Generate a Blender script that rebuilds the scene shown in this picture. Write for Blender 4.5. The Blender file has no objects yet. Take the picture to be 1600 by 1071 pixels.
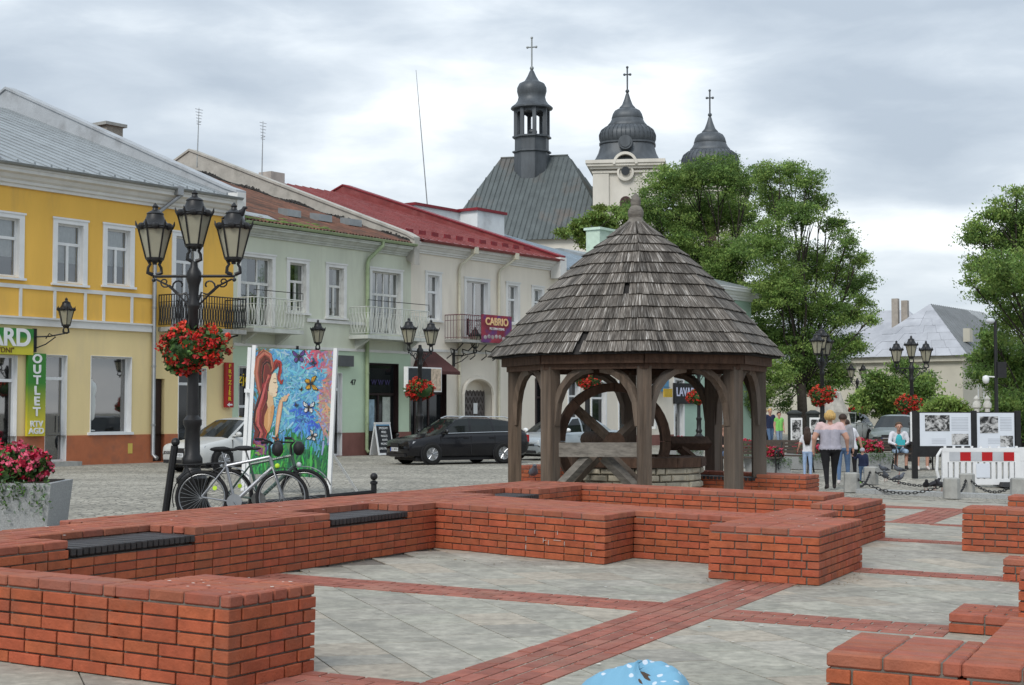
import bpy, bmesh, math, random
import numpy as np
from mathutils import Vector, Matrix
random.seed(7); RNG = np.random.default_rng(11)
SC = bpy.context.scene; COL = SC.collection
R = math.radians; PI = math.pi
# ------------------------------------------------------------------ camera (eye height 1.6 m, 35 mm on APS-C)
FP = 2373.0; EYE = 1.6; TH = math.atan(109.5/FP)
cam = bpy.data.objects.new('camera', bpy.data.cameras.new('camera')); COL.objects.link(cam)
cam.data.sensor_width = 36; cam.data.lens = 36*FP/1600
cam.location = (0, 0, EYE); cam.rotation_euler = (PI/2+TH, 0, 0)
cam.data.clip_start = .05; cam.data.clip_end = 6000
SC.camera = cam
# ------------------------------------------------------------------ overcast daylight
SUN_EL, SUN_AZ = R(42), R(205)          # azimuth clockwise from +Y (behind the camera, a little left)
w = bpy.data.worlds.new('World'); SC.world = w; w.use_nodes = True
nt = w.node_tree; N = nt.nodes; N.clear(); LK = nt.links.new
sky = N.new('ShaderNodeTexSky'); sky.sky_type = 'NISHITA'; sky.sun_disc = False
sky.sun_elevation = SUN_EL; sky.sun_rotation = SUN_AZ
tc = N.new('ShaderNodeTexCoord'); sep = N.new('ShaderNodeSeparateXYZ'); LK(tc.outputs['Generated'], sep.inputs[0])
def mth(nodes, link, op, a, b=None, c=None):
    n = nodes.new('ShaderNodeMath'); n.operation = op
    for i, v in enumerate((a, b, c)):
        if v is None: continue
        if isinstance(v, (int, float)): n.inputs[i].default_value = v
        else: link(v, n.inputs[i])
    return n.outputs[0]
zc = mth(N, LK, 'MAXIMUM', sep.outputs[2], 0.0)
# stratocumulus: flattened billows, finer ones riding on broad ones
def cloud(scale, stretch, seed, det, rough):
    mp = N.new('ShaderNodeMapping'); mp.inputs['Scale'].default_value = stretch; mp.inputs['Location'].default_value = seed; LK(tc.outputs['Generated'], mp.inputs[0])
    n_ = N.new('ShaderNodeTexNoise'); n_.inputs['Scale'].default_value = scale; n_.inputs['Detail'].default_value = det; n_.inputs['Roughness'].default_value = rough; n_.inputs['Distortion'].default_value = .3
    LK(mp.outputs[0], n_.inputs['Vector']); return n_.outputs[0]
c1 = cloud(1., (3.2, 3.2, 10.), (2.9, 6.4, 5.2), 3, .45); c2 = cloud(1., (9, 9, 30.), (1.3, 3.1, .4), 6, .55)
csum = mth(N, LK, 'ADD', mth(N, LK, 'MULTIPLY', c1, .72), mth(N, LK, 'MULTIPLY', c2, .28))
# the deck is thicker overhead and thins out towards the horizon
csum = mth(N, LK, 'ADD', csum, mth(N, LK, 'MULTIPLY_ADD', mth(N, LK, 'MINIMUM', zc, .3), -.44, .022))
rp = N.new('ShaderNodeValToRGB'); LK(csum, rp.inputs[0])
e = rp.color_ramp.elements
e[0].position = .36; e[0].color = (.36, .415, .48, 1); e[1].position = .63; e[1].color = (.87, .89, .90, 1)
m = e.new(.44); m.color = (.45, .505, .565, 1); m = e.new(.51); m.color = (.6, .65, .695, 1); m = e.new(.56); m.color = (.75, .79, .82, 1)
# an overcast sky is about three times as bright overhead as at the horizon
br = mth(N, LK, 'MULTIPLY_ADD', zc, .7, .98)
sc_ = N.new('ShaderNodeVectorMath'); sc_.operation = 'SCALE'; LK(rp.outputs[0], sc_.inputs[0]); LK(br, sc_.inputs['Scale'])
bg1 = N.new('ShaderNodeBackground'); LK(sc_.outputs[0], bg1.inputs[0]); bg1.inputs[1].default_value = .98
bg2 = N.new('ShaderNodeBackground'); LK(sky.outputs[0], bg2.inputs[0]); bg2.inputs[1].default_value = .05
mx = N.new('ShaderNodeMixShader'); mx.inputs[0].default_value = .9; LK(bg2.outputs[0], mx.inputs[1]); LK(bg1.outputs[0], mx.inputs[2])
ow = N.new('ShaderNodeOutputWorld'); LK(mx.outputs[0], ow.inputs[0])
sl = bpy.data.lights.new('sun', 'SUN'); sl.energy = 1.5; sl.angle = R(24); sl.color = (1, .96, .9)
so = bpy.data.objects.new('sun', sl); COL.objects.link(so)
sd = Vector((math.sin(SUN_AZ)*math.cos(SUN_EL), math.cos(SUN_AZ)*math.cos(SUN_EL), math.sin(SUN_EL)))
so.rotation_euler = sd.to_track_quat('Z', 'Y').to_euler(); so.location = (0, 0, 60)
SC.view_settings.view_transform = 'Standard'; SC.view_settings.look = 'None'
SC.view_settings.exposure = .5; SC.view_settings.gamma = 1
# ------------------------------------------------------------------ where things stand
def ray(px, py):
    u = (px-800)/FP; v = (535.5-py)/FP
    return Vector((u, math.cos(TH)-v*math.sin(TH), math.sin(TH)+v*math.cos(TH)))
def clamp(x, a, b): return max(a, min(b, x))
def zg(x, y):                            # the square falls gently to the right
    t = clamp((y-26)/18, 0, 1); t = t*t*(3-2*t)
    return (-.02*clamp(x, -4, 12)+.003*min(y, 26))*(1-t)
def gnd(px, py, h=0.):
    r = ray(px, py); z = 0
    for _ in range(25):
        t = (h+z-EYE)/r.z; z = zg(r.x*t, r.y*t)
    return Vector((r.x*t, r.y*t, z))
def at(px, py, Y):
    r = ray(px, py); t = Y/r.y
    return Vector((r.x*t, Y, EYE+r.z*t))
YAW = R(24.7)
def ab(a, b, h=0., yaw=YAW):             # plan coordinates along / across the old foundations
    x = a*math.sin(yaw)+b*math.cos(yaw); y = a*math.cos(yaw)-b*math.sin(yaw)
    return Vector((x, y, h-.02*x+.003*y))
PN = Vector((.02, -.003, 1)).normalized()
FA = math.atan(1710/FP); FD = Vector((math.sin(FA), math.cos(FA), 0)); FN = Vector((-FD.y, FD.x, 0))
FROT = math.atan2(FD.y, FD.x)
_r = ray(100, 727); FP0 = Vector((_r.x, _r.y, 0))*(-EYE/_r.z)
def fac(px, py, off=0.):                 # pixel -> (metres along the street front, height)
    r = ray(px, py); Q = FP0+FN*off
    t = (Q.x*FD.y-Q.y*FD.x)/(r.x*FD.y-r.y*FD.x)
    p = r*t
    return ((p.x-Q.x)*FD.x+(p.y-Q.y)*FD.y, EYE+p.z)
def fs(px): return fac(px, 600)[0]
def fz(px, py): return fac(px, py)[1]
# ------------------------------------------------------------------ mesh helpers
class MB:
    def __init__(s): s.v = []; s.f = []; s.uv = None
    def add(s, vs, fs_):
        o = len(s.v); s.v += [tuple(v) for v in vs]; s.f += [tuple(i+o for i in f) for f in fs_]; return s
    def box(s, x0, x1, y0, y1, z0, z1):
        return s.add([(x0,y0,z0),(x1,y0,z0),(x1,y1,z0),(x0,y1,z0),(x0,y0,z1),(x1,y0,z1),(x1,y1,z1),(x0,y1,z1)],
                     [(3,2,1,0),(4,5,6,7),(0,1,5,4),(1,2,6,5),(2,3,7,6),(3,0,4,7)])
    def quad(s, a, b, c, d): return s.add([a, b, c, d], [(0,1,2,3)])
    def mbox(s, m, sx, sy, sz):
        vs = [m @ Vector((x*sx/2, y*sy/2, z*sz/2)) for z in (-1,1) for y in (-1,1) for x in (-1,1)]
        return s.add(vs, [(2,3,1,0),(4,5,7,6),(0,1,5,4),(1,3,7,5),(3,2,6,7),(2,0,4,6)])
    def prism(s, poly, axis='z', a=0., b=1.):   # poly 2D ccw; axis of extrusion
        n = len(poly)
        def P(p, k): return {'z': (p[0], p[1], k), 'y': (p[0], k, p[1]), 'x': (k, p[0], p[1])}[axis]
        vs = [P(p, a) for p in poly]+[P(p, b) for p in poly]
        fs_ = [tuple(range(n-1, -1, -1)), tuple(range(n, 2*n))]+[(i, (i+1) % n, n+(i+1) % n, n+i) for i in range(n)]
        if axis == 'y': fs_ = [tuple(reversed(f)) for f in fs_]
        return s.add(vs, fs_)
    def hexa(s, b, t):                   # four bottom and four top points
        return s.add(list(b)+list(t), [(3,2,1,0),(4,5,6,7),(0,1,5,4),(1,2,6,5),(2,3,7,6),(3,0,4,7)])
    def tube(s, pts, r, n=6, cap=True, flat=1.):
        pts = [Vector(p) for p in pts]; k = len(pts)
        rs = r if isinstance(r, (list, tuple)) else [r]*k
        o = len(s.v); prev = None
        for i, p in enumerate(pts):
            t = (pts[min(i+1, k-1)]-pts[max(i-1, 0)]); t = t.normalized() if t.length > 1e-9 else Vector((0,0,1))
            if prev is None:
                u = t.cross(Vector((0,0,1)) if abs(t.z) < .9 else Vector((0,1,0))).normalized()
            else:
                u = (prev-t*prev.dot(t)); u = u.normalized() if u.length > 1e-6 else t.orthogonal().normalized()
            prev = u; w_ = t.cross(u)
            for j in range(n):
                a = 2*PI*j/n; s.v.append(tuple(p+u*math.cos(a)*rs[i]+w_*math.sin(a)*rs[i]*flat))
        for i in range(k-1):
            for j in range(n):
                s.f.append((o+i*n+j, o+i*n+(j+1) % n, o+(i+1)*n+(j+1) % n, o+(i+1)*n+j))
        if cap:
            s.f.append(tuple(o+j for j in range(n-1, -1, -1))); s.f.append(tuple(o+(k-1)*n+j for j in range(n)))
        return s
    def lathe(s, prof, n=12, c=(0,0,0), ph=0., ax='z', cap=True):
        o = len(s.v)
        for r, z in prof:
            for j in range(n):
                a = 2*PI*j/n+ph; x, y = r*math.cos(a), r*math.sin(a)
                s.v.append((c[0]+x, c[1]+y, c[2]+z) if ax == 'z' else ((c[0]+x, c[1]+z, c[2]+y) if ax == 'y' else (c[0]+z, c[1]+x, c[2]+y)))
        fl = ax == 'y'
        for i in range(len(prof)-1):
            for j in range(n):
                f = (o+i*n+j, o+i*n+(j+1) % n, o+(i+1)*n+(j+1) % n, o+(i+1)*n+j); s.f.append(tuple(reversed(f)) if fl else f)
        if not cap: return s
        f = tuple(o+j for j in range(n-1, -1, -1)); g = tuple(o+(len(prof)-1)*n+j for j in range(n))
        s.f += [tuple(reversed(f)), tuple(reversed(g))] if fl else [f, g]
        return s
    def ball(s, c, r, n=10, k=6, sq=(1,1,1)):
        o = len(s.v)
        for i in range(1, k):
            a = PI*i/k
            for j in range(n):
                b = 2*PI*j/n; s.v.append((c[0]+r*sq[0]*math.sin(a)*math.cos(b), c[1]+r*sq[1]*math.sin(a)*math.sin(b), c[2]-r*sq[2]*math.cos(a)))
        lo = len(s.v); s.v += [(c[0], c[1], c[2]-r*sq[2]), (c[0], c[1], c[2]+r*sq[2])]
        for i in range(k-2):
            for j in range(n): s.f.append((o+i*n+j, o+i*n+(j+1) % n, o+(i+1)*n+(j+1) % n, o+(i+1)*n+j))
        for j in range(n):
            s.f.append((lo, o+(j+1) % n, o+j)); s.f.append((lo+1, o+(k-2)*n+j, o+(k-2)*n+(j+1) % n))
        return s
    def mesh(s, name, mats, smooth=False, mi=None):
        me = bpy.data.meshes.new(name); me.from_pydata(s.v, [], s.f)
        for m_ in (mats if isinstance(mats, (list, tuple)) else [mats]): me.materials.append(m_)
        if mi is not None: me.polygons.foreach_set('material_index', mi)
        if smooth:
            me.polygons.foreach_set('use_smooth', [True]*len(me.polygons))
            if smooth != 1: me.set_sharp_from_angle(angle=R(smooth))
        if s.uv is not None:
            ul = me.uv_layers.new(name='UVMap'); ul.data.foreach_set('uv', np.array(s.uv, 'f').ravel())
        me.update(); return me
    def build(s, name, mats, parent=None, smooth=False, mi=None, **k):
        return obj(name, s.mesh(name, mats, smooth, mi), parent, **k)
def obj(name, data, parent=None, loc=None, rotz=None, mw=None, kind=None, label=None, cat=None, group=None):
    o = bpy.data.objects.new(name, data); COL.objects.link(o)
    if parent is not None: o.parent = parent
    if loc is not None: o.location = loc
    if rotz is not None: o.rotation_euler = (0, 0, rotz)
    if mw is not None: o.matrix_local = mw
    if kind: o['kind'] = kind
    if label: o['label'] = label
    if cat: o['category'] = cat
    if group: o['group'] = group
    return o
def thing(name, label, cat, loc=(0,0,0), rotz=0, group=None, mw=None):
    o = obj(name, None, None, loc, rotz, None, None, label, cat, group)
    if mw is not None: o.matrix_world = mw
    o.empty_display_size = .2
    return o
def copy_tree(o, parent=None):
    c = o.copy(); COL.objects.link(c); c.parent = parent
    for ch in o.children: copy_tree(ch, c)
    return c
def npmesh(name, verts, faces, mats, smooth=False, mi=None):
    verts = np.asarray(verts, 'f').reshape(-1, 3); faces = np.asarray(faces, 'i'); nf, k = faces.shape
    me = bpy.data.meshes.new(name); me.vertices.add(len(verts)); me.vertices.foreach_set('co', verts.ravel())
    me.loops.add(nf*k); me.loops.foreach_set('vertex_index', faces.ravel())
    me.polygons.add(nf); me.polygons.foreach_set('loop_start', np.arange(0, nf*k, k, dtype='i'))
    for m_ in (mats if isinstance(mats, (list, tuple)) else [mats]): me.materials.append(m_)
    if mi is not None: me.polygons.foreach_set('material_index', np.asarray(mi, 'i'))
    if smooth: me.polygons.foreach_set('use_smooth', [True]*nf)
    me.update(calc_edges=True); me.validate(); return me
def cards(name, P, U, V, mats, mi=None):       # one quad per point: half axes U and V
    P = np.asarray(P, 'f'); U = np.asarray(U, 'f'); V = np.asarray(V, 'f'); n = len(P)
    # diamond leaves: pointed at both ends
    vs = np.stack([P-U, P-V*.55+U*.1, P+U, P+V*.55+U*.1], 1).reshape(-1, 3)
    return npmesh(name, vs, np.arange(4*n).reshape(n, 4), mats, False, mi)
def rdir(n):
    d = RNG.normal(size=(n, 3)); return d/np.linalg.norm(d, axis=1)[:, None]
# ------------------------------------------------------------------ materials
def srgb(r, g, b):
    f = lambda c: c/12.92 if c <= .04045 else ((c+.055)/1.055)**2.4
    return tuple(f(c/255) for c in (r, g, b))
MATS = {}
def M(name, col, rough=.75, var=.12, sc=3., rnd=0., bump=0., bsc=None, metal=0., spec=.3, col2=None, sc2=.6, th2=(.5, .65), stretch=None, alpha=None, emit=0, coat=0, hue=0.):
    m_ = bpy.data.materials.new(name); m_.use_nodes = True; t = m_.node_tree; nd = t.nodes; L = t.links.new
    b = nd['Principled BSDF']; g = nd.new('ShaderNodeNewGeometry')
    pos = g.outputs['Position']
    if stretch:
        mp = nd.new('ShaderNodeMapping'); mp.inputs['Scale'].default_value = stretch; L(pos, mp.inputs[0]); pos = mp.outputs[0]
    def noise(s_, d=6):
        n_ = nd.new('ShaderNodeTexNoise'); n_.inputs['Scale'].default_value = s_; n_.inputs['Detail'].default_value = d
        n_.inputs['Roughness'].default_value = .62; L(pos, n_.inputs['Vector']); return n_.outputs[0]
    def mix(fac, c1, c2):
        x = nd.new('ShaderNodeMix'); x.data_type = 'RGBA'
        L(fac, x.inputs[0])
        for i, c in ((6, c1), (7, c2)):
            if isinstance(c, tuple): x.inputs[i].default_value = (*c[:3], 1)
            else: L(c, x.inputs[i])
        return x.outputs[2]
    def ramp(v, a, b_):
        r_ = nd.new('ShaderNodeMapRange'); r_.inputs[1].default_value = a; r_.inputs[2].default_value = b_; L(v, r_.inputs[0]); return r_.outputs[0]
    c = mix(ramp(noise(sc), .3, .7), tuple(x*(1-var) for x in col), tuple(min(1, x*(1+var)) for x in col))
    if col2: c = mix(ramp(noise(sc2, 8), *th2), c, col2)
    if rnd or hue:
        oi = nd.new('ShaderNodeObjectInfo')
        rr = mth(nd, L, 'FRACT', mth(nd, L, 'ADD', oi.outputs['Random'], g.outputs['Random Per Island']))
        hs = nd.new('ShaderNodeHueSaturation'); L(c, hs.inputs['Color'])
        L(mth(nd, L, 'MULTIPLY_ADD', rr, 2*rnd, 1-rnd), hs.inputs['Value'])
        if hue: L(mth(nd, L, 'MULTIPLY_ADD', mth(nd, L, 'FRACT', mth(nd, L, 'MULTIPLY', rr, 7.3)), 2*hue, .5-hue), hs.inputs['Hue'])
        c = hs.outputs[0]
    L(c, b.inputs['Base Color'])
    b.inputs['Roughness'].default_value = rough; b.inputs['Metallic'].default_value = metal; b.inputs['Specular IOR Level'].default_value = spec
    if coat: b.inputs['Coat Weight'].default_value = coat; b.inputs['Coat Roughness'].default_value = .06
    if bump:
        bp = nd.new('ShaderNodeBump'); bp.inputs['Strength'].default_value = bump; bp.inputs['Distance'].default_value = .02
        L(noise(bsc or sc*6, 5), bp.inputs['Height']); L(bp.outputs[0], b.inputs['Normal'])
    if alpha is not None: b.inputs['Alpha'].default_value = alpha
    if emit: L(c, b.inputs['Emission Color']); b.inputs['Emission Strength'].default_value = emit
    MATS[name] = m_; return m_
def glass_mat(name, tint=(.75, .8, .8), amount=.5, rough=.02):
    m_ = bpy.data.materials.new(name); m_.use_nodes = True; t = m_.node_tree; nd = t.nodes; L = t.links.new
    nd.remove(nd['Principled BSDF']); out = nd['Material Output']
    tr = nd.new('ShaderNodeBsdfTransparent'); tr.inputs[0].default_value = (*tint, 1)
    gl = nd.new('ShaderNodeBsdfGlossy'); gl.inputs['Roughness'].default_value = rough; gl.inputs[0].default_value = (1, 1, 1, 1)
    fr = nd.new('ShaderNodeFresnel'); fr.inputs[0].default_value = 1.5
    f2 = mth(nd, L, 'MULTIPLY_ADD', fr.outputs[0], 1.6, amount*.12)
    mx_ = nd.new('ShaderNodeMixShader'); L(f2, mx_.inputs[0]); L(tr.outputs[0], mx_.inputs[1]); L(gl.outputs[0], mx_.inputs[2]); L(mx_.outputs[0], out.inputs[0])
    return m_
WHITE = M('white_paint', (.72, .73, .73), .55, .06, 2, bump=.05)
WHITED = M('weathered_white_paint', (.62, .62, .59), .7, .16, 4, col2=(.3, .29, .26), sc2=5, th2=(.62, .75))
GLASS = glass_mat('window_glass', (.75, .8, .8), 1.3); 
DARKGLASS = M('dark_glass', (.012, .014, .016), .05, .3, 1, spec=.6)
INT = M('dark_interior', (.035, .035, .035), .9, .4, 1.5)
CURT = M('curtain', (.55, .55, .53), .9, .15, 6)
BLACK = M('black_iron', (.012, .012, .013), .45, .3, 8, spec=.4)
DGREY = M('dark_plastic', (.02, .02, .022), .6, .2, 5)
CONC = M('concrete', (.34, .34, .32), .9, .16, 6, bump=.25, bsc=60, col2=(.22, .22, .21), sc2=2)
GRAN = M('granite_wash', (.33, .34, .34), .85, .3, 55, bump=.4, bsc=90)
SKIN = M('skin', (.48, .27, .2), .55, .06, 12)
# ================================================================== ground, paving, brick foundations
COBBLE = None
def cobble_mat():
    m_ = bpy.data.materials.new('cobbled_street'); m_.use_nodes = True; t = m_.node_tree; nd = t.nodes; L = t.links.new
    b = nd['Principled BSDF']; g = nd.new('ShaderNodeNewGeometry')
    vo = nd.new('ShaderNodeTexVoronoi'); vo.inputs['Scale'].default_value = 7; L(g.outputs['Position'], vo.inputs['Vector'])
    vd = nd.new('ShaderNodeTexVoronoi'); vd.feature = 'DISTANCE_TO_EDGE'; vd.inputs['Scale'].default_value = 7; L(g.outputs['Position'], vd.inputs['Vector'])
    n_ = nd.new('ShaderNodeTexNoise'); n_.inputs['Scale'].default_value = .35; n_.inputs['Detail'].default_value = 8; L(g.outputs['Position'], n_.inputs['Vector'])
    cr = nd.new('ShaderNodeValToRGB'); L(n_.outputs[0], cr.inputs[0])
    cr.color_ramp.elements[0].position = .35; cr.color_ramp.elements[0].color = (.27, .255, .215, 1)
    cr.color_ramp.elements[1].position = .65; cr.color_ramp.elements[1].color = (.40, .375, .315, 1)
    hs = nd.new('ShaderNodeHueSaturation'); L(cr.outputs[0], hs.inputs['Color'])
    sp = nd.new('ShaderNodeSeparateColor'); L(vo.outputs['Color'], sp.inputs[0])
    L(mth(nd, L, 'MULTIPLY_ADD', sp.outputs[0], .5, .75), hs.inputs['Value'])
    jr = nd.new('ShaderNodeMapRange'); jr.inputs[1].default_value = .02; jr.inputs[2].default_value = .09; L(vd.outputs[0], jr.inputs[0])
    mx_ = nd.new('ShaderNodeMix'); mx_.data_type = 'RGBA'; L(jr.outputs[0], mx_.inputs[0]); mx_.inputs[6].default_value = (.13, .125, .11, 1); L(hs.outputs[0], mx_.inputs[7])
    L(mx_.outputs[2], b.inputs['Base Color']); b.inputs['Roughness'].default_value = .85; b.inputs['Specular IOR Level'].default_value = .25
    bp = nd.new('ShaderNodeBump'); bp.inputs['Strength'].default_value = .5; bp.inputs['Distance'].default_value = .02; L(jr.outputs[0], bp.inputs['Height']); L(bp.outputs[0], b.inputs['Normal'])
    return m_
xs = sorted(set([-3000, -900, -300, -120, -60]+list(range(-40, 41, 2))+[60, 120, 300, 900, 3000]))
ys = sorted(set([-3000, -800, -200, -60, -20]+list(range(-10, 62, 2))+[80, 120, 200, 400, 1000, 3000]))
g = MB()
for y in ys:
    for x in xs: g.v.append((x, y, zg(x, y)-.016))
nx = len(xs)
for j in range(len(ys)-1):
    for i in range(nx-1): g.f.append((j*nx+i, j*nx+i+1, (j+1)*nx+i+1, (j+1)*nx+i))
g.build('ground', cobble_mat(), kind='structure', smooth=True)
# ---- boxes kept in a pool: the largest in view become objects, the rest one joined part
MESHC = {}
def brick_mesh(l, d, h, mat, bev=.004):
    k = (round(l, 2), round(d, 2), round(h, 3), mat.name, bev)
    if k not in MESHC:
        bm = bmesh.new(); bmesh.ops.create_cube(bm, size=1)
        for v in bm.verts: v.co = Vector((v.co.x*k[0], v.co.y*k[1], v.co.z*k[2]))
        if bev: bmesh.ops.bevel(bm, geom=bm.edges[:], offset=bev, segments=1, affect='EDGES')
        me = bpy.data.meshes.new('piece'); bm.to_mesh(me); bm.free(); me.materials.append(mat); MESHC[k] = me
    return MESHC[k]
def frame_m(x, y, z, c):
    m_ = Matrix((x, y, z)).transposed().to_4x4(); m_.translation = c; return m_
BRICK = M('red_clinker_brick', (.35, .088, .04), .7, .22, 9, rnd=.13, bump=.4, bsc=45, spec=.25, col2=(.27, .092, .052), sc2=2.4, th2=(.5, .78), hue=.004)
BRICKT = M('dusty_coping_brick', (.315, .10, .06), .78, .2, 8, rnd=.11, bump=.4, bsc=45, spec=.22, col2=(.28, .12, .088), sc2=1.8, th2=(.45, .75), hue=.004)
PAVBR = M('red_paving_brick', (.28, .098, .07), .78, .22, 7, rnd=.16, bump=.25, bsc=60, spec=.3, col2=(.3, .15, .11), sc2=1.6, th2=(.48, .75))
MORTAR = M('mortar', (.16, .145, .125), .95, .25, 14, bump=.4, bsc=80)
SLAB = M('granite_slab', (.325, .307, .257), .72, .3, 11, rnd=.12, bump=.15, bsc=70, spec=.35, col2=(.235, .225, .19), sc2=3.1, th2=(.48, .68), hue=.012)
SLABW = M('warm_granite_slab', (.345, .305, .245), .72, .28, 11, rnd=.1, bump=.15, bsc=70, spec=.35)
COURSES = 7
def face_items(chains, h, yaw, recess=(), courses=COURSES, skip_top=True, P=ab):
    out = []; ch = h/courses
    for pts in chains:
        pts = [tuple(p) for p in pts]; n = len(pts)
        W3 = [P(p[0], p[1], 0, yaw) for p in pts]
        def convex(i):
            if i <= 0 or i >= n-1: return None
            u = W3[i]-W3[i-1]; v = W3[i+1]-W3[i]; return u.cross(v).z > 0
        for i in range(n-1):
            A, B = W3[i], W3[i+1]; L = (B-A).length; t = (B-A).normalized(); o = t.cross(PN).normalized(); up = o.cross(t).normalized()*-1
            if up.z < 0: up = -up
            da = (pts[i+1][0]-pts[i][0])
            for k in range(courses-(1 if skip_top else 0)):
                e0 = .123 if (convex(i) and k % 2) else 0.; e1 = .123 if (convex(i+1) and not k % 2) else 0.
                segs = [(e0, L-e1)]
                for ra0, ra1, ks in recess:
                    if abs(da) < .5 or k not in ks: continue
                    s0 = (ra0-pts[i][0])/da*L; s1 = (ra1-pts[i][0])/da*L; s0, s1 = min(s0, s1), max(s0, s1); ns = []
                    for p, q in segs:
                        if s1 <= p or s0 >= q: ns.append((p, q)); continue
                        if s0 > p: ns.append((p, s0))
                        if s1 < q: ns.append((s1, q))
                    segs = ns
                for p, q in segs:
                    s_ = p; first = .25 if (k % 2 == 0) or (convex(i)) else .12
                    while s_ < q-.02:
                        l = first; first = .25
                        if random.random() < .05: l = .12
                        if q-(s_+l) < .05: l = q-s_
                        if s_+l > q: l = q-s_
                        z = k*ch+ch/2; jit = random.uniform(-.0025, .0025)
                        c = A+t*(s_+l/2)+o*(-.055+jit)+up*z
                        rz = Matrix.Rotation(random.uniform(-.006, .006), 4, 'Z')
                        out.append((frame_m(t, up.cross(t), up, c) @ rz, l-.002, .11, ch-random.uniform(.009, .013), o))
                        s_ += l+.0115
    return out
def top_items(quads, h, yaw, courses=COURSES, P=ab, w=.131, stack=False):
    """quad: p00, p10 (along the rows), p11, p01 in plan coordinates"""
    out = []; ch = h/courses
    for q in quads:
        Q = [P(p[0], p[1], 0, yaw) for p in q]
        nr = max(1, round(((Q[3]-Q[0]).length+(Q[2]-Q[1]).length)/2/w))
        for r_ in range(nr):
            a0 = Q[0].lerp(Q[3], (r_+.5)/nr); a1 = Q[1].lerp(Q[2], (r_+.5)/nr)
            wd = ((Q[3]-Q[0]).length+(Q[2]-Q[1]).length)/2/nr
            L = (a1-a0).length; t = (a1-a0).normalized(); s_ = 0; first = .25 if (r_ % 2 == 0 or stack) else .12
            while s_ < L-.02:
                l = first; first = .25
                if L-(s_+l) < .06: l = L-s_
                z = h-ch/2+random.uniform(-.002, .002)
                c = a0+t*(s_+l/2)+PN*z
                rz = Matrix.Rotation(random.uniform(-.005, .005), 4, 'Z')
                out.append((frame_m(t, PN.cross(t), PN, c) @ rz, l-.004, wd-random.uniform(.011, .018), ch-.011, PN, 1))
                s_ += l+.0075
    return out
def brick_wall(name, label, chains, tops, h=.52, yaw=YAW, recess=(), courses=COURSES, limit=300, cores=None, base=None, stack=False, group='low brick foundation walls'):
    b0 = tops[0][0]; t = thing(name, label, 'wall', ab(*b0, 0, yaw), 0, group)
    inv = Matrix.Translation(-Vector(t.location))
    it = face_items(chains, h, yaw, recess, courses)+top_items(tops, h, yaw, courses, stack=stack)
    it = [(inv @ i[0], *i[1:]) for i in it]
    def wrap(items):
        def sc(i):
            p = i[0].translation+Vector(t.location); v = Vector((0, 0, EYE))-p; d_ = v.length
            s_ = i[1]*max(i[3] if abs(i[4].z) < .5 else i[2], .01)*max(v.normalized().dot(i[4]), .01)/d_**2
            return s_*(.001 if (p.y < 1 or abs(p.x/p.y) > .35) else 1)
        return sorted(items, key=sc, reverse=True)
    it = wrap(it)
    for i in it[:limit]: obj('brick', brick_mesh(i[1], i[2], i[3], BRICKT if len(i) > 5 else BRICK, .008 if len(i) > 5 else .004), t, mw=i[0])
    if len(it) > limit:
        mb = MB(); mi = []
        for i in it[limit:]: mb.mbox(i[0], i[1], i[2], i[3]); mi += [int(len(i) > 5)]*6
        mb.build('brick_rest', [BRICK, BRICKT], t, kind='stuff', mi=mi)
    mb = MB(); hz = h-.0145
    for q in (cores or tops):
        q = q if len(q) == 5 else (*q, hz)
        P4 = [ab(p[0], p[1], 0, yaw)-Vector(t.location) for p in q[:4]]
        if (P4[1]-P4[0]).cross(P4[2]-P4[0]).z < 0: P4.reverse()
        e4 = [(P4[(i+1) % 4]-P4[i]).normalized() for i in range(4)]
        P4 = [P4[i]+e4[i]*.02-e4[i-1]*.02 for i in range(4)]
        mb.hexa([p-PN*.05 for p in P4], [p+PN*q[4] for p in P4])
    mb.build('mortar', MORTAR, t)
    return t
def rect(a0, a1, b0, b1, along='a'):
    return ((a0, b0), (a1, b0), (a1, b1), (a0, b1)) if along == 'a' else ((a0, b0), (a0, b1), (a1, b1), (a1, b0))
LO = (5,); RC = [(9.23, 10.83, LO), (13.05, 14.65, LO)]; RC3 = [(17.35, 18.75, LO)]
hl = .52-.52/7*2
brick_wall('brick_wall', 'long brick foundation wall with three slatted benches let into it',
    [[(6, -8), (15.31, -8)], [(16.98, -8.22), (20.3, -8.25)], [(21, -9.36), (10.7, -9.4), (10.7, -9.05), (6, -9.05)]],
    [rect(6, 10.7, -9.05, -8.5), rect(10.7, 17.35, -9.4, -8.5), rect(17.35, 18.75, -9.39, -8.74), rect(18.75, 21, -9.37, -8.5),
     rect(6, 9.23, -8.5, -8), rect(10.83, 13.05, -8.5, -8), rect(14.65, 16.98, -8.5, -8), rect(16.98, 17.35, -8.5, -8.22), rect(18.75, 21, -8.5, -8.24)],
    recess=RC+RC3,
    cores=[rect(6, 10.7, -9.05, -8.5), rect(10.7, 17.35, -9.4, -8.5), rect(17.35, 18.75, -9.39, -8.74), rect(18.75, 21, -9.37, -8.5),
     rect(6, 9.23, -8.5, -8), rect(10.83, 13.05, -8.5, -8), rect(14.65, 16.98, -8.5, -8), rect(16.98, 17.35, -8.5, -8.22), rect(18.75, 21, -8.5, -8.24),
     (*rect(9.23, 10.83, -8.5, -8), hl), (*rect(13.05, 14.65, -8.5, -8), hl), (*rect(17.35, 18.75, -8.74, -8.23), hl)])
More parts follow.
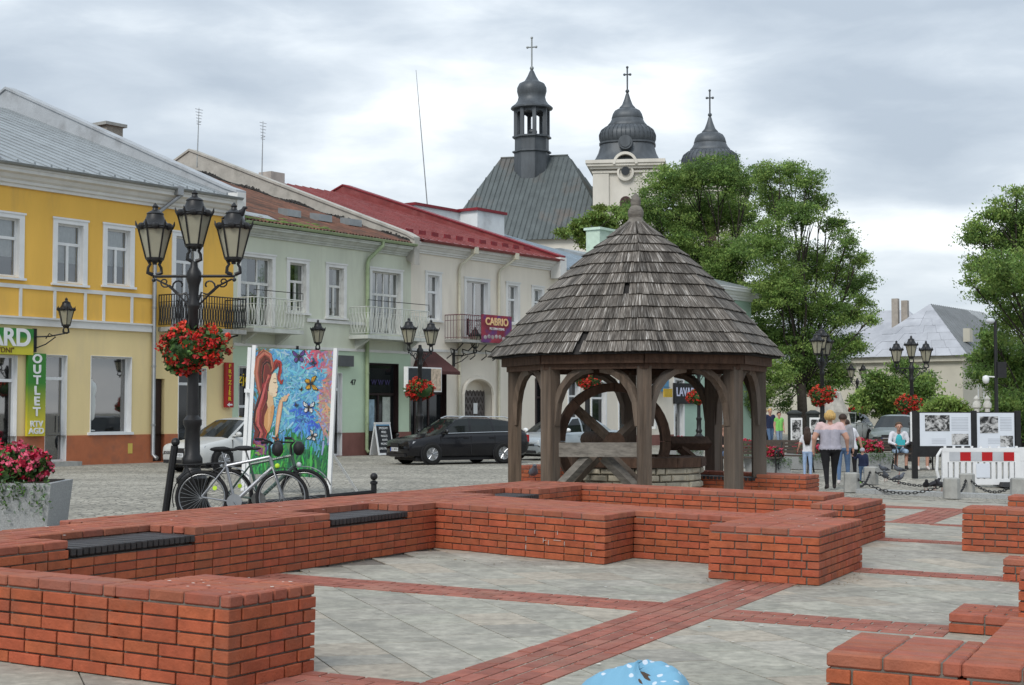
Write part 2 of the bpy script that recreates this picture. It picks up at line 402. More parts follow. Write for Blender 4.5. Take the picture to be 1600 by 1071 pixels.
brick_wall('brick_wall', 'brick cross wall with white scrawls that steps back towards the square block',
    [[(15.31, -8.0), (14.72, -5.72), (15.58, -5.72), (15.42, -4.42)], [(16.15, -4.46), (16.95, -8.2)]],
    [((15.31, -8.0), (14.72, -5.72), (16.35, -5.72), (16.97, -8.0)), ((15.58, -5.72), (15.42, -4.42), (16.15, -4.42), (16.36, -5.72))])
brick_wall('brick_wall', 'square brick block with a narrower tail, right end of the cross wall',
    [[(15.42, -4.42), (14.12, -4.42), (14.12, -3.35), (16.05, -3.35), (16.05, -3.86), (17.25, -3.88), (17.25, -4.46), (16.15, -4.46)]],
    [rect(14.12, 16.05, -4.42, -3.35, 'b'), rect(16.05, 17.25, -4.44, -3.87, 'b')], stack=True)
brick_wall('brick_wall', 'brick wall in front of the well shelter ending in a block at the right',
    [[(20.3, -8.25), (20.1, -4.46), (18.33, -4.46), (18.33, -3.92), (20.25, -3.92), (20.25, -4.7), (21.35, -4.7), (21.35, -5.3), (20.95, -5.3), (21.1, -8.25)]],
    [((20.3, -8.25), (20.115, -4.7), (20.95, -4.7), (21.1, -8.25)), rect(18.33, 20.1, -4.46, -3.92), rect(20.95, 21.35, -5.3, -4.7, 'b')])
brick_wall('brick_wall', 'distant low brick wall with a bench behind the well shelter posts',
    [[(26.3, -12), (26.3, -6.46), (27.3, -6.46), (27.3, -12)]],
    [((26.82, -12), (26.82, -6.46), (27.3, -6.46), (27.3, -12)), ((26.3, -12), (26.3, -9.9), (26.82, -9.9), (26.82, -12)), ((26.3, -7.35), (26.3, -6.46), (26.82, -6.46), (26.82, -7.35))],
    cores=[rect(26.3, 27.3, -12, -9.9), rect(26.3, 27.3, -7.35, -6.46), rect(26.82, 27.3, -9.9, -7.35), (*rect(26.3, 26.82, -9.9, -7.35), hl)])
YN = R(28.8)
brick_wall('brick_wall', 'nearest brick block at bottom left with a thin wall running off to the left',
    [[(6.63, -10), (6.65, -5.45), (7.46, -5.45), (7.46, -6.3), (6.95, -6.3), (6.95, -10)]],
    [rect(6.65, 7.46, -6.3, -5.45, 'b'), ((6.64, -10), (6.65, -6.3), (6.95, -6.3), (6.95, -10))], yaw=YN, limit=300, h=.53, stack=True)
brick_wall('brick_wall', 'brick wall end at the right edge, in front of the red and white barrier',
    [[(19.65, -2.74), (18.83, -2.74), (18.83, 3)]], [rect(18.83, 19.65, -2.74, 3, 'b')], limit=150)
brick_wall('brick_wall', 'farther brick wall at the right edge, only its top courses in view',
    [[(22.9, -2.6), (22.1, -2.6), (22.1, 3)]], [rect(22.1, 22.9, -2.6, 3, 'b')], limit=60)
brick_wall('brick_wall', 'three-course brick stump at the right edge of the square',
    [[(16.1, -1.89), (15.64, -1.89), (15.64, 1)]], [rect(15.64, 16.1, -1.89, 1, 'b')], h=.223, courses=3, limit=80)
brick_wall('brick_wall', 'tall brick corner cut by the right edge above the low step',
    [[(12.6, -1.28), (11.4, -1.28), (11.4, 1)]], [rect(11.4, 12.6, -1.28, 1)], limit=100)
brick_wall('brick_wall', 'low two-course brick step beside the near right wall',
    [[(12.38, -1.8), (11.66, -1.8), (11.66, -1.3)]], [rect(11.66, 12.38, -1.8, -1.29, 'b')], h=.149, courses=2, limit=80)
brick_wall('brick_wall', 'nearest brick wall at bottom right with wide coping joints',
    [[(8.75, -1.03), (7.7, -1.03), (7.7, -1.63), (6.95, -1.63), (6.95, 1.6)]],
    [rect(6.95, 7.7, -1.63, -1.03, 'b'), rect(6.95, 8.75, -1.03, 1.6, 'b')], limit=300, stack=True)
# mortar smears and scrawls on the cross wall
SCR = M('whitish_efflorescence', (.45, .36, .32), .9, .2, 20)
sP = ab(15.31, -8); sQ = ab(14.72, -5.72); st = (sQ-sP).normalized(); so_ = st.cross(PN)
scr = thing('mortar_smear', 'white scrawled marks on the brick cross wall', 'graffiti', sP+so_*.01)
for (f0, z0, w_, hh) in [(.56, .2, .007, .05), (.56, .11, .009, .05), (.61, .28, .007, .04), (.67, .2, .04, .006), (.69, .18, .007, .05), (.74, .21, .1, .006), (.78, .185, .007, .04), (.74, .29, .007, .04), (.93, .1, .007, .04), (.66, .2, .006, .05)]:
    c = st*(f0*(sQ-sP).length)-so_*.003+PN*z0
    MB().mbox(frame_m(st, PN.cross(st), PN, c), w_, .006, hh).build('stroke', SCR, scr)
# ---- benches let into the walls: slats run front to back
SLAT = M('dark_bench_wood', (.022, .019, .02), .5, .3, 20, rnd=.25, bump=.2, bsc=60, spec=.4)
def wall_bench(a0, a1, b0, b1, label, along='a'):
    zt = .52-.52/7+.006; t = thing('wall_bench', label, 'bench', ab(a0, b0, zt-.09), 0, 'slatted benches let into the brick walls')
    Lb = (a1-a0) if along == 'a' else (b1-b0); n = round(Lb/.071); T = Vector(t.location)
    for i in range(n):
        if along == 'a': c = ab(a0+(i+.5)*Lb/n, (b0+b1)/2); x = (ab(1, 0)-ab(0, 0)).normalized(); y = (ab(0, 1)-ab(0, 0)).normalized(); dl = b1-b0
        else: c = ab((a0+a1)/2, b0+(i+.5)*Lb/n); x = (ab(0, 1)-ab(0, 0)).normalized(); y = (ab(1, 0)-ab(0, 0)).normalized(); dl = a1-a0
        obj('slat', brick_mesh(.062, dl-.01, .06, SLAT, .006), t, mw=frame_m(x, y, PN, c+PN*(zt-.03+random.uniform(-.002, .002))-T))
    mb = MB()
    for k in (.2, .8):
        if along == 'a': c = ab((a0+a1)/2, b0+(b1-b0)*k); x = (ab(1, 0)-ab(0, 0)).normalized(); l = a1-a0
        else: c = ab(a0+(a1-a0)*k, (b0+b1)/2); x = (ab(0, 1)-ab(0, 0)).normalized(); l = b1-b0
        mb.mbox(frame_m(x, PN.cross(x), PN, c+PN*(zt-.075)-T), l-.02, .05, .03)
    mb.build('bearer', SLAT, t)
wall_bench(9.24, 10.82, -8.485, -7.985, 'dark slatted bench nearest at left, in the long brick wall')
wall_bench(13.06, 14.64, -8.485, -7.985, 'dark slatted bench in the long wall next to the inner corner')
wall_bench(17.36, 18.74, -8.72, -8.22, 'dark slatted bench in the far part of the long wall')
wall_bench(26.29, 26.8, -9.89, -7.36, 'dark bench in the distant brick wall behind the shelter', 'b')
# ---- slabs laid diagonally and brick bands
pv = obj('plaza_paving', MB().quad(*[ab(a, b, -.014) for a, b in ((4, -9), (4, 9), (30, 9), (30, -9))]).mesh('plaza_paving', MORTAR), kind='structure')
ys_ = YAW-R(45); items = []; itw = []
def inplan(p):
    a = p.x*math.sin(YAW)+p.y*math.cos(YAW); b = p.x*math.cos(YAW)-p.y*math.sin(YAW); return 4.6 < a < 29.5 and -7.9 < b < 8
tS = Vector((math.sin(ys_), math.cos(ys_), 0)); tS.z = -.02*tS.x+.003*tS.y; tS.normalize(); nS = PN.cross(tS)
for i in range(-80, 80):
    v = i*.49; u = -30+random.random()*.5
    while u < 50:
        l = random.choice((.36, .49, .49, .6)); c2 = Vector((tS.x*(u+l/2)-tS.y*v, tS.y*(u+l/2)+tS.x*v, 0)); u += l
        if not inplan(c2): continue
        c2.z = -.02*c2.x+.003*c2.y-.006+random.uniform(-.001, .001)
        q = (frame_m(tS, nS, PN, c2), l-.005, .485, .012, PN)
        (itw if random.random() < .2 else items).append(q)
ns = int(300*len(items)/(len(items)+len(itw)))
def spool(name, its, mat, lim, bev):
    def sc(i):
        p = i[0].translation; v = Vector((0, 0, EYE))-p
        return i[1]*i[2]*v.normalized().z/v.length**2*(.001 if (abs(p.x/p.y) > .34 or p.y < 6.5) else 1)
    its = sorted(its, key=sc, reverse=True)
    for i in its[:lim]: obj(name, brick_mesh(i[1], i[2], i[3], mat, bev), pv, mw=i[0])
    mb = MB()
    for i in its[lim:]: mb.mbox(i[0], i[1], i[2], i[3])
    if its[lim:]: mb.build(name+'_rest', mat, pv, kind='stuff')
spool('paving_slab', items, SLAB, ns, .0015); spool('paving_slab', itw, SLABW, 300-ns, .0015)
bands = [rect(4, 14.12, -4.18, -3.55), rect(11.52, 12.12, -8, -4.18, 'b'), rect(11.4, 12.02, -3.55, -1.8, 'b'), rect(15.58, 16.04, -3.35, 8, 'b'), rect(19.7, 20.15, -3.92, 8, 'b'),
         rect(26.75, 27.4, -6.4, 8, 'b'), rect(23.1, 26.75, -4.45, -3.8), rect(22.95, 23.35, -8, -4.45, 'b'), rect(22.95, 23.3, -3.8, 8, 'b'), rect(7.2, 7.82, -5.3, -4.18, 'b'), rect(6.1, 6.7, -3.55, -1.6, 'b')]
it = []
for q in bands: it += top_items([q], 0., YAW, 1, w=.123)
it = [(Matrix.Translation(PN*.0) @ i[0], i[1]-.001, i[2], .013, PN) for i in it]
spool('paving_brick', it, PAVBR, 300, .002)

# ---- droppings and blown leaf bits
rs = random.Random(31); mb = MB()
def blot(c, r_, n=7):
    a0 = rs.random()*6; mb.add([c+Vector((r_*math.cos(a0+2*PI*j/n)*rs.uniform(.6, 1.2), r_*math.sin(a0+2*PI*j/n)*rs.uniform(.6, 1.2), 0)) for j in range(n)], [tuple(range(n))])
for k in range(26): blot(ab(rs.uniform(8, 20), rs.uniform(-9, -8.05), .5255), rs.uniform(.006, .02))
for k in range(14): blot(ab(rs.uniform(14.2, 16), rs.uniform(-4.3, -3.4), .5255), rs.uniform(.006, .018))
for k in range(12): blot(ab(rs.uniform(6.75, 7.4), rs.uniform(-6.2, -5.5), .536, YN), rs.uniform(.005, .014))
for k in range(70): blot(ab(rs.uniform(7, 26), rs.uniform(-7.5, 2), .012), rs.uniform(.006, .022))
o = mb.build('bird_droppings', M('dropping_white', (.62, .6, .55), .8, .2, 30), kind='stuff'); o['label'] = 'scattered whitish bird droppings on coping and paving'; o['category'] = 'droppings'
mb = MB()
for k in range(240):
    e_ = rs.choice(((rs.uniform(8, 15.2), -7.93+abs(rs.gauss(0, .12))), (14.95-rs.random()*.4+abs(rs.gauss(0, .05)) - .6, rs.uniform(-7.6, -5.8)), (rs.uniform(7, 24), rs.uniform(-7.8, 3)), (rs.uniform(14.2, 16), -3.28+abs(rs.gauss(0, .1))), (14.05-abs(rs.gauss(0, .1)), rs.uniform(-4.4, -3.4))))
    c = ab(e_[0], e_[1], .013); a = rs.random()*6; l_ = rs.uniform(.008, .022); d_ = Vector((math.cos(a), math.sin(a), rs.uniform(-.1, .3)))*l_; w_ = Vector((-math.sin(a), math.cos(a), .2))*l_*.5
    mb.quad(c-d_, c-w_, c+d_, c+w_)
o = mb.build('leaf_litter', M('dry_leaf_bits', (.14, .10, .05), .9, .4, 20, rnd=.4), kind='stuff'); o['label'] = 'bits of dry leaf and grit blown along the walls'; o['category'] = 'litter'
# ================================================================== houses along the street front
YEL = M('mustard_render', (.78, .465, .095), .85, .07, .8, bump=.12, bsc=50, col2=(.58, .36, .11), sc2=1.1, th2=(.52, .8), stretch=(1, 1, .22))
YELP = M('pale_yellow_render', (.76, .61, .32), .85, .06, .8, bump=.12, bsc=50, col2=(.64, .52, .31), sc2=1.1, th2=(.5, .8), stretch=(1, 1, .22))
TERRA = M('terracotta_plinth', (.42, .14, .065), .8, .14, 1.5, bump=.15, bsc=40, col2=(.3, .12, .07), sc2=1.2)
GRN = M('pale_green_render', (.57, .60, .49), .88, .07, .9, bump=.12, bsc=50, col2=(.45, .46, .38), sc2=1.1, th2=(.5, .78), stretch=(1, 1, .22))
GRNB = M('mint_render', (.5, .62, .47), .88, .06, .9, bump=.12, bsc=50)
CREAM = M('cream_render', (.74, .685, .59), .88, .06, .9, bump=.12, bsc=50, col2=(.6, .55, .47), sc2=1.1, th2=(.5, .8), stretch=(1, 1, .22))
BROWNP = M('brown_plinth', (.2, .09, .075), .85, .15, 2)
TRIM = M('white_trim', (.66, .66, .64), .8, .08, 2, bump=.06)
TRIMG = M('greyed_trim', (.5, .52, .48), .85, .14, 2.5, col2=(.33, .33, .28), sc2=2.2, th2=(.55, .75))
ZINC = M('zinc_sheet', (.30, .325, .335), .42, .16, 2.2, metal=.35, spec=.4, rnd=.07, col2=(.22, .235, .24), sc2=.9, th2=(.5, .8))
ZINCB = M('blue_grey_sheet', (.30, .36, .41), .4, .14, 2, metal=.35, rnd=.07)
REDR = M('red_sheet_roof', (.21, .042, .04), .5, .22, 1.6, spec=.4, rnd=.05, col2=(.26, .085, .08), sc2=2.5, th2=(.45, .75))
REDD = M('dark_red_flashing', (.2, .018, .025), .5, .2, 2)
RUST = M('rusty_corrugated_sheet', (.16, .075, .05), .8, .35, 3, rnd=.25, col2=(.075, .05, .04), sc2=1.3, th2=(.4, .65))
MOSS = M('moss', (.13, .19, .05), .95, .35, 6, bump=.5, bsc=30)
TAR = M('torn_tar_felt', (.03, .028, .027), .9, .5, 4, bump=.6, bsc=12)
PARA = M('grey_parapet_render', (.42, .4, .36), .9, .16, 2, bump=.2, bsc=30, col2=(.28, .27, .24), sc2=1.2, th2=(.5, .75))
PARAW = M('zinc_clad_parapet', (.40, .42, .44), .6, .1, 1.4, metal=.15, col2=(.3, .31, .32), sc2=.8)
PIPEG = M('green_pipe', (.30, .37, .22), .7, .15, 3); PIPEC = M('cream_pipe', (.56, .53, .42), .7, .12, 3); PIPEZ = M('zinc_pipe', (.3, .31, .32), .4, .12, 4, metal=.6)
def holes_wall(mb, x0, x1, z0, z1, holes, y=0., th=.36):
    hs = [(max(a, x0), min(b, x1), max(c, z0), min(d_, z1)) for a, b, c, d_ in holes if b > x0 and a < x1 and d_ > z0 and c < z1]
    X = sorted(set([x0, x1]+[v for h in hs for v in h[:2]])); Z = sorted(set([z0, z1]+[v for h in hs for v in h[2:]]))
    for i in range(len(X)-1):
        for j in range(len(Z)-1):
            cx, cz = (X[i]+X[i+1])/2, (Z[j]+Z[j+1])/2
            if any(h[0] < cx < h[1] and h[2] < cz < h[3] for h in hs): continue
            mb.quad((X[i], y, Z[j]), (X[i+1], y, Z[j]), (X[i+1], y, Z[j+1]), (X[i], y, Z[j+1]))
    for a, b, c, d_ in hs:
        mb.quad((a, y, c), (a, y, d_), (a, y+th, d_), (a, y+th, c)); mb.quad((b, y, c), (b, y+th, c), (b, y+th, d_), (b, y, d_))
        mb.quad((a, y, d_), (b, y, d_), (b, y+th, d_), (a, y+th, d_)); mb.quad((a, y, c), (a, y+th, c), (b, y+th, c), (b, y, c))
    # edges of the zone
    mb.quad((x0, y, z1), (x1, y, z1), (x1, y+th, z1), (x0, y+th, z1)); mb.quad((x1, y, z0), (x1, y+th, z0), (x1, y+th, z1), (x1, y, z1)); mb.quad((x0, y, z0), (x0, y, z1), (x0, y+th, z1), (x0, y+th, z0))
def window(t, x0, x1, z0, z1, vs=(.5,), tr=.66, sur=.14, mat=WHITE, rec=.14, curtain=True, sill=True, topv=(), name='window', bar=.055, glass=GLASS, surmat=None, door=False):
    mb = MB(); f = .07; y0, y1 = rec, rec+.06
    mb.box(x0, x0+f, y0, y1, z0, z1); mb.box(x1-f, x1, y0, y1, z0, z1); mb.box(x0+f, x1-f, y0, y1, z1-f, z1); mb.box(x0+f, x1-f, y0, y1, z0, z0+f)
    zt = z0+(z1-z0)*tr if tr else z1-f
    if tr: mb.box(x0+f, x1-f, y0-.015, y1, zt-.045, zt+.045)
    for v in vs:
        xm = x0+(x1-x0)*v; mb.box(xm-bar*.8, xm+bar*.8, y0-.01, y1-.002, z0+f, zt-(.045 if tr else 0))
    for v in topv:
        xm = x0+(x1-x0)*v; mb.box(xm-bar/2, xm+bar/2, y0, y1-.002, zt+.045, z1-f)
    y9 = -.03; mb.box(x0, x0+.014, y9, y0, z0, z1); mb.box(x1-.014, x1, y9, y0, z0, z1); mb.box(x0+.014, x1-.014, y9, y0, z1-.014, z1)
    if door: mb.box(x0+f, x1-f, y0+.01, y1-.01, z0+f, z0+f+.75)
    o = mb.build(name, mat, t)
    edges = [x0+f]+[x0+(x1-x0)*v for v in vs]+[x1-f]
    for i in range(len(edges)-1):
        MB().quad((edges[i], y0+.03, z0+f), (edges[i+1], y0+.03, z0+f), (edges[i+1], y0+.03, zt), (edges[i], y0+.03, zt)).build('pane', glass, o)
    if tr:
        te = [x0+f]+[x0+(x1-x0)*v for v in topv]+[x1-f]
        for i in range(len(te)-1): MB().quad((te[i], y0+.031, zt), (te[i+1], y0+.031, zt), (te[i+1], y0+.031, z1-f), (te[i], y0+.031, z1-f)).build('pane', glass, o)
    if sur:
        m2 = MB(); s_ = sur
        m2.box(x0-s_, x0, -.035, .03, z0-.02, z1+s_); m2.box(x1, x1+s_, -.035, .03, z0-.02, z1+s_); m2.box(x0, x1, -.033, .03, z1, z1+s_); m2.box(x0-s_-.04, x1+s_+.04, -.06, -.036, z1+s_-.05, z1+s_+.01)
        m2.build('surround', surmat or mat, o)
    if sill: MB().box(x0-sur-.05, x1+sur+.05, -.1, .12, z0-.09, z0-.022).build('sill', surmat or mat, o)
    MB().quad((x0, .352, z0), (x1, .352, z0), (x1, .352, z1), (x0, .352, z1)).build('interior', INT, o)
    if curtain:
        c = MB(); n = 14; side = random.choice((0, 1, 2)); w_ = x1-x0
        for a, b in ((x0+f, x0+w_*.36), (x1-w_*.36, x1-f)) if side else ((x0+f, x1-f),):
            zb = z0+.1 if side else z0+(z1-z0)*.35
            for k in range(n):
                xa, xb = a+(b-a)*k/n, a+(b-a)*(k+1)/n; ya, yb = .27+.02*math.sin(k*2.1), .27+.02*math.sin((k+1)*2.1)
                c.quad((xa, ya, zb), (xb, yb, zb), (xb, yb, z1-f), (xa, ya, z1-f))
        c.build('curtain', CURT, o, smooth=True)
    return o
def profile_strip(mb, x0, x1, prof):      # prof: (y, z) polygon, extruded along x
    mb.prism(prof, 'x', x0, x1)
def cornice(t, x0, x1, z0, z1, out, mat, name='cornice'):
    h = z1-z0; mb = MB()
    st = [(0, 0), (-.18, .0), (-.18, .14), (-.32, .2), (-.32, .34), (-.5, .44), (-.62, .62), (-.9, .7), (-.9, .86), (-1, .9), (-1, 1), (0, 1)]
    mb.prism([(y*out+.01 if i in (0, 11) else y*out, z0+z*h) for i, (y, z) in enumerate(st)][::-1], 'x', x0, x1)
    return mb.build(name, mat, t)
def pipe(t, pts, r, mat, name='downpipe'):
    mb = MB(); mb.tube(pts, r, 10)
    z = 1.2
    while z < 7:
        mb.lathe([(r+.012, -.03), (r+.012, .03)], 10, (pts[-2][0], pts[-2][1], z)); z += 1.9
    return mb.build(name, mat, t, smooth=40)
def gutter(t, x0, x1, y, z, mat, r=.075):
    mb = MB(); n = 7
    for a, b in ((x0, x1),):
        v0 = [(a, y+r*math.cos(PI+PI*k/(n-1)), z+r*math.sin(PI+PI*k/(n-1))) for k in range(n)]
        v1 = [(b, p[1], p[2]) for p in v0]
        mb.add(v0+v1, [(k, k+1, n+k+1, n+k) for k in range(n-1)])
        v2 = [(a, y+(r-.008)*math.cos(PI+PI*k/(n-1)), z+(r-.008)*math.sin(PI+PI*k/(n-1))) for k in range(n)]
        mb.add(v2+[(b, p[1], p[2]) for p in v2], [(n+k, n+k+1, k+1, k) for k in range(n-1)])
    mb.tube([(x0, y-r, z), (x1, y-r, z)], .012, 6)
    return mb.build('gutter', mat, t, smooth=40)
def roof_pans(t, x0, x1, y0, z0, y1, z1, mat, w=.55, seam=.03, name='roof_panel'):
    n = max(1, round((x1-x0)/w)); w = (x1-x0)/n; L = math.hypot(y1-y0, z1-z0); a = math.atan2(z1-z0, y1-y0)
    mb = MB(); mb.box(.004, w-.004, 0, L, -.03, 0); mb.box(-.012, .012, 0, L, -.02, seam); me = mb.mesh(name, mat)
    for i in range(n):
        obj(name, me, t, mw=Matrix.Translation((x0+i*w, y0, z0)) @ Matrix.Rotation(a, 4, 'X') @ Matrix.Translation((0, 0, random.uniform(0, .006))))
def ribbon_parapet(t, x0, x1, pts, below, mat, cap, capmat, name='fire_wall'):
    """gable wall: pts (y,z) along its top"""
    mb = MB(); top = pts; bot = [(y, z-below) for y, z in pts]
    for i in range(len(pts)-1):
        mb.prism([bot[i], bot[i+1], top[i+1], top[i]], 'x', x0, x1)
    o = mb.build(name, mat, t); c = MB()
    for i in range(len(pts)-1):
        c.prism([(top[i][0], top[i][1]+.003), (top[i+1][0], top[i+1][1]+.003), (top[i+1][0], top[i+1][1]+cap), (top[i][0], top[i][1]+cap)], 'x', x0-.06, x1+.06)
    c.build('coping', capmat, o); return o
def text(name, s_, size, mat, parent, loc, rot=(PI/2, 0, 0), ext=.012, sx=1., bold=.0, align='CENTER'):
    cu = bpy.data.curves.new(name, 'FONT'); cu.body = s_; cu.size = size; cu.extrude = ext; cu.align_x = align; cu.align_y = 'CENTER'; cu.offset = bold
    tmp = bpy.data.objects.new('tmp', cu); COL.objects.link(tmp); dg = bpy.context.evaluated_depsgraph_get()
    me = bpy.data.meshes.new_from_object(tmp.evaluated_get(dg)); bpy.data.objects.remove(tmp); bpy.data.curves.remove(cu)
    me.name = name; me.materials.clear(); me.materials.append(mat)
    o = obj(name, me, parent); o.location = loc; o.rotation_euler = rot; o.scale = (sx, 1, 1)
    return o
def railing(t, x0, x1, y0, z0, h, mat, step=.11, name='railing', style=0, r=.009):
    mb = MB(); P = [(x0, 0), (x0, y0), (x1, y0), (x1, 0)]
    for i in range(3):
        (ax, ay), (bx, by) = P[i], P[i+1]
        for zz in ((h, .02), (.08, .012), (h*.78, .01)): mb.tube([(ax, ay, z0+zz[0]), (bx, by, z0+zz[0])], zz[1], 5)
        n = max(2, int(math.hypot(bx-ax, by-ay)/step))
        for k in range(n+1):
            x, y = ax+(bx-ax)*k/n, ay+(by-ay)*k/n
            if style == 0: mb.tube([(x, y, z0+.02), (x, y, z0+h)], r, 4)
            else:
                dx_, dy_ = (bx-ax)/n*.33, (by-ay)/n*.33
                mb.tube([(x, y, z0+.08), (x-dx_, y-dy_, z0+h*.3), (x-dx_, y-dy_, z0+h*.55), (x, y, z0+h*.78), (x, y, z0+h)], r, 4)
                mb.tube([(x, y, z0+.08), (x+dx_, y+dy_, z0+h*.3), (x+dx_, y+dy_, z0+h*.55), (x, y, z0+h*.78)], r, 4)
    return mb.build(name, mat, t)
def house(name, label, s0): return thing(name, label, 'house', FP0+FD*s0, FROT, 'houses along the street front')
# ------------------------------------------------------------------ 1 yellow house
sY0, sY1 = -9.0, 6.98; t = house('house', 'mustard yellow two-storey house with grey metal roof at the left', sY0)
X = lambda px: fs(px)-sY0; Z = fz; E_ = sY1-sY0
up = [(X(-32), X(27), 5.62, Z(0, 338)), (X(86), X(127), Z(106, 443), Z(106, 350)), (X(164), X(201), Z(180, 446), Z(180, 358)), (X(272), X(309), 4.42, Z(290, 370)), (X(-150), X(-110), 5.62, 7.6)]
low = [(X(-45), X(26), .2, Z(0, 555)), (X(70), X(104), .1, Z(90, 555)), (X(141), X(205), .93, Z(170, 557)), (X(239), X(257), .02, Z(248, 592)), (X(278), X(322), .1, Z(300, 575))]
mb = MB(); holes_wall(mb, 0, E_, 4.39, 8.3, up); mb.build('wall', YEL, t)
mb = MB(); holes_wall(mb, 0, E_, .9, 4.39, low); mb.build('shop_wall', YELP, t)
mb = MB(); holes_wall(mb, 0, E_, -.1, .9, low, y=-.03, th=.39); mb.build('plinth', TERRA, t)
MB().box(.02, E_-.02, .37, 24.5, 0, 8.6).build('house_core', YELP, t)
mb = MB(); mb.box(0, X(236), -.09, -.002, 4.2, 4.41); mb.box(0, X(236), -.13, -.002, 4.41, 4.46); mb.box(X(258), E_, -.09, -.002, 4.2, 4.40); mb.build('storey_band', TRIM, t)
mb = MB(); mb.box(0, X(236), -.04, -.002, 5.3, 5.42); 
for px in (-34, 29.5, 83, 131, 160, 204): mb.box(X(px)-.05, X(px)+.05, -.036, -.003, 4.46, 5.3)
mb.build('white_strip', TRIM, t)
for i, h in enumerate(up): window(t, *h, sur=.16, tr=.66 if i != 3 else .72, sill=(i != 3), curtain=i != 3)
cornice(t, -.02, E_-.02, 8.3, 8.86, .5, TRIM); gutter(t, 0, E_-.15, -.56, 8.93, ZINC)
roof_pans(t, 0, E_-.35, -.5, 8.92, 12.3, 13.5, ZINC, .5)
roof_pans(t, 0, E_-.35, 25.1, 8.92, 12.3, 13.5, ZINC, .5, name='rear_roof_panel') if False else MB().quad((0, 12.3, 13.5), (E_, 12.3, 13.5), (E_, 25, 8.9), (0, 25, 8.9)).build('rear_roof', ZINC, t)
mb = MB()
for k in range(26): mb.box(.3+k*.6, .36+k*.6, -.35, -.33, 8.97, 9.08)
mb.build('snow_guard', ZINC, t)
fw = ribbon_parapet(t, E_-.35, E_, [(-.52, 9.1), (.1, 9.3), (12.4, 14.28), (25, 9.2)], 1.3, PARAW, .1, PARAW)
MB().box(E_-.38, E_+.02, -.56, -.1, 8.4, 9.12).build('corbel', TRIM, t)
ch = MB(); ch.box(9.6, 10.5, 11.6, 12.4, 13, 14.75); 
mb = MB(); p_ = at(172, 197, 68); 
pipe(t, [(X(262), -.56, 8.9), (X(262), -.56, 8.72), (X(240), -.12, 8.1), (X(236), -.12, 7.9), (X(236), -.12, .25), (X(237), -.3, .12)], .07, PIPEZ)
mb = MB(); mb.box(X(258)-.11, X(258)+.13, -.66, -.46, 8.7, 8.98); mb.build('rain_hopper', PIPEZ, t)
# balcony
bx0, bx1 = X(246), X(352); mb = MB(); mb.box(bx0, bx1, -1.0, .0, 4.24, 4.38); mb.build('balcony', CONC, t)
railing(t, bx0+.03, bx1-.03, -.97, 4.38, 1.05, BLACK, .115, 'balcony_railing', 1, .022)
mb = MB()
for x in (bx0+.3, bx1-.3): mb.tube([(x, 0, 3.75), (x, -.3, 3.95), (x, -.6, 4.15), (x, -.9, 4.2)], .03, 6)
mb.build('bracket', BLACK, t)
# shop fronts
w_ = window(t, *low[0], vs=(.35,), tr=.76, sur=0, sill=False, curtain=False, name='shop_door')
w_ = window(t, *low[1], vs=(), tr=.78, sur=0, sill=False, curtain=False, name='shop_door', door=False)
MB().tube([(low[1][1]-.2, .08, 1.0), (low[1][1]-.2, .08, 1.5)], .015, 6).build('handle', BLACK, w_)
w_ = window(t, *low[2], vs=(), tr=0, sur=0, sill=False, curtain=False, name='shop_window', rec=.2)
MB().box(low[2][0]-.1, low[2][1]+.06, -.08, .18, .9, .985).build('sill', WHITE, w_)
MB().box(low[3][0]+.02, low[3][1]-.02, .12, .2, .02, low[3][3]-.02).build('door', M('dark_brown_door', (.03, .014, .01), .6, .2, 5), t)
w_ = window(t, *low[4], vs=(.62,), tr=.82, sur=0, sill=False, curtain=False, name='shop_door', glass=DARKGLASS)
MB().box(X(60), X(112), -.55, -.031, -.02, .12).build('door_step', CONC, t)
MB().box(X(200), X(207), -.036, -.031, .3, .62).build('notice', M('yellow_notice', (.6, .45, .1), .6), t)
# chimney of the yellow house behind the ridge
sc_c, sz = fac(172, 195, 11.5); cx = sc_c-sY0
mb = MB(); mb.box(cx-.42, cx+.42, 11.2, 12.0, 12.5, sz-.1); c_ = mb.build('chimney', M('sooty_brick', (.3, .27, .23), .9, .25, 8, bump=.4), t)
MB().box(cx-.55, cx+.55, 11.08, 12.12, sz-.1, sz+.03).build('chimney_cap', CONC, c_)
# signs on the yellow house
GRSG = None
def grad_mat(name, c0, c1, z0, z1):
    m_ = bpy.data.materials.new(name); m_.use_nodes = True; tt = m_.node_tree; nd = tt.nodes; L = tt.links.new; b = nd['Principled BSDF']
    g_ = nd.new('ShaderNodeNewGeometry'); s_ = nd.new('ShaderNodeSeparateXYZ'); L(g_.outputs['Position'], s_.inputs[0])
    r_ = nd.new('ShaderNodeMapRange'); r_.inputs[1].default_value = z0; r_.inputs[2].default_value = z1; L(s_.outputs[2], r_.inputs[0])
    x = nd.new('ShaderNodeMix'); x.data_type = 'RGBA'; L(r_.outputs[0], x.inputs[0]); x.inputs[6].default_value = (*c0, 1); x.inputs[7].default_value = (*c1, 1); L(x.outputs[2], b.inputs['Base Color']); b.inputs['Roughness'].default_value = .5
    return m_
def fpos(px, py, out): s_, z_ = fac(px, py, -out); return FP0+FD*s_-FN*out+Vector((0, 0, z_))
sgz0, sgz1 = Z(25, 552), Z(25, 511)
sg = thing('shop_sign', 'green and yellow shop sign board with white capitals above the left shopfront', 'sign', fpos(-40, 552, .1), FROT)
Ls = fs(50)-fs(-40); hh = sgz1-sgz0
MB().box(0, Ls, -.06, .06, 0, hh).build('board', grad_mat('green_yellow_print', (.55, .5, .03), (.02, .2, .03), sgz0+.12, sgz0+.5), sg)
text('lettering', 'LAVARD', .72, WHITE, sg, (Ls-.1, -.068, hh*.62), sx=1.0, bold=.02, align='RIGHT')
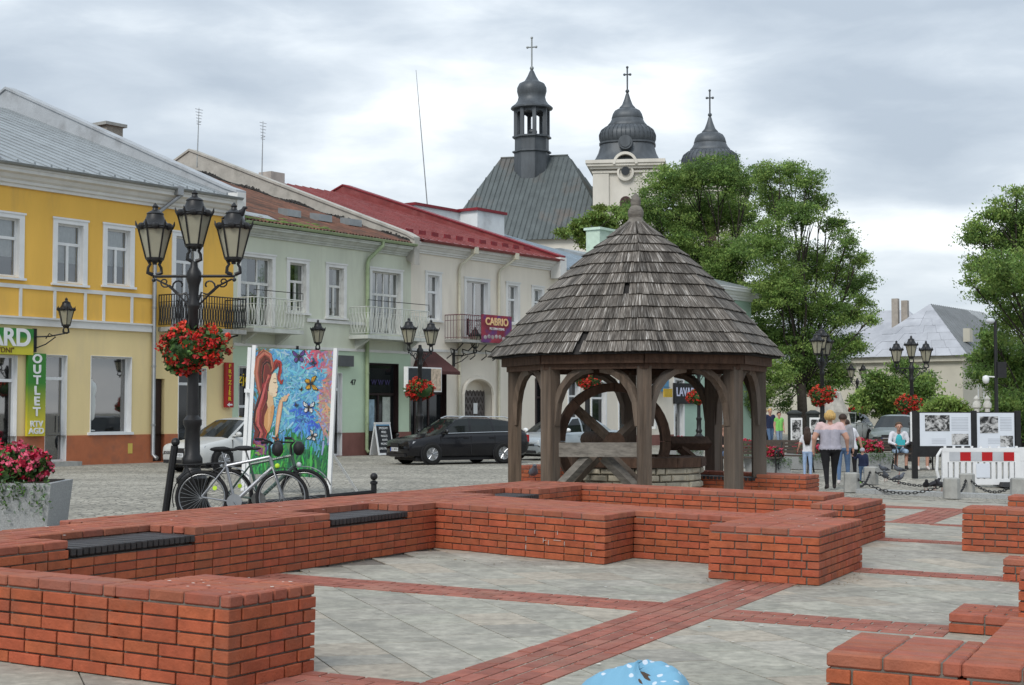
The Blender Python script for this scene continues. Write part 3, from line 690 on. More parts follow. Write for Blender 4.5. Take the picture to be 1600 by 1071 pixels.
text('lettering', '"DNI"', .22, M('brown_print', (.12, .06, .02), .6), sg, (Ls-.95, -.066, hh*.15))
sg = thing('outlet_sign', 'tall narrow green and yellow sign reading OUTLET between the shop doors', 'sign', fpos(41, 682, .1), FROT)
Lw = fs(69)-fs(41); oz0, oz1 = Z(55, 682), Z(55, 553)
MB().box(0, Lw, -.04, .06, 0, oz1-oz0).build('board', grad_mat('green_yellow_print_tall', (.6, .5, .03), (.03, .2, .02), oz0+.3, oz0+1.6), sg)
for i, c in enumerate('OUTLET'): text('letter', c, .36, WHITE, sg, (Lw/2, -.048, (oz1-oz0)*(.93-.128*i)), sx=1.15, bold=.012)
text('letter', 'RTV', .24, WHITE, sg, (Lw/2, -.047, (oz1-oz0)*.145), sx=1.05, bold=.008); text('letter', 'AGD', .24, WHITE, sg, (Lw/2, -.047, (oz1-oz0)*.06), sx=1.05, bold=.008)
# dressed mannequin and seated figure behind the shop window
mq = thing('mannequin', 'headless shop mannequin in a white dress behind the display window', 'mannequin', FP0+FD*fs(152)+FN*.28+Vector((0, 0, 1.02)), FROT)
MB().lathe([(.02, 0), (.13, .01), (.13, .03), (.02, .05), (.015, .3), (.1, .4), (.14, .8), (.12, 1.1), (.17, 1.35), (.13, 1.5), (.05, 1.55), (.04, 1.62)], 14).build('torso', M('white_dress', (.6, .62, .6), .8, .08), mq, smooth=True)
# ------------------------------------------------------------------ 2 green house no. 47
sG0, sG1 = 6.98, 16.55; t = house('house', 'pale green weathered house number 47 with rusty corrugated roof', sG0)
X = lambda px: fs(px)-sG0; E_ = sG1-sG0; eZ = 8.1
up = [(X(374), X(424), 4.62, Z(400, 402)), (X(451), X(477), Z(464, 488), Z(464, 411)), (X(512), X(536), Z(524, 496), Z(524, 418)), (X(580), X(625), 4.62, Z(602, 425))]
low = [(X(372.5), X(392), .1, Z(380, 572)), (X(521), X(534), .0, Z(528, 583)), (X(573), X(622), .0, Z(597, 568))]
mb = MB(); holes_wall(mb, 0, E_, 3.95, 7.75, up); mb.build('wall', GRN, t)
mb = MB(); holes_wall(mb, 0, E_, .85, 3.95, low); mb.build('shop_wall', GRNB, t)
mb = MB(); holes_wall(mb, 0, E_, -.1, .85, low, y=-.03, th=.39); mb.build('plinth', BROWNP, t)
MB().box(.02, E_-.02, .37, 24, 0, 8.0).build('house_core', GRNB, t)
mb = MB(); mb.box(0, E_, -.05, -.002, 3.9, 4.0); mb.box(X(478), X(570), -.06, -.003, 4.9, 5.02); mb.build('storey_band', TRIM, t)
window(t, *up[0], vs=(.33, .66), tr=.62, topv=(.6,), sur=.14, mat=WHITED, surmat=TRIM, sill=False, name='balcony_door')
window(t, *up[1], tr=.62, sur=.15, mat=WHITED, surmat=TRIM); window(t, *up[2], tr=.62, sur=.15, mat=WHITED, surmat=TRIM)
window(t, *up[3], vs=(.27, .5, .73), tr=.63, topv=(.27, .5, .73), sur=.13, mat=WHITED, surmat=TRIM, sill=False, name='balcony_door', bar=.045)
cornice(t, 0, E_, 7.75, eZ, .4, TRIMG); gutter(t, .05, E_-.2, -.44, eZ+.1, PIPEG, .085)
slope = (12.2-eZ)/12.8
# corrugated sheets, each its own piece
nsh = 26; wsh = (E_-.4)/nsh; L_ = math.hypot(12.8, 12.2-eZ); a_ = math.atan2(12.2-eZ, 12.8)
mb = MB(); k_ = 8
for i in range(k_):
    for j in range(1): mb.quad((wsh*i/k_, 0, .032*math.sin(2*PI*2*i/k_)), (wsh*(i+1)/k_, 0, .032*math.sin(2*PI*2*(i+1)/k_)), (wsh*(i+1)/k_, L_/4+.08, .032*math.sin(2*PI*2*(i+1)/k_)), (wsh*i/k_, L_/4+.08, .032*math.sin(2*PI*2*i/k_)))
me = mb.mesh('corrugated_sheet', RUST, smooth=True)
for i in range(nsh):
    for j in range(4):
        obj('corrugated_sheet', me, t, mw=Matrix.Translation((i*wsh, -.4, eZ+.12)) @ Matrix.Rotation(a_, 4, 'X') @ Matrix.Translation((0, j*L_/4, .012*(3-j)+random.uniform(0, .01))))
MB().quad((0, 12.4, 12.2), (E_, 12.4, 12.2), (E_, 24, 8.2), (0, 24, 8.2)).build('rear_roof', RUST, t)
MB().quad((0, -.3, eZ+.02), (E_, -.3, eZ+.02), (E_, 12.4, 12.05), (0, 12.4, 12.05)).build('roof_deck', TAR, t)
fw = ribbon_parapet(t, E_-.3, E_+.02, [(-.42, 8.4), (.0, 8.62), (12.5, 13.2), (24, 8.6)], 1.0, PARA, .1, PARA)
mb = MB(); random.seed(5); n = 170
for k in range(n):           # torn felt flashing along the fire wall
    y0 = -.2+12.3*k/n; y1 = -.2+12.3*(k+1)/n; f_ = lambda y: eZ+.12+(y+.4)*slope+.05
    wd = random.uniform(.05, .2)*(1.2+math.sin(k*.31)); hh = random.uniform(.03, .07)*(1.3+math.sin(k*.17))
    mb.quad((E_-.3-wd, y0, f_(y0)), (E_-.31, y0, f_(y0)+hh), (E_-.31, y1, f_(y1)+hh), (E_-.3-wd, y1, f_(y1)))
mb.build('torn_flashing', TAR, t)
mb = MB(); random.seed(9)
for k in range(90):          # moss cushions above the gutter
    x = random.uniform(.3, 5.2); y = random.uniform(-.42, .9)*random.random(); r_ = random.uniform(.06, .22)
    mb.ball((x, y, eZ+.12+(y+.4)*slope+.02), r_, 7, 4, (1.4, 1, .28))
mb.build('moss', MOSS, t, smooth=True, kind='stuff')
for px, py in ((451, 336), (500, 343), (547, 350)):
    sx_, sz_ = fac(px, py, 1.9); x = sx_-sG0; y = 1.9; z = eZ+.12+(y+.4)*slope
    MB().hexa([(x-.36, y-.3, z+.0), (x+.36, y-.3, z+.0), (x+.36, y+.2, z+.05), (x-.36, y+.2, z+.05)], [(x-.36, y-.3, z+.26), (x+.36, y-.3, z+.26), (x+.36, y+.2, z+.34), (x-.36, y+.2, z+.34)]).build('roof_hatch', ZINC, t)
MB().quad((.3, .4, eZ+.14+.8*slope+.06), (2.2, .1, eZ+.14+.5*slope+.06), (2.6, 1.0, eZ+.14+1.4*slope+.06), (.3, 1.6, eZ+.14+2*slope+.06)).build('felt_patch', ZINC, t)
sx_, sz_ = fac(427, 272, 11.8); MB().box(sx_-sG0-.45, sx_-sG0+.45, 11.5, 12.3, 11.8, sz_+.05).build('chimney', PARA, t)
pipe(t, [(X(584), -.44, eZ+.05), (X(584), -.44, eZ-.12), (X(572), -.12, eZ-.65), (X(570), -.12, eZ-.85), (X(570), -.12, .2), (X(570.5), -.22, .1)], .075, PIPEG)
XF = lambda px: fac(px, 520, -.92)[0]-sG0
for (a, b, nm) in ((.05, XF(474), 0), (XF(574), XF(671), 1)):
    b = min(b, E_+.5); MB().box(a, b, -.95, 0, 4.36-.0, 4.5).build('balcony', TRIMG, t)
    railing(t, a+.03, b-.03, -.92, 4.5, 1.05, TRIMG, .15, 'balcony_railing', 1, .017)
    mb = MB(); mb.tube([(a+.03, -.92, 5.55), (a+.03, -.92, 5.8), (b-.03, -.92, 5.8), (b-.03, -.92, 5.55)], .014, 5)
    mb.build('upper_rail', BLACK, t)
    mb = MB()
    for x in (a+.4, b-.4): mb.prism([(-.7, 4.355), (0, 4.355), (0, 3.95)][::-1], 'x', x-.07, x+.07)
    mb.build('bracket', TRIMG, t)
# hairdresser's window
wn = window(t, *low[0], vs=(), tr=.55, sur=0, sill=False, curtain=False, name='shop_window', glass=DARKGLASS)
text('lettering', 'zje', .5, M('yellow_print', (.7, .5, .03), .5), wn, ((low[0][0]+low[0][1])/2+.05, .1, Z(380, 592)))
mb = MB(); cxh = (low[0][0]+low[0][1])/2
for k in range(6): mb.tube([(cxh-.4+.07*k, .11, 1.55-.02*k), (cxh-.25+.07*k, .11, 1.3-.03*k), (cxh-.05+.08*k, .11, 1.05-.02*k)], .022, 5)
mb.build('painted_hair', M('yellow_hair_paint', (.65, .45, .03), .5), wn)
sg = thing('hairdresser_sign', 'narrow red sign with yellow letters reading FRYZJER and an arrow', 'sign', fpos(351, 637, .12), FROT)
Lw = fs(364)-fs(351); hh = Z(357, 567)-Z(357, 637)
MB().box(0, Lw, -.03, .05, 0, hh).build('board', M('red_sign', (.36, .02, .02), .5, .06), sg); YP = MATS['yellow_print']
for i, c in enumerate('FRYZJER'): text('letter', c, .19, YP, sg, (Lw/2, -.036, hh*(.92-.122*i)), sx=1.15, bold=.006)
mb = MB(); mb.add([(Lw*.2, -.036, hh*.06), (Lw*.5, -.036, hh*.015), (Lw*.5, -.036, hh*.045), (Lw*.85, -.036, hh*.045), (Lw*.85, -.036, hh*.08), (Lw*.5, -.036, hh*.08), (Lw*.5, -.036, hh*.11)], [(0, 1, 2, 3, 4, 5, 6)]); mb.build('arrow', WHITE, sg)
window(t, *low[1], vs=(), tr=.8, sur=0, sill=False, curtain=False, name='entrance_door', glass=DARKGLASS)
wn = window(t, *low[2], vs=(.45,), tr=.66, sur=0, sill=False, curtain=False, name='shop_window', mat=M('dark_wood_frame', (.022, .012, .012), .5), glass=DARKGLASS)
text('lettering', 'W W W', .3, M('purple_neon_off', (.06, .05, .14), .5), wn, ((low[2][0]+low[2][1])/2, .1, 2.75))
MB().quad((low[2][0]+.2, .15, .9), (low[2][0]+.62, .15, .9), (low[2][0]+.62, .15, 2.1), (low[2][0]+.2, .15, 2.1)).build('poster', M('pale_blue_poster', (.3, .42, .5), .6, .3, 5), wn)
MB().quad((low[2][1]-.75, .15, .75), (low[2][1]-.3, .15, .75), (low[2][1]-.3, .15, 2.2), (low[2][1]-.75, .15, 2.2)).build('lace_curtain', M('lace', (.42, .46, .42), .9, .2, 8), wn)
text('house_number', '47', .3, BLACK, t, (X(551.5), -.012, Z(552, 598)))
MB().box(X(524), X(546), -.22, -.002, Z(535, 573), Z(535, 556)).build('sign_box', M('grey_sign', (.08, .085, .09), .6), t)
# ------------------------------------------------------------------ 3 cream house with red roof
sC0, sC1 = 16.55, 26.7; t = house('house', 'cream house with dark red metal roof and arched gateway', sC0)
X = lambda px: fs(px)-sC0; E_ = sC1-sC0; eZ = 8.4
up = [(X(667), X(686), Z(676, 500), Z(676, 430)), (X(728), X(762), 4.75, Z(745, 440)), (X(793), X(809), Z(800, 505), Z(800, 446)), (X(833), X(847), Z(840, 505), Z(840, 452))]
low = [(X(640), X(697), .0, Z(668, 575)), (X(722), X(770), .0, 3.05), (X(800), X(808), .1, 3.0), (X(838), X(850), .1, 3.0)]
mb = MB(); holes_wall(mb, 0, E_, 4.1, 8.0, up); mb.build('wall', CREAM, t)
mb = MB(); holes_wall(mb, 0, E_, .4, 4.1, low, th=.5); mb.build('shop_wall', CREAM, t)
mb = MB(); holes_wall(mb, 0, E_, -.1, .4, low, y=-.02, th=.52); mb.build('plinth', BROWNP, t)
MB().box(.02, E_-.02, .55, 24, 0, 8.2).build('house_core', CREAM, t)
mb = MB(); mb.box(0, E_, -.05, -.002, 4.05, 4.15); mb.build('storey_band', TRIM, t)
for i, h in enumerate(up): window(t, *h, vs=(.5,) if i == 1 else (), tr=.62 if i != 1 else 0, sur=.14, sill=(i != 1), surmat=TRIM, name='balcony_door' if i == 1 else 'window', curtain=(i != 1))
cornice(t, 0, E_, 7.95, eZ-.05, .42, TRIM); gutter(t, .1, E_-.1, -.5, eZ+.02, REDR, .09)
rz = 12.45; roof_pans(t, .05, E_-.4, -.5, eZ+.05, 12.3, rz, REDR, .5)
MB().quad((0, 12.3, rz), (E_, 12.3, rz), (E_, 24, 8.6), (0, 24, 8.6)).build('rear_roof', REDR, t)
fw = ribbon_parapet(t, E_-.4, E_+.05, [(-.5, 8.55), (12.45, 12.88), (24, 8.8)], .8, REDR, .07, REDD)
for k in range(11):
    x = .6+k*.82; y = .75; z = eZ+.05+(y+.5)*(rz-eZ-.05)/12.8
    MB().box(x, x+.42, y-.02, y+.02, z, z+.17).build('snow_guard', REDD, t)
MB().box(E_-.42, E_+.07, -.58, -.05, 7.6, 8.52).build('corbel', TRIM, t)
for px in (727, 791):
    pb = {727: 715, 791: 777}[px]
    pipe(t, [(X(px), -.5, eZ), (X(px), -.5, eZ-.2), (X(pb)+.1, -.1, eZ-.72), (X(pb), -.1, eZ-.9), (X(pb), -.1, .2), (X(pb)+.02, -.2, .1)], .06, PIPEC)
    MB().box(X(px)-.13, X(px)+.13, -.6, -.4, eZ-.25, eZ+.02).build('rain_hopper', PIPEC, t)
a, b = fac(722, 520, -.9)[0]-sC0, fac(800, 520, -.9)[0]-sC0; MB().box(a, b, -.9, 0, 4.45, 4.56).build('balcony', CONC, t); railing(t, a+.03, b-.03, -.87, 4.56, 1.0, M('rusty_red_iron', (.12, .04, .05), .6), .14, 'balcony_railing', 0, .013)
mb = MB()
for k in range(5):
    x = a+.15+(b-a-.3)*k/4; mb.tube([(x, 0, 3.8), (x, -.25, 3.95), (x, -.2, 4.2), (x, -.5, 4.12), (x, -.85, 4.4)], .025, 5)
mb.build('bracket', BLACK, t)
# arched gateway: infill above a half-ellipse
x0, x1 = low[1][:2]; zs, zt = 2.35, 3.05; mb = MB(); n = 14
for k in range(n):
    xa, xb = x0+(x1-x0)*k/n, x0+(x1-x0)*(k+1)/n
    f_ = lambda x: zs+(zt-.02-zs)*math.sqrt(max(0, 1-((x-(x0+x1)/2)/((x1-x0)/2))**2))
    mb.hexa([(xa, .0, f_(xa)), (xb, .0, f_(xb)), (xb, .5, f_(xb)), (xa, .5, f_(xa))], [(xa, .0, zt+.001), (xb, .0, zt+.001), (xb, .5, zt+.001), (xa, .5, zt+.001)])
mb.build('arch', CREAM, t)
mb = MB()
for k in range(n+1):
    pass
arc = [(x0, -.03, .0)]+[(x0+(x1-x0)*k/20, -.03, zs+(zt-zs)*math.sqrt(max(0, 1-(2*k/20-1)**2))) for k in range(21)]+[(x1, -.03, 0)]
MB().tube(arc, .09, 6).build('archivolt', CREAM, t)
gx1 = x1-.04; gm = M('grey_brown_iron', (.075, .06, .055), .6); mb = MB(); mb.box(x0+.05, gx1, .4, .43, .05, 2.5); gt = mb.build('gate', M('gate_sheet', (.13, .115, .11), .7, .2), t)
mb = MB()
for r_ in range(8):
    for c in range(8):
        cx, cz = x0+.18+c*(gx1-x0-.36)/7, .2+r_*.3
        mb.tube([(cx-.11, .385, cz+.24), (cx, .385, cz), (cx+.11, .385, cz+.24)], .016, 4)
mb.build('lattice', gm, gt); MB().box(x0+(gx1-x0)*.6, x0+(gx1-x0)*.6+.28, .36, .37, 1.55, 2.0).build('notice', WHITE, gt)
MB().box(x0, x1, .44, .5, 2.5, 3.04).build('tympanum', CREAM, t)
wn = window(t, *low[0], vs=(.25, .62), tr=.7, sur=0, sill=False, curtain=False, name='shop_door', mat=MATS['dark_wood_frame'], glass=DARKGLASS, rec=.2)
text('lettering', 'margarita', .26, M('pale_lettering', (.4, .42, .42), .5), wn, (low[0][1]-.6, .18, Z(690, 595)))
window(t, *low[2], vs=(), tr=.75, sur=.1, sill=False, curtain=False, name='entrance_door', mat=MATS['dark_wood_frame'], glass=DARKGLASS); window(t, *low[3], vs=(), tr=.75, sur=.1, sill=False, curtain=False, name='entrance_door', mat=MATS['dark_wood_frame'], glass=DARKGLASS)
aw0, aw1 = X(642), X(712); za, zb = Z(680, 549), Z(680, 582); mb = MB(); i_ = .45
aw0, aw1 = fac(640, 582, -1)[0]-sC0, fac(719, 582, -1)[0]-sC0; aw0 = max(aw0, .02); zb = fac(680, 580, -1)[1]
mb.add([(aw0+i_, -.02, za), (aw1-i_, -.02, za), (aw1, -1.0, zb), (aw0, -1.0, zb), (aw0, -.02, zb), (aw1, -.02, zb), (aw1, -1, zb-.12), (aw0, -1, zb-.12)], [(0, 3, 2, 1), (0, 4, 3), (1, 2, 5), (3, 7, 6, 2)])
mb.build('awning', M('brown_awning', (.075, .03, .028), .85, .12, 3), t)
sg = thing('light_box', 'rectangular shop light box with a pale photo end under the brown awning', 'sign', fpos(634, 612, 1.15), FROT)
Lw = fac(687, 590, -1.15)[0]-fac(634, 590, -1.15)[0]; MB().box(0, Lw, -.1, .1, 0, .95).build('case', WHITE, sg)
MB().box(.04, Lw*.68, -.106, -.1, .05, .9).build('print', M('dark_print', (.025, .03, .035), .4, .4, 3), sg); MB().box(Lw*.68, Lw-.04, -.106, -.1, .05, .9).build('print', M('photo_print', (.5, .4, .3), .4, .5, 6), sg)
text('lettering', 'inqx', .4, M('blue_print', (.06, .16, .3), .4), sg, (Lw*.3, -.112, .4))
bn = thing('banner', 'red and purple advertising banner reading CABRIO on the balcony railing', 'banner', fpos(752, 538, .95), FROT)
Lw = fac(799, 520, -.95)[0]-fac(752, 520, -.95)[0]; hb = 1.15; z0 = 4.5; bn.location.z = 4.48
mb = MB(); mb.box(0, Lw, -.02, 0, 0, hb); mb.build('sheet', M('banner_print', (.26, .03, .05), .6, .4, 1.8, col2=(.12, .04, .16), sc2=1.5, th2=(.5, .6)), bn)
text('lettering', 'CABRIO', .42, M('banner_letters', (.75, .5, .25), .5), bn, (Lw/2, -.026, hb*.75), bold=.012, sx=1.05); text('lettering', 'PIZZERIA KEBAB', .14, WHITE, bn, (Lw/2, -.026, hb*.5))
mb = MB(); random.seed(3)
for k in range(7): mb.ball((Lw*(.12+.12*k), -.02, hb*.2+random.uniform(-.05, .08)), .11, 8, 5, (1, .15, .8))
mb.build('picture', M('banner_food', (.35, .3, .3), .6, .5, 5), bn)
# ------------------------------------------------------------------ 4 next house (blue-grey roof), behind the shelter
sN0, sN1 = 26.7, 37.5; t = house('house', 'cream house with blue-grey metal roof seen behind the well shelter', sN0)
X = lambda px: fs(px)-sN0; E_ = sN1-sN0; eZ = 8.0
low = [(X(888), X(893)+.6, .1, 3.1), (3.0, 4.2, .1, 3.0), (5.4, 6.5, .0, 3.2), (7.6, 8.8, .8, 3.0)]; up = [(1.2+2.4*k, 2.2+2.4*k, 5.2, 7.1) for k in range(4)]
mb = MB(); holes_wall(mb, 0, E_, .5, 7.6, low+up); mb.build('wall', CREAM, t); mb = MB(); holes_wall(mb, 0, E_, -.1, .5, low, y=-.02, th=.38); mb.build('plinth', BROWNP, t)
MB().box(.02, E_-.02, .38, 24, 0, 7.8).build('house_core', CREAM, t)
for h in up: window(t, *h)
for h in low: window(t, *h, vs=(), tr=.75, sur=.08, sill=False, curtain=False, name='shop_door', glass=DARKGLASS)
cornice(t, 0, E_, 7.6, eZ, .42, TRIM); roof_pans(t, .05, E_, -.5, eZ+.03, 12.4, 11.9, ZINCB, .5)
MB().quad((0, 12.4, 11.9), (E_, 12.4, 11.9), (E_, 24, 8.2), (0, 24, 8.2)).build('rear_roof', ZINCB, t)
sg = thing('blue_sign', 'small blue projecting sign seen through the shelter arch', 'sign', fpos(1036, 612, .2), FROT); MB().box(-.7, .5, -.05, .05, 0, 1.0).build('board', M('blue_board', (.09, .25, .42), .5, .1), sg)
# white chimney blocks with red caps
WCH = M('whitewashed_block', (.66, .67, .67), .85, .08, 2, col2=(.5, .5, .5), sc2=1)
for (p0, p1, pt, pb, off, lb, prt) in ((649, 745, 318, 372, 10.2, 'long white chimney block with red cap behind the red roof', 0), (746, 797, 326, 372, 9.0, 'shorter white chimney block with red cap next to the long one', 0)):
    s0_, z1_ = fac(p0, pt+3, off); s1_, _ = fac(p1, pt, off); _, z0_ = fac(p1, pb, off); cut = fac(p1-9, pt, off)[0]
    c_ = thing('chimney_block', lb, 'chimney', FP0+FD*s0_+FN*off+Vector((0, 0, 9.0)), FROT)
    MB().box(0, cut-s0_, 0, 1.3, 0, z1_-9).build('shaft', WCH, c_); MB().box(-.15, cut-s0_+.12, -.12, 1.42, z1_-9, z1_-8.86).build('cap', REDD, c_)
# ------------------------------------------------------------------ 5 mint house at the end of the row
sM0, sM1 = 37.5, 46.0; t = house('house', 'mint green corner house with white cornice at the end of the row', sM0)
X = lambda px: fs(px)-sM0; E_ = sM1-sM0; MINT = M('mint_green_render', (.36, .50, .42), .88, .06, .9)
low = [(X(1054), X(1067), .1, 3.25), (4.2, 5.6, .9, 3.0)]; up = [(1.0+2.5*k, 2.1+2.5*k, 5.0, 7.0) for k in range(3)]
mb = MB(); holes_wall(mb, 0, E_, -.1, 7.7, low+up); mb.build('wall', MINT, t); MB().box(.02, E_-.001, .38, 18, 0, 7.75).build('house_core', MINT, t)
for h in up: window(t, *h)
window(t, *low[0], vs=(), tr=.75, sur=.12, sill=False, curtain=False, name='shop_door'); window(t, *low[1], vs=(.5,), tr=.75, sur=.12, curtain=False, name='shop_window')
cornice(t, 0, E_, 7.7, 8.35, .5, WHITE); MB().hexa([(-.1, -.5, 8.36), (E_+.45, -.5, 8.36), (E_+.45, 18.4, 8.36), (-.1, 18.4, 8.36)], [(0, 7, 10.4), (E_-1, 7, 10.4), (E_-1, 11, 10.4), (0, 11, 10.4)]).build('roof', ZINC, t)
MB().box(E_+.0005, E_+.3, -.5, 18.4, 7.9, 8.35).build('side_cornice', WHITE, t)
sg = thing('fascia_sign', 'dark fascia reading LAVARD on the mint green house through the shelter', 'sign', fpos(1053, 625, .06), FROT)
Lw = fs(1085)-fs(1053); MB().box(0, Lw*1.3, -.05, .05, -.2, .85).build('board', DGREY, sg); text('lettering', 'LAVARD', .62, M('lilac_letters', (.55, .58, .75), .5), sg, (Lw*.62, -.06, .38), bold=.01)
sg = thing('hanging_sign', 'small yellow bracket sign beside the dark fascia', 'sign', fpos(1046, 621, .7), FROT); mb = MB(); mb.box(-.55, .25, -.03, .03, 0, .42); mb.build('plate', M('yellow_plate', (.5, .33, .03), .5), sg); MB().tube([(-.5, 0, .5), (.6, .3, .5)], .015, 5).build('bracket', BLACK, sg)
s_c, z_c = fac(937, 383, 7); s_d, z_d = fac(960, 363, 7)
c_ = thing('chimney_block', 'pale mint chimney block just left of the shelter finial', 'chimney', FP0+FD*s_c+FN*7+Vector((0, 0, 8.5)), FROT); MB().box(0, 2.6, 0, .9, 0, z_d-8.5).build('shaft', M('pale_mint', (.5, .62, .52), .85), c_); MB().box(-.1, 2.7, -.1, 1.0, z_d-8.5, z_d-8.36).build('cap', M('pale_mint_cap', (.55, .68, .58), .8), c_)
# ------------------------------------------------------------------ aerials
def aerial(px0, py0, px1, py1, off, lab, bars=True):
    s_, z0 = fac(px0, py0, off); _, z1 = fac(px0, py1, off); lean = fac(px1, py1, off)[0]-s_
    t = thing('aerial', lab, 'aerial', FP0+FD*s_+FN*off+Vector((0, 0, z0-.6)), FROT)
    hh = z1-z0+.6; MB().tube([(0, 0, 0), (lean*.5, 0, hh*.5), (lean, 0, hh)], [.03, .025, .012], 6).build('mast', ZINC, t)
    if bars:
        mb = MB()
        for k in range(6):
            z = hh*(.97-.05*k); mb.tube([(lean-.22+.02*k, 0, z), (lean+.22-.02*k, 0, z)], .012, 5)
        mb.tube([(lean-.02, -.15, hh*.75), (lean+.02, .15, hh*.75)], .012, 5); mb.build('crossbar', ZINC, t)
aerial(308, 240, 311, 168, 12, 'short roof aerial with crossbars on the yellow and green party wall')
aerial(409, 270, 411, 189, 11.5, 'roof aerial standing over the rusty corrugated roof')
aerial(669, 318, 650, 115, 10.5, 'tall thin leaning radio mast on the long white chimney', False)
# ------------------------------------------------------------------ wall lanterns are made with the street lamps
# ================================================================== church, far houses, trees
CUP = M('weathered_copper_sheet', (.10, .115, .115), .55, .2, .9, metal=.2, spec=.4, col2=(.15, .12, .10), sc2=.25, th2=(.55, .75), stretch=(1, 1, .3))
CUPD = M('dark_dome_sheet', (.075, .085, .095), .5, .3, 1.2, metal=.25, spec=.45, stretch=(1, 1, .25))
CHW = M('church_render', (.62, .59, .53), .9, .1, .5, col2=(.48, .46, .41), sc2=.35, th2=(.5, .8), stretch=(1, 1, .4))
def sq_lathe(mb, prof, n=32, p=3.2, rot=0.):
    o = len(mb.v)
    for r_, z in prof:
        for j in range(n):
            a = 2*PI*j/n; c, s_ = math.cos(a), math.sin(a); k = (abs(c)**p+abs(s_)**p)**(-1/p)
            x, y = r_*k*c, r_*k*s_; mb.v.append((x*math.cos(rot)-y*math.sin(rot), x*math.sin(rot)+y*math.cos(rot), z))
    for i in range(len(prof)-1):
        for j in range(n): mb.f.append((o+i*n+j, o+i*n+(j+1) % n, o+(i+1)*n+(j+1) % n, o+(i+1)*n+j))
    mb.f.append(tuple(o+j for j in range(n-1, -1, -1))); mb.f.append(tuple(o+(len(prof)-1)*n+j for j in range(n)))
YC = 175.; k_ = FP/YC; zc_ = lambda y: EYE+(645-y)/k_
c0 = at(835, 645, YC); ch = thing('church', 'grey-roofed church with a ridge turret and two domed towers beyond the street', 'church', (c0.x, c0.y, 0), R(-14))
def cr(mb, cx, cy, zb, h, arm):           # latin cross with a small scroll at each tip
    mb.tube([(cx, cy, zb), (cx, cy, zb+h)], .09, 6); mb.tube([(cx-arm, cy, zb+h*.68), (cx+arm, cy, zb+h*.68)], .08, 6)
    for x, z in ((cx-arm, zb+h*.68), (cx+arm, zb+h*.68), (cx, zb+h)): mb.ball((x, cy, z), .16, 6, 4)
rz, ez = zc_(243), zc_(392); hw = 11.5; hl_ = 11.3; rl = 4.0
hll = 8.2; rf = MB().add([(-hll, -hw, ez), (hl_, -hw, ez), (hl_, hw, ez), (-hll, hw, ez), (-rl, 0, rz), (rl, 0, rz)], [(0, 1, 5, 4), (1, 2, 5), (2, 3, 4, 5), (3, 0, 4)]).build('roof', CUP, ch)
mb = MB()
for k in range(34):                         # standing seams
    x = -hll+.3+k*(hl_+hll-.6)/33; f_ = 1. if abs(x) < rl else ((hl_-x)/(hl_-rl) if x > 0 else (hll+x)/(hll-rl))
    mb.tube([(x, -hw-.02, ez+.05), (x, -hw+hw*f_, ez+(rz-ez)*f_+.05)], .055, 4)
for k in range(24):
    y = -hw+.4+k*(2*hw-.8)/23; f_ = 1-abs(y)/hw
    mb.tube([(hl_+.02, y, ez+.05), (hl_-(hl_-rl)*f_, y, ez+(rz-ez)*f_+.05)], .055, 4)
mb.tube([(-rl, 0, rz), (rl, 0, rz)], .14, 6); mb.build('standing_seam', CUP, rf)
MB().box(-hll+.6, hl_-.6, -hw+.6, hw-.6, 0, ez+.05).build('nave_wall', CHW, ch)
# ridge turret
tu = MB(); q = 1/k_; ty = -1.2
tu.lathe([(28*q, zc_(300)), (28*q, zc_(241)), (31*q, zc_(240)), (31*q, zc_(238)), (27*q, zc_(237)), (27*q, zc_(218)), (31*q, zc_(217)), (31*q, zc_(214.5)), (26*q, zc_(214))], 8, (-.0, ty, 0), PI/8)
tw = tu.build('turret', CUPD, ch)
mb = MB()
for j in range(8):
    a = 2*PI*j/8+PI/8; mb.box(25.3*q*math.cos(a)-.2, 25.3*q*math.cos(a)+.2, ty+25.3*q*math.sin(a)-.2, ty+25.3*q*math.sin(a)+.2, zc_(215), zc_(170))
    b = a+2*PI/8; P = lambda t_, z: (25.6*q*(math.cos(a)*(1-t_)+math.cos(b)*t_), ty+25.6*q*(math.sin(a)*(1-t_)+math.sin(b)*t_), z)
    for i in range(6):                     # little arches
        t0, t1 = i/6, (i+1)/6; z0, z1 = [zc_(187)+(zc_(176)-zc_(187))*math.sqrt(max(0, 1-(2*t_-1)**2)) for t_ in (t0, t1)]
        mb.quad(P(t0, z0), P(t1, z1), P(t1, zc_(170)), P(t0, zc_(170)))
mb.build('arcade', CUPD, tw)
mb = MB(); mb.lathe([(26*q, zc_(173)), (33*q, zc_(171)), (33*q, zc_(168.5)), (27*q, zc_(164)), (22.5*q, zc_(158)), (21*q, zc_(152)), (22*q, zc_(148)), (23.3*q, zc_(143)), (23*q, zc_(137)), (20*q, zc_(131)), (13*q, zc_(127.5)), (11.5*q, zc_(126.5)), (7*q, zc_(119)), (3.4*q, zc_(111)), (1.5*q, zc_(108))], 16, (0, ty, 0), PI/16)
mb.build('onion_dome', CUPD, tw, smooth=50); mb = MB(); mb.ball((0, ty, zc_(106)), 3.3*q, 10, 7); cr(mb, 0, ty, zc_(104), zc_(58)-zc_(104), 7*q); mb.build('cross', M('pale_gilt', (.25, .27, .27), .5, metal=.4), tw)
MB().ball((.1, ty, zc_(207)), .55, 10, 6, (1, 1, .7)).build('bell', CUPD, tw)
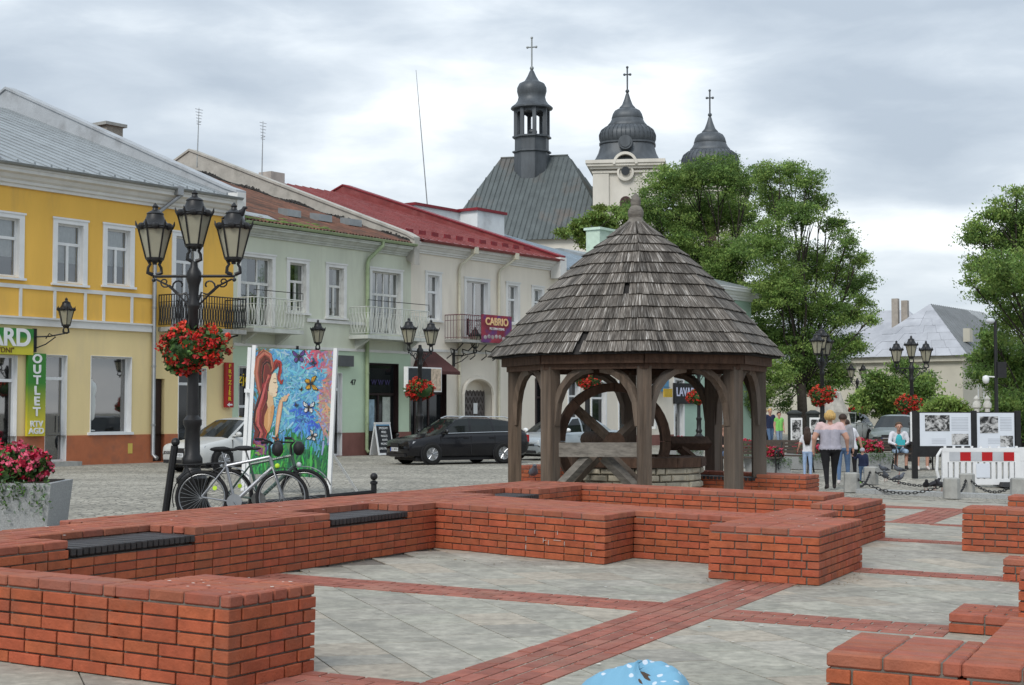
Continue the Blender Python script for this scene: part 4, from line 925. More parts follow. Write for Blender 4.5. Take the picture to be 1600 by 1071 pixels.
# twin towers
def tower(px, Yt, yo, sc, full):
    kk = FP/Yt; q = 1/kk*sc; Zt = lambda y: EYE+(645-(y*1.0+yo))/kk if True else 0
    p = at(px, 645, Yt); d_ = Matrix.Rotation(-R(-14), 3, 'Z') @ (Vector((p.x, p.y, 0))-Vector((c0.x, c0.y, 0)))
    base = 257; Zr = lambda y: EYE+(645-base-yo)/kk+(base-y)*q
    mb = MB(); hw_ = 47*q; mb.box(-hw_, hw_, -hw_, hw_, 0, Zr(270)); mb.box(-hw_-.25, -hw_*.55, -hw_-.25, hw_+.25, 0, Zr(272)); mb.box(hw_*.55, hw_+.25, -hw_-.25, hw_+.25, 0, Zr(272))
    tw = mb.build('tower', CHW, ch); tw.location = (d_.x, d_.y, 0); tw.rotation_euler = (0, 0, R(6))
    mb = MB()
    for e, z0, z1 in ((.35, 276, 273), (.55, 270, 266), (.85, 266, 262), (1.0, 262, 257)): mb.box(-hw_-e, hw_+e, -hw_-e, hw_+e, Zr(z0), Zr(z1)+.01*e)
    n = 16
    for i in range(n):                    # arched hood over the round window
        a0, a1 = PI*i/n, PI*(i+1)/n; r0, r1 = 15*q, 19*q
        mb.hexa([(-math.cos(a0)*r0, -hw_-1.05, Zr(264)+math.sin(a0)*r0), (-math.cos(a1)*r0, -hw_-1.05, Zr(264)+math.sin(a1)*r0), (-math.cos(a1)*r0, -hw_, Zr(264)+math.sin(a1)*r0), (-math.cos(a0)*r0, -hw_, Zr(264)+math.sin(a0)*r0)],
                [(-math.cos(a0)*r1, -hw_-1.05, Zr(264)+math.sin(a0)*r1), (-math.cos(a1)*r1, -hw_-1.05, Zr(264)+math.sin(a1)*r1), (-math.cos(a1)*r1, -hw_, Zr(264)+math.sin(a1)*r1), (-math.cos(a0)*r1, -hw_, Zr(264)+math.sin(a0)*r1)])
    mb.build('cornice', CHW, tw)
    mb = MB(); mb.lathe([(13*q, -hw_-.32), (13*q, -hw_-.5), (10*q, -hw_-.55), (10*q, -hw_-.3)], 24, (0, 0, Zr(276)), 0, 'y'); mb.build('round_frame', CHW, tw)
    MB().lathe([(6.5*q, -hw_-.6), (6.5*q, -hw_-.2)], 20, (0, 0, Zr(274)), 0, 'y').build('round_window', DARKGLASS, tw)
    aw = MB(); pts = [(-9*q, 0), (9*q, 0)]+[(9*q*math.cos(PI*i/12), 24*q+9*q*math.sin(PI*i/12)) for i in range(13)]
    aw.prism([(x, Zr(345)+z) for x, z in pts][::1], 'y', -hw_-.06, -hw_+.1); aw.build('arched_window', M('louvre_brown', (.06, .03, .03), .7), tw)
    mb = MB(); sq_lathe(mb, [(r_*q, Zr(y)) for r_, y in ((56, 257), (56, 255.5), (50, 249), (45.5, 240), (43, 231), (42, 227), (44, 226), (44, 223.5))]); dm = mb.build('helmet', CUPD, tw, smooth=40)
    mb = MB(); sq_lathe(mb, [(r_*q, Zr(y)) for r_, y in ((41, 224), (42.5, 221), (44, 215), (43.5, 208), (40, 202), (34, 197.5), (31, 196), (31, 194), (27.5, 190), (25, 185), (24.5, 184), (25, 183), (23, 176), (20, 171), (15, 168), (12.5, 167), (12.5, 165.5), (8.5, 161), (5, 152), (2.4, 143), (1, 141))], p=2.6); mb.build('bulbous_dome', CUPD, dm, smooth=50)
    mb = MB()
    for j in range(40):                     # sheet ribs
        a = 2*PI*j/40; c, s_ = math.cos(a), math.sin(a); kf = (abs(c)**2.6+abs(s_)**2.6)**(-1/2.6)
        mb.tube([(r_*q*kf*c*1.004, r_*q*kf*s_*1.004, Zr(y)) for r_, y in ((41, 223), (43.6, 216), (44, 210), (41, 203), (34, 197.5))], .05, 4)
    mb.build('rib', CUPD, dm)
    mb = MB(); mb.ball((0, 0, Zr(139)), 3.2*q, 10, 7); cr(mb, 0, 0, Zr(137), Zr(101)-Zr(137), 4.5*q); mb.build('cross', CUPD, dm)
    mb = MB(); mb.lathe([(11*q, -44.5*q-.7), (11*q, -40*q), ], 20, (0, 0, Zr(229)), 0, 'y'); mb.lathe([(8*q, -44.5*q-.8), (8*q, -40*q)], 20, (0, 0, Zr(229)), 0, 'y'); mb.build('dormer', CUPD, dm)
tower(982, 168, 0, 1., True); tower(1112, 176, 40, 1.02, False)
# ------------------------------------------------------------------ far right house with hipped metal roof
MET = M('pale_sheet_roof', (.42, .43, .46), .5, .12, 1, rnd=.05, metal=.15, col2=(.33, .34, .37), sc2=.4); MET2 = M('grey_ribbed_roof', (.22, .235, .245), .6, .15, 1)
PALE = M('pale_grey_render', (.5, .475, .4), .9, .08, .5, col2=(.42, .4, .34), sc2=.3)
pc = at(1505, 645, 100); hb = thing('house', 'pale house with light grey hipped roof and chimneys beyond the lamps', 'house', (pc.x, pc.y, 0), FROT, 'far houses')
Wb, Lb, zE, zR = 7.4, 15.5, 5.35, 9.15
MB().box(0, Lb, 0, Wb, -.2, zE).build('wall', PALE, hb)
MB().box(-.3, Lb+.3, -.3, Wb+.3, zE-.35, zE).build('cornice', PALE, hb)
e_ = .55; mb = MB().add([(-e_, -e_, zE), (-e_, Wb+e_, zE), (4.2, Wb/2, zR)], [(0, 2, 1)]); 
rf = MB().add([(-e_, -e_, zE), (Lb+e_, -e_, zE), (Lb+e_, Wb+e_, zE), (-e_, Wb+e_, zE), (4.2, Wb/2, zR), (Lb-4, Wb/2, zR)], [(0, 1, 5, 4), (1, 2, 5), (2, 3, 4, 5)]).build('roof', MET2, hb)
# sheets of the front hip, each one a piece
A0, A1, AP = Vector((-e_, Wb+e_, zE)), Vector((-e_, -e_, zE)), Vector((4.2, Wb/2, zR))
for r_ in range(7):
    f0, f1 = r_/7, (r_+1)/7; l0, l1 = A0.lerp(AP, f0), A1.lerp(AP, f0); u0, u1 = A0.lerp(AP, f1), A1.lerp(AP, f1); n = max(1, round((l1-l0).length/1.0))
    for c in range(n):
        p = [l0.lerp(l1, c/n), l0.lerp(l1, (c+1)/n-.012/n), u0.lerp(u1, (c+1)/n-.012/n), u0.lerp(u1, c/n)]; p[2] = p[2].lerp(p[1], .02); p[3] = p[3].lerp(p[0], .02)
        nn = (p[1]-p[0]).cross(p[3]-p[0]); nn = (nn.normalized() if nn.length > 1e-6 else Vector((-.5, 0, .8)))*(.03+.012*((r_+c) % 2))
        MB().hexa(p, [v+nn for v in p]).build('roof_sheet', MET, hb)
mb = MB()
for k in range(40): x = -.4+k*.4; f_ = clamp((x+e_)/(4.2+e_), 0, 1); mb.tube([(x, -e_, zE+.03), (x, -e_+(Wb/2+e_)*f_, zE+(zR-zE)*f_+.03)], .025, 4)
mb.build('roof_rib', MET2, rf)
for x, px_ in ((2.2, 0),): MB().box(x-.3, x+.3, .15, .6, zE+1.0, zE+1.9).build('dormer', PALE, hb)
wn = window(hb, 3, 4, 2.2, 4.0, sur=.12); window(hb, 7, 8, 2.2, 4, sur=.12)
h2 = thing('house', 'pale wing with light sheet roof and two chimneys behind the big tree', 'house', (pc.x+1.2, pc.y+9.5, 0), FROT+R(6), 'far houses')
MB().box(0, 9, 0, 16, -.2, 5.3).build('wall', PALE, h2); MB().add([(-.5, -.5, 5.3), (9.5, -.5, 5.3), (9.5, 16.5, 5.3), (-.5, 16.5, 5.3), (4.5, 3.5, 9.4), (4.5, 13, 9.4)], [(0, 4, 5, 3), (0, 1, 4), (1, 2, 5, 4), (2, 3, 5)]).build('roof', MET, h2)
CHB = M('rendered_chimney', (.36, .32, .28), .9, .2, 3); 
for px, pt, ww in ((1399, 467, .45), (1414, 470, .45)):
    p = at(px, pt, 109); l_ = (h2.matrix_basis.inverted() @ p)
    MB().box(l_.x-ww/2, l_.x+ww/2, l_.y-ww/2, l_.y+ww/2, 6.5, p.z).build('chimney', CHB, h2)
p = at(1170, 645, 120); h3 = thing('house', 'long pale house half hidden behind the big tree trunk', 'house', (p.x, p.y, 0), R(8), 'far houses')
MB().box(0, 16, 0, 8, -.2, 4.6).build('wall', PALE, h3); MB().add([(-.5, -.5, 4.6), (16.5, -.5, 4.6), (16.5, 8.5, 4.6), (-.5, 8.5, 4.6), (3, 4, 7.6), (13, 4, 7.6)], [(0, 1, 5, 4), (1, 2, 5), (2, 3, 4, 5), (3, 0, 4)]).build('roof', MET2, h3)
for k in range(5): window(h3, 1.2+3*k, 2.3+3*k, 1.3, 3.2, curtain=False)
# ------------------------------------------------------------------ trees
LEAF = [M('leaf_mid', (.175, .28, .07), .55, .25, .8, rnd=.35, spec=.3, hue=.015), M('leaf_light', (.27, .38, .1), .55, .25, .8, rnd=.3, spec=.3, hue=.015), M('leaf_dark', (.115, .195, .054), .6, .25, .8, rnd=.3, spec=.25)]
LEAFY = [M('leaf_yellow_green', (.14, .19, .035), .55, .25, .8, rnd=.3, spec=.3), LEAF[1], LEAF[0]]
for m_ in LEAF+LEAFY[:1]:
    b = m_.node_tree.nodes['Principled BSDF']; b.inputs['Transmission Weight'].default_value = 0
    nd = m_.node_tree.nodes; L = m_.node_tree.links.new; tr = nd.new('ShaderNodeBsdfTranslucent'); mx_ = nd.new('ShaderNodeMixShader'); mx_.inputs[0].default_value = .38
    L(b.inputs['Base Color'].links[0].from_socket, tr.inputs[0]); L(b.outputs[0], mx_.inputs[1]); L(tr.outputs[0], mx_.inputs[2]); L(mx_.outputs[0], nd['Material Output'].inputs[0])
BARK = M('bark', (.05, .042, .034), .9, .35, 5, bump=.6, bsc=20)
def leaf_cloud(cl, per, size, rng, flat=.8, wts=(.5, .3, .2), sub=10):
    """clumps -> twig tufts -> leaves: uneven density with gaps between the tufts"""
    Ps, Us, Vs, mi = [], [], [], []
    for (c, r_) in cl:
        ns_ = max(8, int(sub*6*(r_**1.7)))
        d_ = rng.normal(size=(ns_, 3)); d_ /= np.linalg.norm(d_, axis=1)[:, None]
        sc_ = np.array(c)+d_*(r_*rng.uniform(.15, 1.12, (ns_, 1))**.75)*np.array([1, 1, flat])
        base = rng.choice(3, p=wts)
        for s_ in sc_:
            tr_ = rng.uniform(.2, .62)*(.6+.25*r_); n = max(6, int(per*tr_**1.3*rng.uniform(.6, 1.4)*2.0))
            e_ = rng.normal(size=(n, 3))
            P = s_+e_*tr_*.5*np.array([1.15, 1.15, .55])
            u = rng.normal(size=(n, 3))+np.array([0, 0, -.5]); u /= np.linalg.norm(u, axis=1)[:, None]
            v = np.cross(u, rng.normal(size=(n, 3))); v /= np.linalg.norm(v, axis=1)[:, None]
            sz = size*rng.uniform(.5, 1.25, (n, 1))
            Ps.append(P); Us.append(u*sz); Vs.append(v*sz*.75); k = base if rng.random() < .5 else rng.integers(0, 3)
            m_ = np.full(n, k); m_[rng.random(n) < .3] = rng.integers(0, 3); mi.append(m_)
    return np.concatenate(Ps), np.concatenate(Us), np.concatenate(Vs), np.concatenate(mi)
def tree(name, label, base, fork, cl, per=60, size=.16, mats=LEAF, seed=1, tr=.3, cat='tree', group=None, flat=.8, wts=(.5, .3, .2), twigs=True, sub=10):
    rng = np.random.default_rng(seed); B = Vector(base); t = thing(name, label, cat, B, 0, group)
    loc = [(np.array(Vector(c)-B), r_) for c, r_ in cl]; mb = MB(); rs = random.Random(seed); Fk = Vector(fork)-B
    mb.tube([(0, 0, -.1), (0, 0, .15), tuple(Fk*.5+Vector((.1, 0, 0))), tuple(Fk)], [tr*1.5, tr*1.1, tr*.95, tr*.85], 10)
    for c, r_ in loc:
        c = Vector(c); k = Fk.lerp(c, .45)+Vector((rs.uniform(-.5, .5), rs.uniform(-.5, .5), rs.uniform(-.1, .7)))*min(1, c.length/6)
        w_ = tr*clamp(r_/3.2, .12, .32)
        mb.tube([tuple(Fk-Vector((0, 0, .3))), tuple(Fk.lerp(k, .5)+Vector((0, 0, .15))), tuple(k), tuple(k.lerp(c, .6)), tuple(c)], [w_, w_*.8, w_*.6, w_*.4, w_*.18], 6)
        if twigs:
            for _ in range(6):
                e_ = c+Vector((rs.gauss(0, 1), rs.gauss(0, 1), rs.gauss(0, .8))).normalized()*r_*rs.uniform(.6, 1.05); s_ = k.lerp(c, rs.uniform(.3, 1))
                mb.tube([tuple(s_), tuple(s_.lerp(e_, .55)+Vector((rs.uniform(-.1, .1), 0, .12))), tuple(e_)], [w_*.3+.012, w_*.18+.01, .008], 4)
    mb.build('trunk', BARK, t, smooth=True)
    P, U, V, mi = leaf_cloud(loc, per, size, rng, flat, wts, sub)
    obj('crown', cards('crown', P, U, V, mats, mi), t)
    return t
def clumps(lst, Y, dY=1.2, seed=0):
    rs = random.Random(seed); out = []
    for x, y, r_ in lst: 
        Yc = Y+rs.uniform(-dY, dY)*1.5; out.append((at(x, y, Yc), r_*Yc/FP))
    return out
L1 = [(1040, 290, 38), (1010, 330, 32), (1078, 280, 34), (1122, 272, 36), (1160, 285, 34), (1045, 340, 42), (1100, 335, 46), (1150, 335, 42), (1090, 400, 46), (1150, 400, 46), (1130, 455, 44), (1060, 385, 34), (1175, 470, 44), (1110, 430, 36)]
L2 = [(1200, 270, 26), (1232, 268, 22), (1262, 284, 26), (1280, 312, 22), (1210, 315, 38), (1250, 335, 34), (1200, 380, 46), (1302, 350, 22), (1322, 378, 22), (1340, 405, 18), (1350, 440, 20), (1310, 420, 34), (1260, 410, 44), (1290, 478, 44), (1338, 488, 28), (1360, 500, 12), (1230, 470, 46), (1195, 525, 46), (1250, 545, 48), (1308, 545, 38), (1338, 540, 22), (1200, 590, 40), (1258, 590, 38), (1310, 592, 26), (1180, 630, 28), (1220, 440, 46), (1330, 450, 24), (1350, 470, 14), (1228, 632, 16)]
b0 = gnd(1250, 690); tree('tree', 'tall ash tree with a feathery crown rising right of the shelter roof', (b0.x, b0.y, 0), at(1252, 600, b0.y), clumps(L2, b0.y, 1.4, 3), 130, .078, LEAF, 5, .3, group='trees round the square', sub=9)
p = at(1128, 690, 90); tree('tree', 'leafy tree between the church towers and the ash, lighter feathery crown', (p.x, 90, 0), at(1130, 540, 90), clumps(L1, 90, 1.5, 4), 130, .085, [LEAF[1], LEAF[0], LEAF[2]], 6, .28, group='trees round the square', sub=9)
L3 = [(1588, 303, 16), (1562, 332, 26), (1536, 362, 26), (1580, 372, 44), (1524, 372, 14), (1526, 412, 22), (1560, 425, 40), (1605, 430, 50), (1592, 500, 46), (1545, 455, 28), (1620, 350, 50), (1640, 450, 60), (1516, 440, 12)]
L4 = [(1560, 560, 36), (1590, 600, 44), (1538, 590, 24), (1605, 650, 44), (1568, 640, 34), (1640, 560, 60), (1550, 530, 22), (1525, 560, 14)]
p = at(1625, 690, 58); tree('tree', 'dense chestnut-like tree cut off by the right edge', (p.x, 58, 0), at(1620, 560, 58), clumps(L3, 58, 1.3, 5), 140, .075, LEAF, 8, .26, group='trees round the square', wts=(.45, .35, .2), sub=11)
p = at(1600, 690, 64); tree('tree', 'lower leafy tree behind the camera pole at the right', (p.x, 64, 0), at(1600, 640, 64), clumps(L4, 64, 1.2, 6), 140, .08, LEAF, 9, .25, group='trees round the square', sub=11)
L5 = [(1402, 612, 32), (1432, 602, 30), (1380, 632, 26), (1372, 600, 20), (1410, 575, 16), (1350, 625, 22), (1440, 640, 26)]
p = at(1410, 692, 80); tree('shrub', 'dark green shrubbery between the two far lamps', (p.x, 80, 0), at(1410, 660, 80), clumps(L5, 80, 1, 7), 130, .11, [LEAF[0], LEAF[2], LEAF[1]], 10, .15, 'shrub', sub=12)
L6 = [(1478, 632, 18), (1462, 640, 14), (1497, 640, 11), (1483, 652, 16), (1510, 650, 10)]
p = at(1480, 692, 76); tree('shrub', 'small bright green bush above the exhibition boards', (p.x, 76, 0), at(1480, 668, 76), clumps(L6, 76, .6, 8), 130, .1, [LEAF[1], LEAFY[0], LEAF[0]], 11, .1, 'shrub', sub=16)
L7 = [(903, 352, 18), (930, 342, 16), (880, 366, 9), (948, 352, 18), (966, 332, 15), (918, 372, 22), (940, 325, 10), (985, 345, 16)]
p = at(925, 560, 100); tree('tree', 'yellow-green tree peeping over the blue-grey roof below the church', (p.x, 100, 0), at(925, 400, 100), clumps(L7, 100, 1, 9), 110, .13, LEAFY, 12, .2, group='trees round the square', sub=9)
# wood and gardens far behind, down to the horizon on the right
fl = []
rs = random.Random(4)
for k in range(46): fl.append((at(1160+k*11+rs.uniform(-6, 6), 640-rs.uniform(0, 22), 150), rs.uniform(1.2, 2.4)))
P, U, V, mi = leaf_cloud([(np.array(c), r_) for c, r_ in fl], 26, .34, np.random.default_rng(3), .8, (.4, .2, .4), 5)
o = obj('distant_greenery', cards('distant_greenery', P, U, V, LEAF, mi), kind='stuff', label='far band of trees and gardens along the horizon', cat='trees')
# ================================================================== well shelter
WOOD = M('weathered_timber', (.115, .083, .06), .88, .45, 16, rnd=.18, bump=.55, bsc=55, stretch=(1, 1, .07), col2=(.17, .15, .13), sc2=1.3, th2=(.42, .72))
WOODB = M('brown_timber', (.085, .05, .034), .85, .4, 12, rnd=.15, bump=.5, bsc=40, stretch=(1, 1, .3))
WOODG = M('grey_timber', (.17, .155, .135), .9, .4, 18, rnd=.15, bump=.5, bsc=50, stretch=(.3, .3, 1))
def shingle_mat():
    m_ = bpy.data.materials.new('weathered_shingle'); m_.use_nodes = True; t = m_.node_tree; nd = t.nodes; L = t.links.new; b = nd['Principled BSDF']
    uv = nd.new('ShaderNodeUVMap'); mp = nd.new('ShaderNodeMapping'); mp.inputs['Scale'].default_value = (42, 2.6, 1); L(uv.outputs[0], mp.inputs[0])
    n_ = nd.new('ShaderNodeTexNoise'); n_.inputs['Scale'].default_value = 1; n_.inputs['Detail'].default_value = 5; n_.inputs['Roughness'].default_value = .65; L(mp.outputs[0], n_.inputs['Vector'])
    cr_ = nd.new('ShaderNodeValToRGB'); L(n_.outputs[0], cr_.inputs[0]); e = cr_.color_ramp.elements
    e[0].position = .32; e[0].color = (.034, .03, .027, 1); e[1].position = .7; e[1].color = (.5, .485, .46, 1); x = e.new(.47); x.color = (.088, .077, .066, 1); x = e.new(.58); x.color = (.18, .163, .145, 1)
    g_ = nd.new('ShaderNodeNewGeometry'); oi = nd.new('ShaderNodeObjectInfo'); hs = nd.new('ShaderNodeHueSaturation'); L(cr_.outputs[0], hs.inputs['Color'])
    rr = mth(nd, L, 'FRACT', mth(nd, L, 'ADD', oi.outputs['Random'], g_.outputs['Random Per Island'])); L(mth(nd, L, 'MULTIPLY_ADD', rr, .95, .55), hs.inputs['Value'])
    L(hs.outputs[0], b.inputs['Base Color']); b.inputs['Roughness'].default_value = .85; b.inputs['Specular IOR Level'].default_value = .2
    bp = nd.new('ShaderNodeBump'); bp.inputs['Strength'].default_value = .6; bp.inputs['Distance'].default_value = .012; L(n_.outputs[0], bp.inputs['Height']); L(bp.outputs[0], b.inputs['Normal'])
    return m_
SHIN = shingle_mat(); GC = gnd(995, 782); GC.z = zg(GC.x, GC.y); gk = FP/GC.y; gz_ = lambda y: EYE+(645-y)/gk-GC.z
gz = thing('well_shelter', 'octagonal timber well shelter with a shingled tent roof and turned finial', 'shelter', GC, math.atan2(-GC.y, -GC.x)+R(3.3))
RP = 190/gk; ve = lambda k, r_: Vector((r_*math.cos(k*PI/4), r_*math.sin(k*PI/4), 0))
for k in range(8):
    m_ = Matrix.Translation(ve(k, RP)+Vector((0, 0, gz_(578)/2))) @ Matrix.Rotation(k*PI/4, 4, 'Z')
    MB().mbox(m_, .235, .235, gz_(578)).build('post', WOOD, gz)
    a, b = ve(k, RP), ve(k+1, RP); d_ = (b-a).normalized(); o = Vector((d_.y, -d_.x, 0)); L_ = (b-a).length; mid = (a+b)/2
    for (z0, z1, off, th, ex, nm) in ((582, 574, .02, .24, .12, 'plate'), (574, 561, .12, .22, .17, 'ring_beam'), (561, 556, .22, .2, .22, 'eave_board')):
        m_ = frame_m(d_, Vector((0, 0, 1)).cross(d_), Vector((0, 0, 1)), mid+o*off+Vector((0, 0, (gz_(z0)+gz_(z1))/2))); MB().mbox(m_, L_+ex-.004*k, th, gz_(z1)-gz_(z0)-.003).build(nm, WOODB, gz)
    for e0, dd in ((a, d_), (b, -d_)):
        pts = [e0+dd*(.1+.66*(1-math.cos(t_*PI/2)))+Vector((0, 0, gz_(652)+(gz_(580)-gz_(652))*math.sin(t_*PI/2))) for t_ in (0, .2, .4, .6, .8, 1)]
        pts = [e0+dd*.08+Vector((0, 0, gz_(664)))]+pts
        MB().tube(pts, [.083]*len(pts), 4).build('brace', WOOD, gz)
prof = [(10, 343), (42, 370), (63, 386), (81, 400), (100, 418), (118, 435), (135, 452), (150, 470), (168, 489), (184, 507), (201, 526), (215, 541), (228, 557)]
PR = [(r_/gk, gz_(y)) for r_, y in prof]
mb = MB(); mb.lathe([(r_-.02, z-.045) for r_, z in PR[::-1]], 8); mb.build('roof_boarding', TAR, gz)
sh = []; rs = random.Random(2)
for k in range(8):
    for i in range(1, 13):
        (r1, z1), (r0, z0) = PR[i-1], PR[i]; A0, B0 = ve(k, r0), ve(k+1, r0); A1, B1 = ve(k, r1), ve(k+1, r1); n = max(2, round((B0-A0).length/.105)); cuts = [0]+[(j+rs.uniform(-.22, .22))/n for j in range(1, n)]+[1]
        nrm = ((B0-A0).cross((A1-A0)+Vector((0, 0, z1-z0)))).normalized(); dn = ((A0-A1)+(B0-B1)).normalized()*1; dn = ((A0+B0)/2-(A1+B1)/2+Vector((0, 0, z0-z1))).normalized()
        for j in range(n):
            u0, u1 = (cuts[j]+.035/n if j else -.012), (cuts[j+1]-.035/n if j < n-1 else 1.012)
            if (i in (7,) and k == 7 and j == int(n*.82)) or (i in (11, 12) and k == 7 and j == int(n*.42)): continue
            ext = dn*(.035+rs.uniform(-.007, .007)); l_ = .018+rs.uniform(0, .007); sl_ = rs.uniform(-.006, .006)
            b4 = [A0.lerp(B0, u0)+Vector((0, 0, z0))+ext, A0.lerp(B0, u1)+Vector((0, 0, z0))+ext+dn*sl_, A1.lerp(B1, u1)+Vector((0, 0, z1)), A1.lerp(B1, u0)+Vector((0, 0, z1))]
            lo = [b4[0]+nrm*l_, b4[1]+nrm*l_, b4[2]-nrm*.01, b4[3]-nrm*.01]; hi = [p+nrm*.014 for p in lo]
            sh.append((lo, hi, rs.random()*50, (b4[1]-b4[0]).length, (b4[3]-b4[0]).length))
HF = [(3,2,1,0),(4,5,6,7),(0,1,5,4),(1,2,6,5),(2,3,7,6),(3,0,4,7)]
def shingle(mb, s_):
    lo, hi, u, w_, l_ = s_; mb.hexa(lo, hi)
    if mb.uv is None: mb.uv = []
    vuv = [(u, u), (u+w_, u), (u+w_, u+l_), (u, u+l_)]*2
    for f in HF: mb.uv += [vuv[i] for i in f]
mw_ = Matrix.Translation(GC) @ Matrix.Rotation(gz.rotation_euler.z, 4, 'Z')
def vis(s_):
    c = mw_ @ (sum(s_[1], Vector())/4); n_ = mw_.to_3x3() @ (s_[1][1]-s_[1][0]).cross(s_[1][3]-s_[1][0]); v = Vector((0, 0, EYE))-c
    return (n_.dot(v)/v.length)/v.length**2
sh.sort(key=vis, reverse=True)
for s_ in sh[:300]: mb = MB(); shingle(mb, s_); mb.build('shingle', SHIN, gz)
mb = MB()
for s_ in sh[300:]: shingle(mb, s_)
mb.build('shingle_rest', SHIN, gz, kind='stuff')
mb = MB(); mb.lathe([(r_/gk, gz_(y)) for r_, y in ((19, 352), (15, 346), (12.5, 344), (11, 339), (12.5, 336), (12.5, 329), (10.5, 325), (7.5, 321), (8, 317), (8, 311), (5.5, 306), (2.2, 302), (.3, 300))], 14); mb.build('finial', WOODG, gz, smooth=35)
# windlass frame in the front bay, big wheel, drum
inv = mw_.inverted()
def gl(px, py, Y): return inv @ at(px, py, Y)
Yw = GC.y-1.35
mb = MB(); a, b = gl(868, 703, GC.y-1.45), gl(998, 703, GC.y-2.0); d_ = (b-a).normalized(); o = Vector((0, 0, 1)).cross(d_); MB().mbox(frame_m(d_, o, Vector((0, 0, 1)), (a+b)/2), (b-a).length, .12, .24).build('rail', WOODG, gz)
for p, q in (((920, 714), (868, 768)), ((944, 714), (998, 768))):
    a, b = gl(p[0], p[1], GC.y-1.6), gl(q[0], q[1], GC.y-1.6); MB().tube([a, b], .1, 4).build('strut', WOODG, gz)
    a, b = gl(p[0]+12, p[1]+1, GC.y-1.2), gl(q[0]+14, q[1]+1, GC.y-1.2); MB().tube([a, b], .09, 4).build('strut', WOOD, gz)
wc = gl(958, 690, GC.y-.75); vd = (gl(958, 690, GC.y-1.75)-wc).normalized(); vd.z = 0; vd.normalize(); vd = Matrix.Rotation(R(14), 3, 'Z') @ vd; vx = Vector((0, 0, 1)).cross(vd); RW = 1.02
def wpt(a, r_, o=0): return wc+vx*(r_*math.cos(a))+Vector((0, 0, r_*math.sin(a)))+vd*o
wh = thing('winding_wheel', 'big dark wooden well wheel with crossed spokes inside the shelter', 'wheel', GC, gz.rotation_euler.z)
for k in range(8):
    mb = MB(); n = 5
    for i in range(n):
        a0, a1 = 2*PI*(k+i/n)/8, 2*PI*(k+(i+1)/n)/8
        if i == n-1: a1 -= .008
        mb.hexa([wpt(a0, RW-.15, -.09), wpt(a1, RW-.15, -.09), wpt(a1, RW-.15, .09), wpt(a0, RW-.15, .09)], [wpt(a0, RW, -.09), wpt(a1, RW, -.09), wpt(a1, RW, .09), wpt(a0, RW, .09)])
    mb.build('rim_segment', WOODB, wh)
for a in (R(41), R(139)):
    MB().tube([wpt(a, RW-.1, .03 if a < 1 else -.05), wpt(a+PI, RW-.1, .03 if a < 1 else -.05)], .085, 4).build('spoke', WOOD, wh)
MB().tube([wc-vd*1.9, wc+vd*.2], .16, 12).build('drum', WOODB, wh, smooth=40)
mb = MB(); a, b = gl(1044, 693, GC.y+.4), gl(1106, 693, GC.y+.9); MB().tube([a, b], .13, 4).build('cross_beam', WOODB, gz)
a, b = gl(1062, 700, GC.y+.5), gl(1096, 728, GC.y+.7); MB().tube([a, b], .09, 4).build('strut', WOODB, gz)
# stone well head
STN = M('limestone_block', (.46, .42, .33), .9, .2, 7, rnd=.18, bump=.5, bsc=22, col2=(.33, .31, .26), sc2=3)
wl = thing('well', 'round well head of pale limestone blocks under a dark timber rim', 'well', GC+Vector((.0, .1, 0)), 0); RWL = 1.18; rs = random.Random(8)
MB().lathe([(RWL-.06, -.1), (RWL-.06, .6), (RWL-.3, .6), (RWL-.3, -.1)], 40).build('mortar_ring', MORTAR, wl)
for r_ in range(5):
    n = 24; off = rs.random(); ca = [(j+off+rs.uniform(-.25, .25))/n*2*PI for j in range(n)]; ca.append(ca[0]+2*PI)
    for j in range(n):
        a0, a1 = ca[j]+.008, ca[j+1]-.008; z0, z1 = r_*.122+rs.uniform(.002, .012), (r_+1)*.122-rs.uniform(.002, .012); e_ = rs.uniform(-.02, .03); m_ = (a0+a1)/2
        P = lambda a, r, z: (r*math.cos(a), r*math.sin(a), z)
        R1 = RWL+e_; R2 = R1-.03; q = .018
        bq = [P(a0+q, R1, z0+q), P(a1-q, R1, z0+q), P(a1-q, R1, z1-q), P(a0+q, R1, z1-q)]; aq = [P(a0, R2, z0), P(a1, R2, z0), P(a1, R2, z1), P(a0, R2, z1)]; cq = [P(a0, RWL-.12, z0), P(a1, RWL-.12, z0), P(a1, RWL-.12, z1), P(a0, RWL-.12, z1)]
        MB().add(bq+aq+cq, [(0, 1, 2, 3), (4, 5, 1, 0), (5, 6, 2, 1), (6, 7, 3, 2), (7, 4, 0, 3), (8, 9, 5, 4), (9, 10, 6, 5), (10, 11, 7, 6), (11, 8, 4, 7)]).build('stone', STN, wl)
for k in range(12):
    a0, a1 = 2*PI*k/12+.006, 2*PI*(k+1)/12-.006; P = lambda a, r, z: (r*math.cos(a), r*math.sin(a), z); R1, R2 = RWL+.08, RWL-.3
    MB().hexa([P(a0, R2, .615), P(a0, R1, .615), P(a1, R1, .615), P(a1, R2, .615)], [P(a0, R2, .8), P(a0, R1, .78), P(a1, R1, .78), P(a1, R2, .8)]).build('rim_board', WOODB, wl)
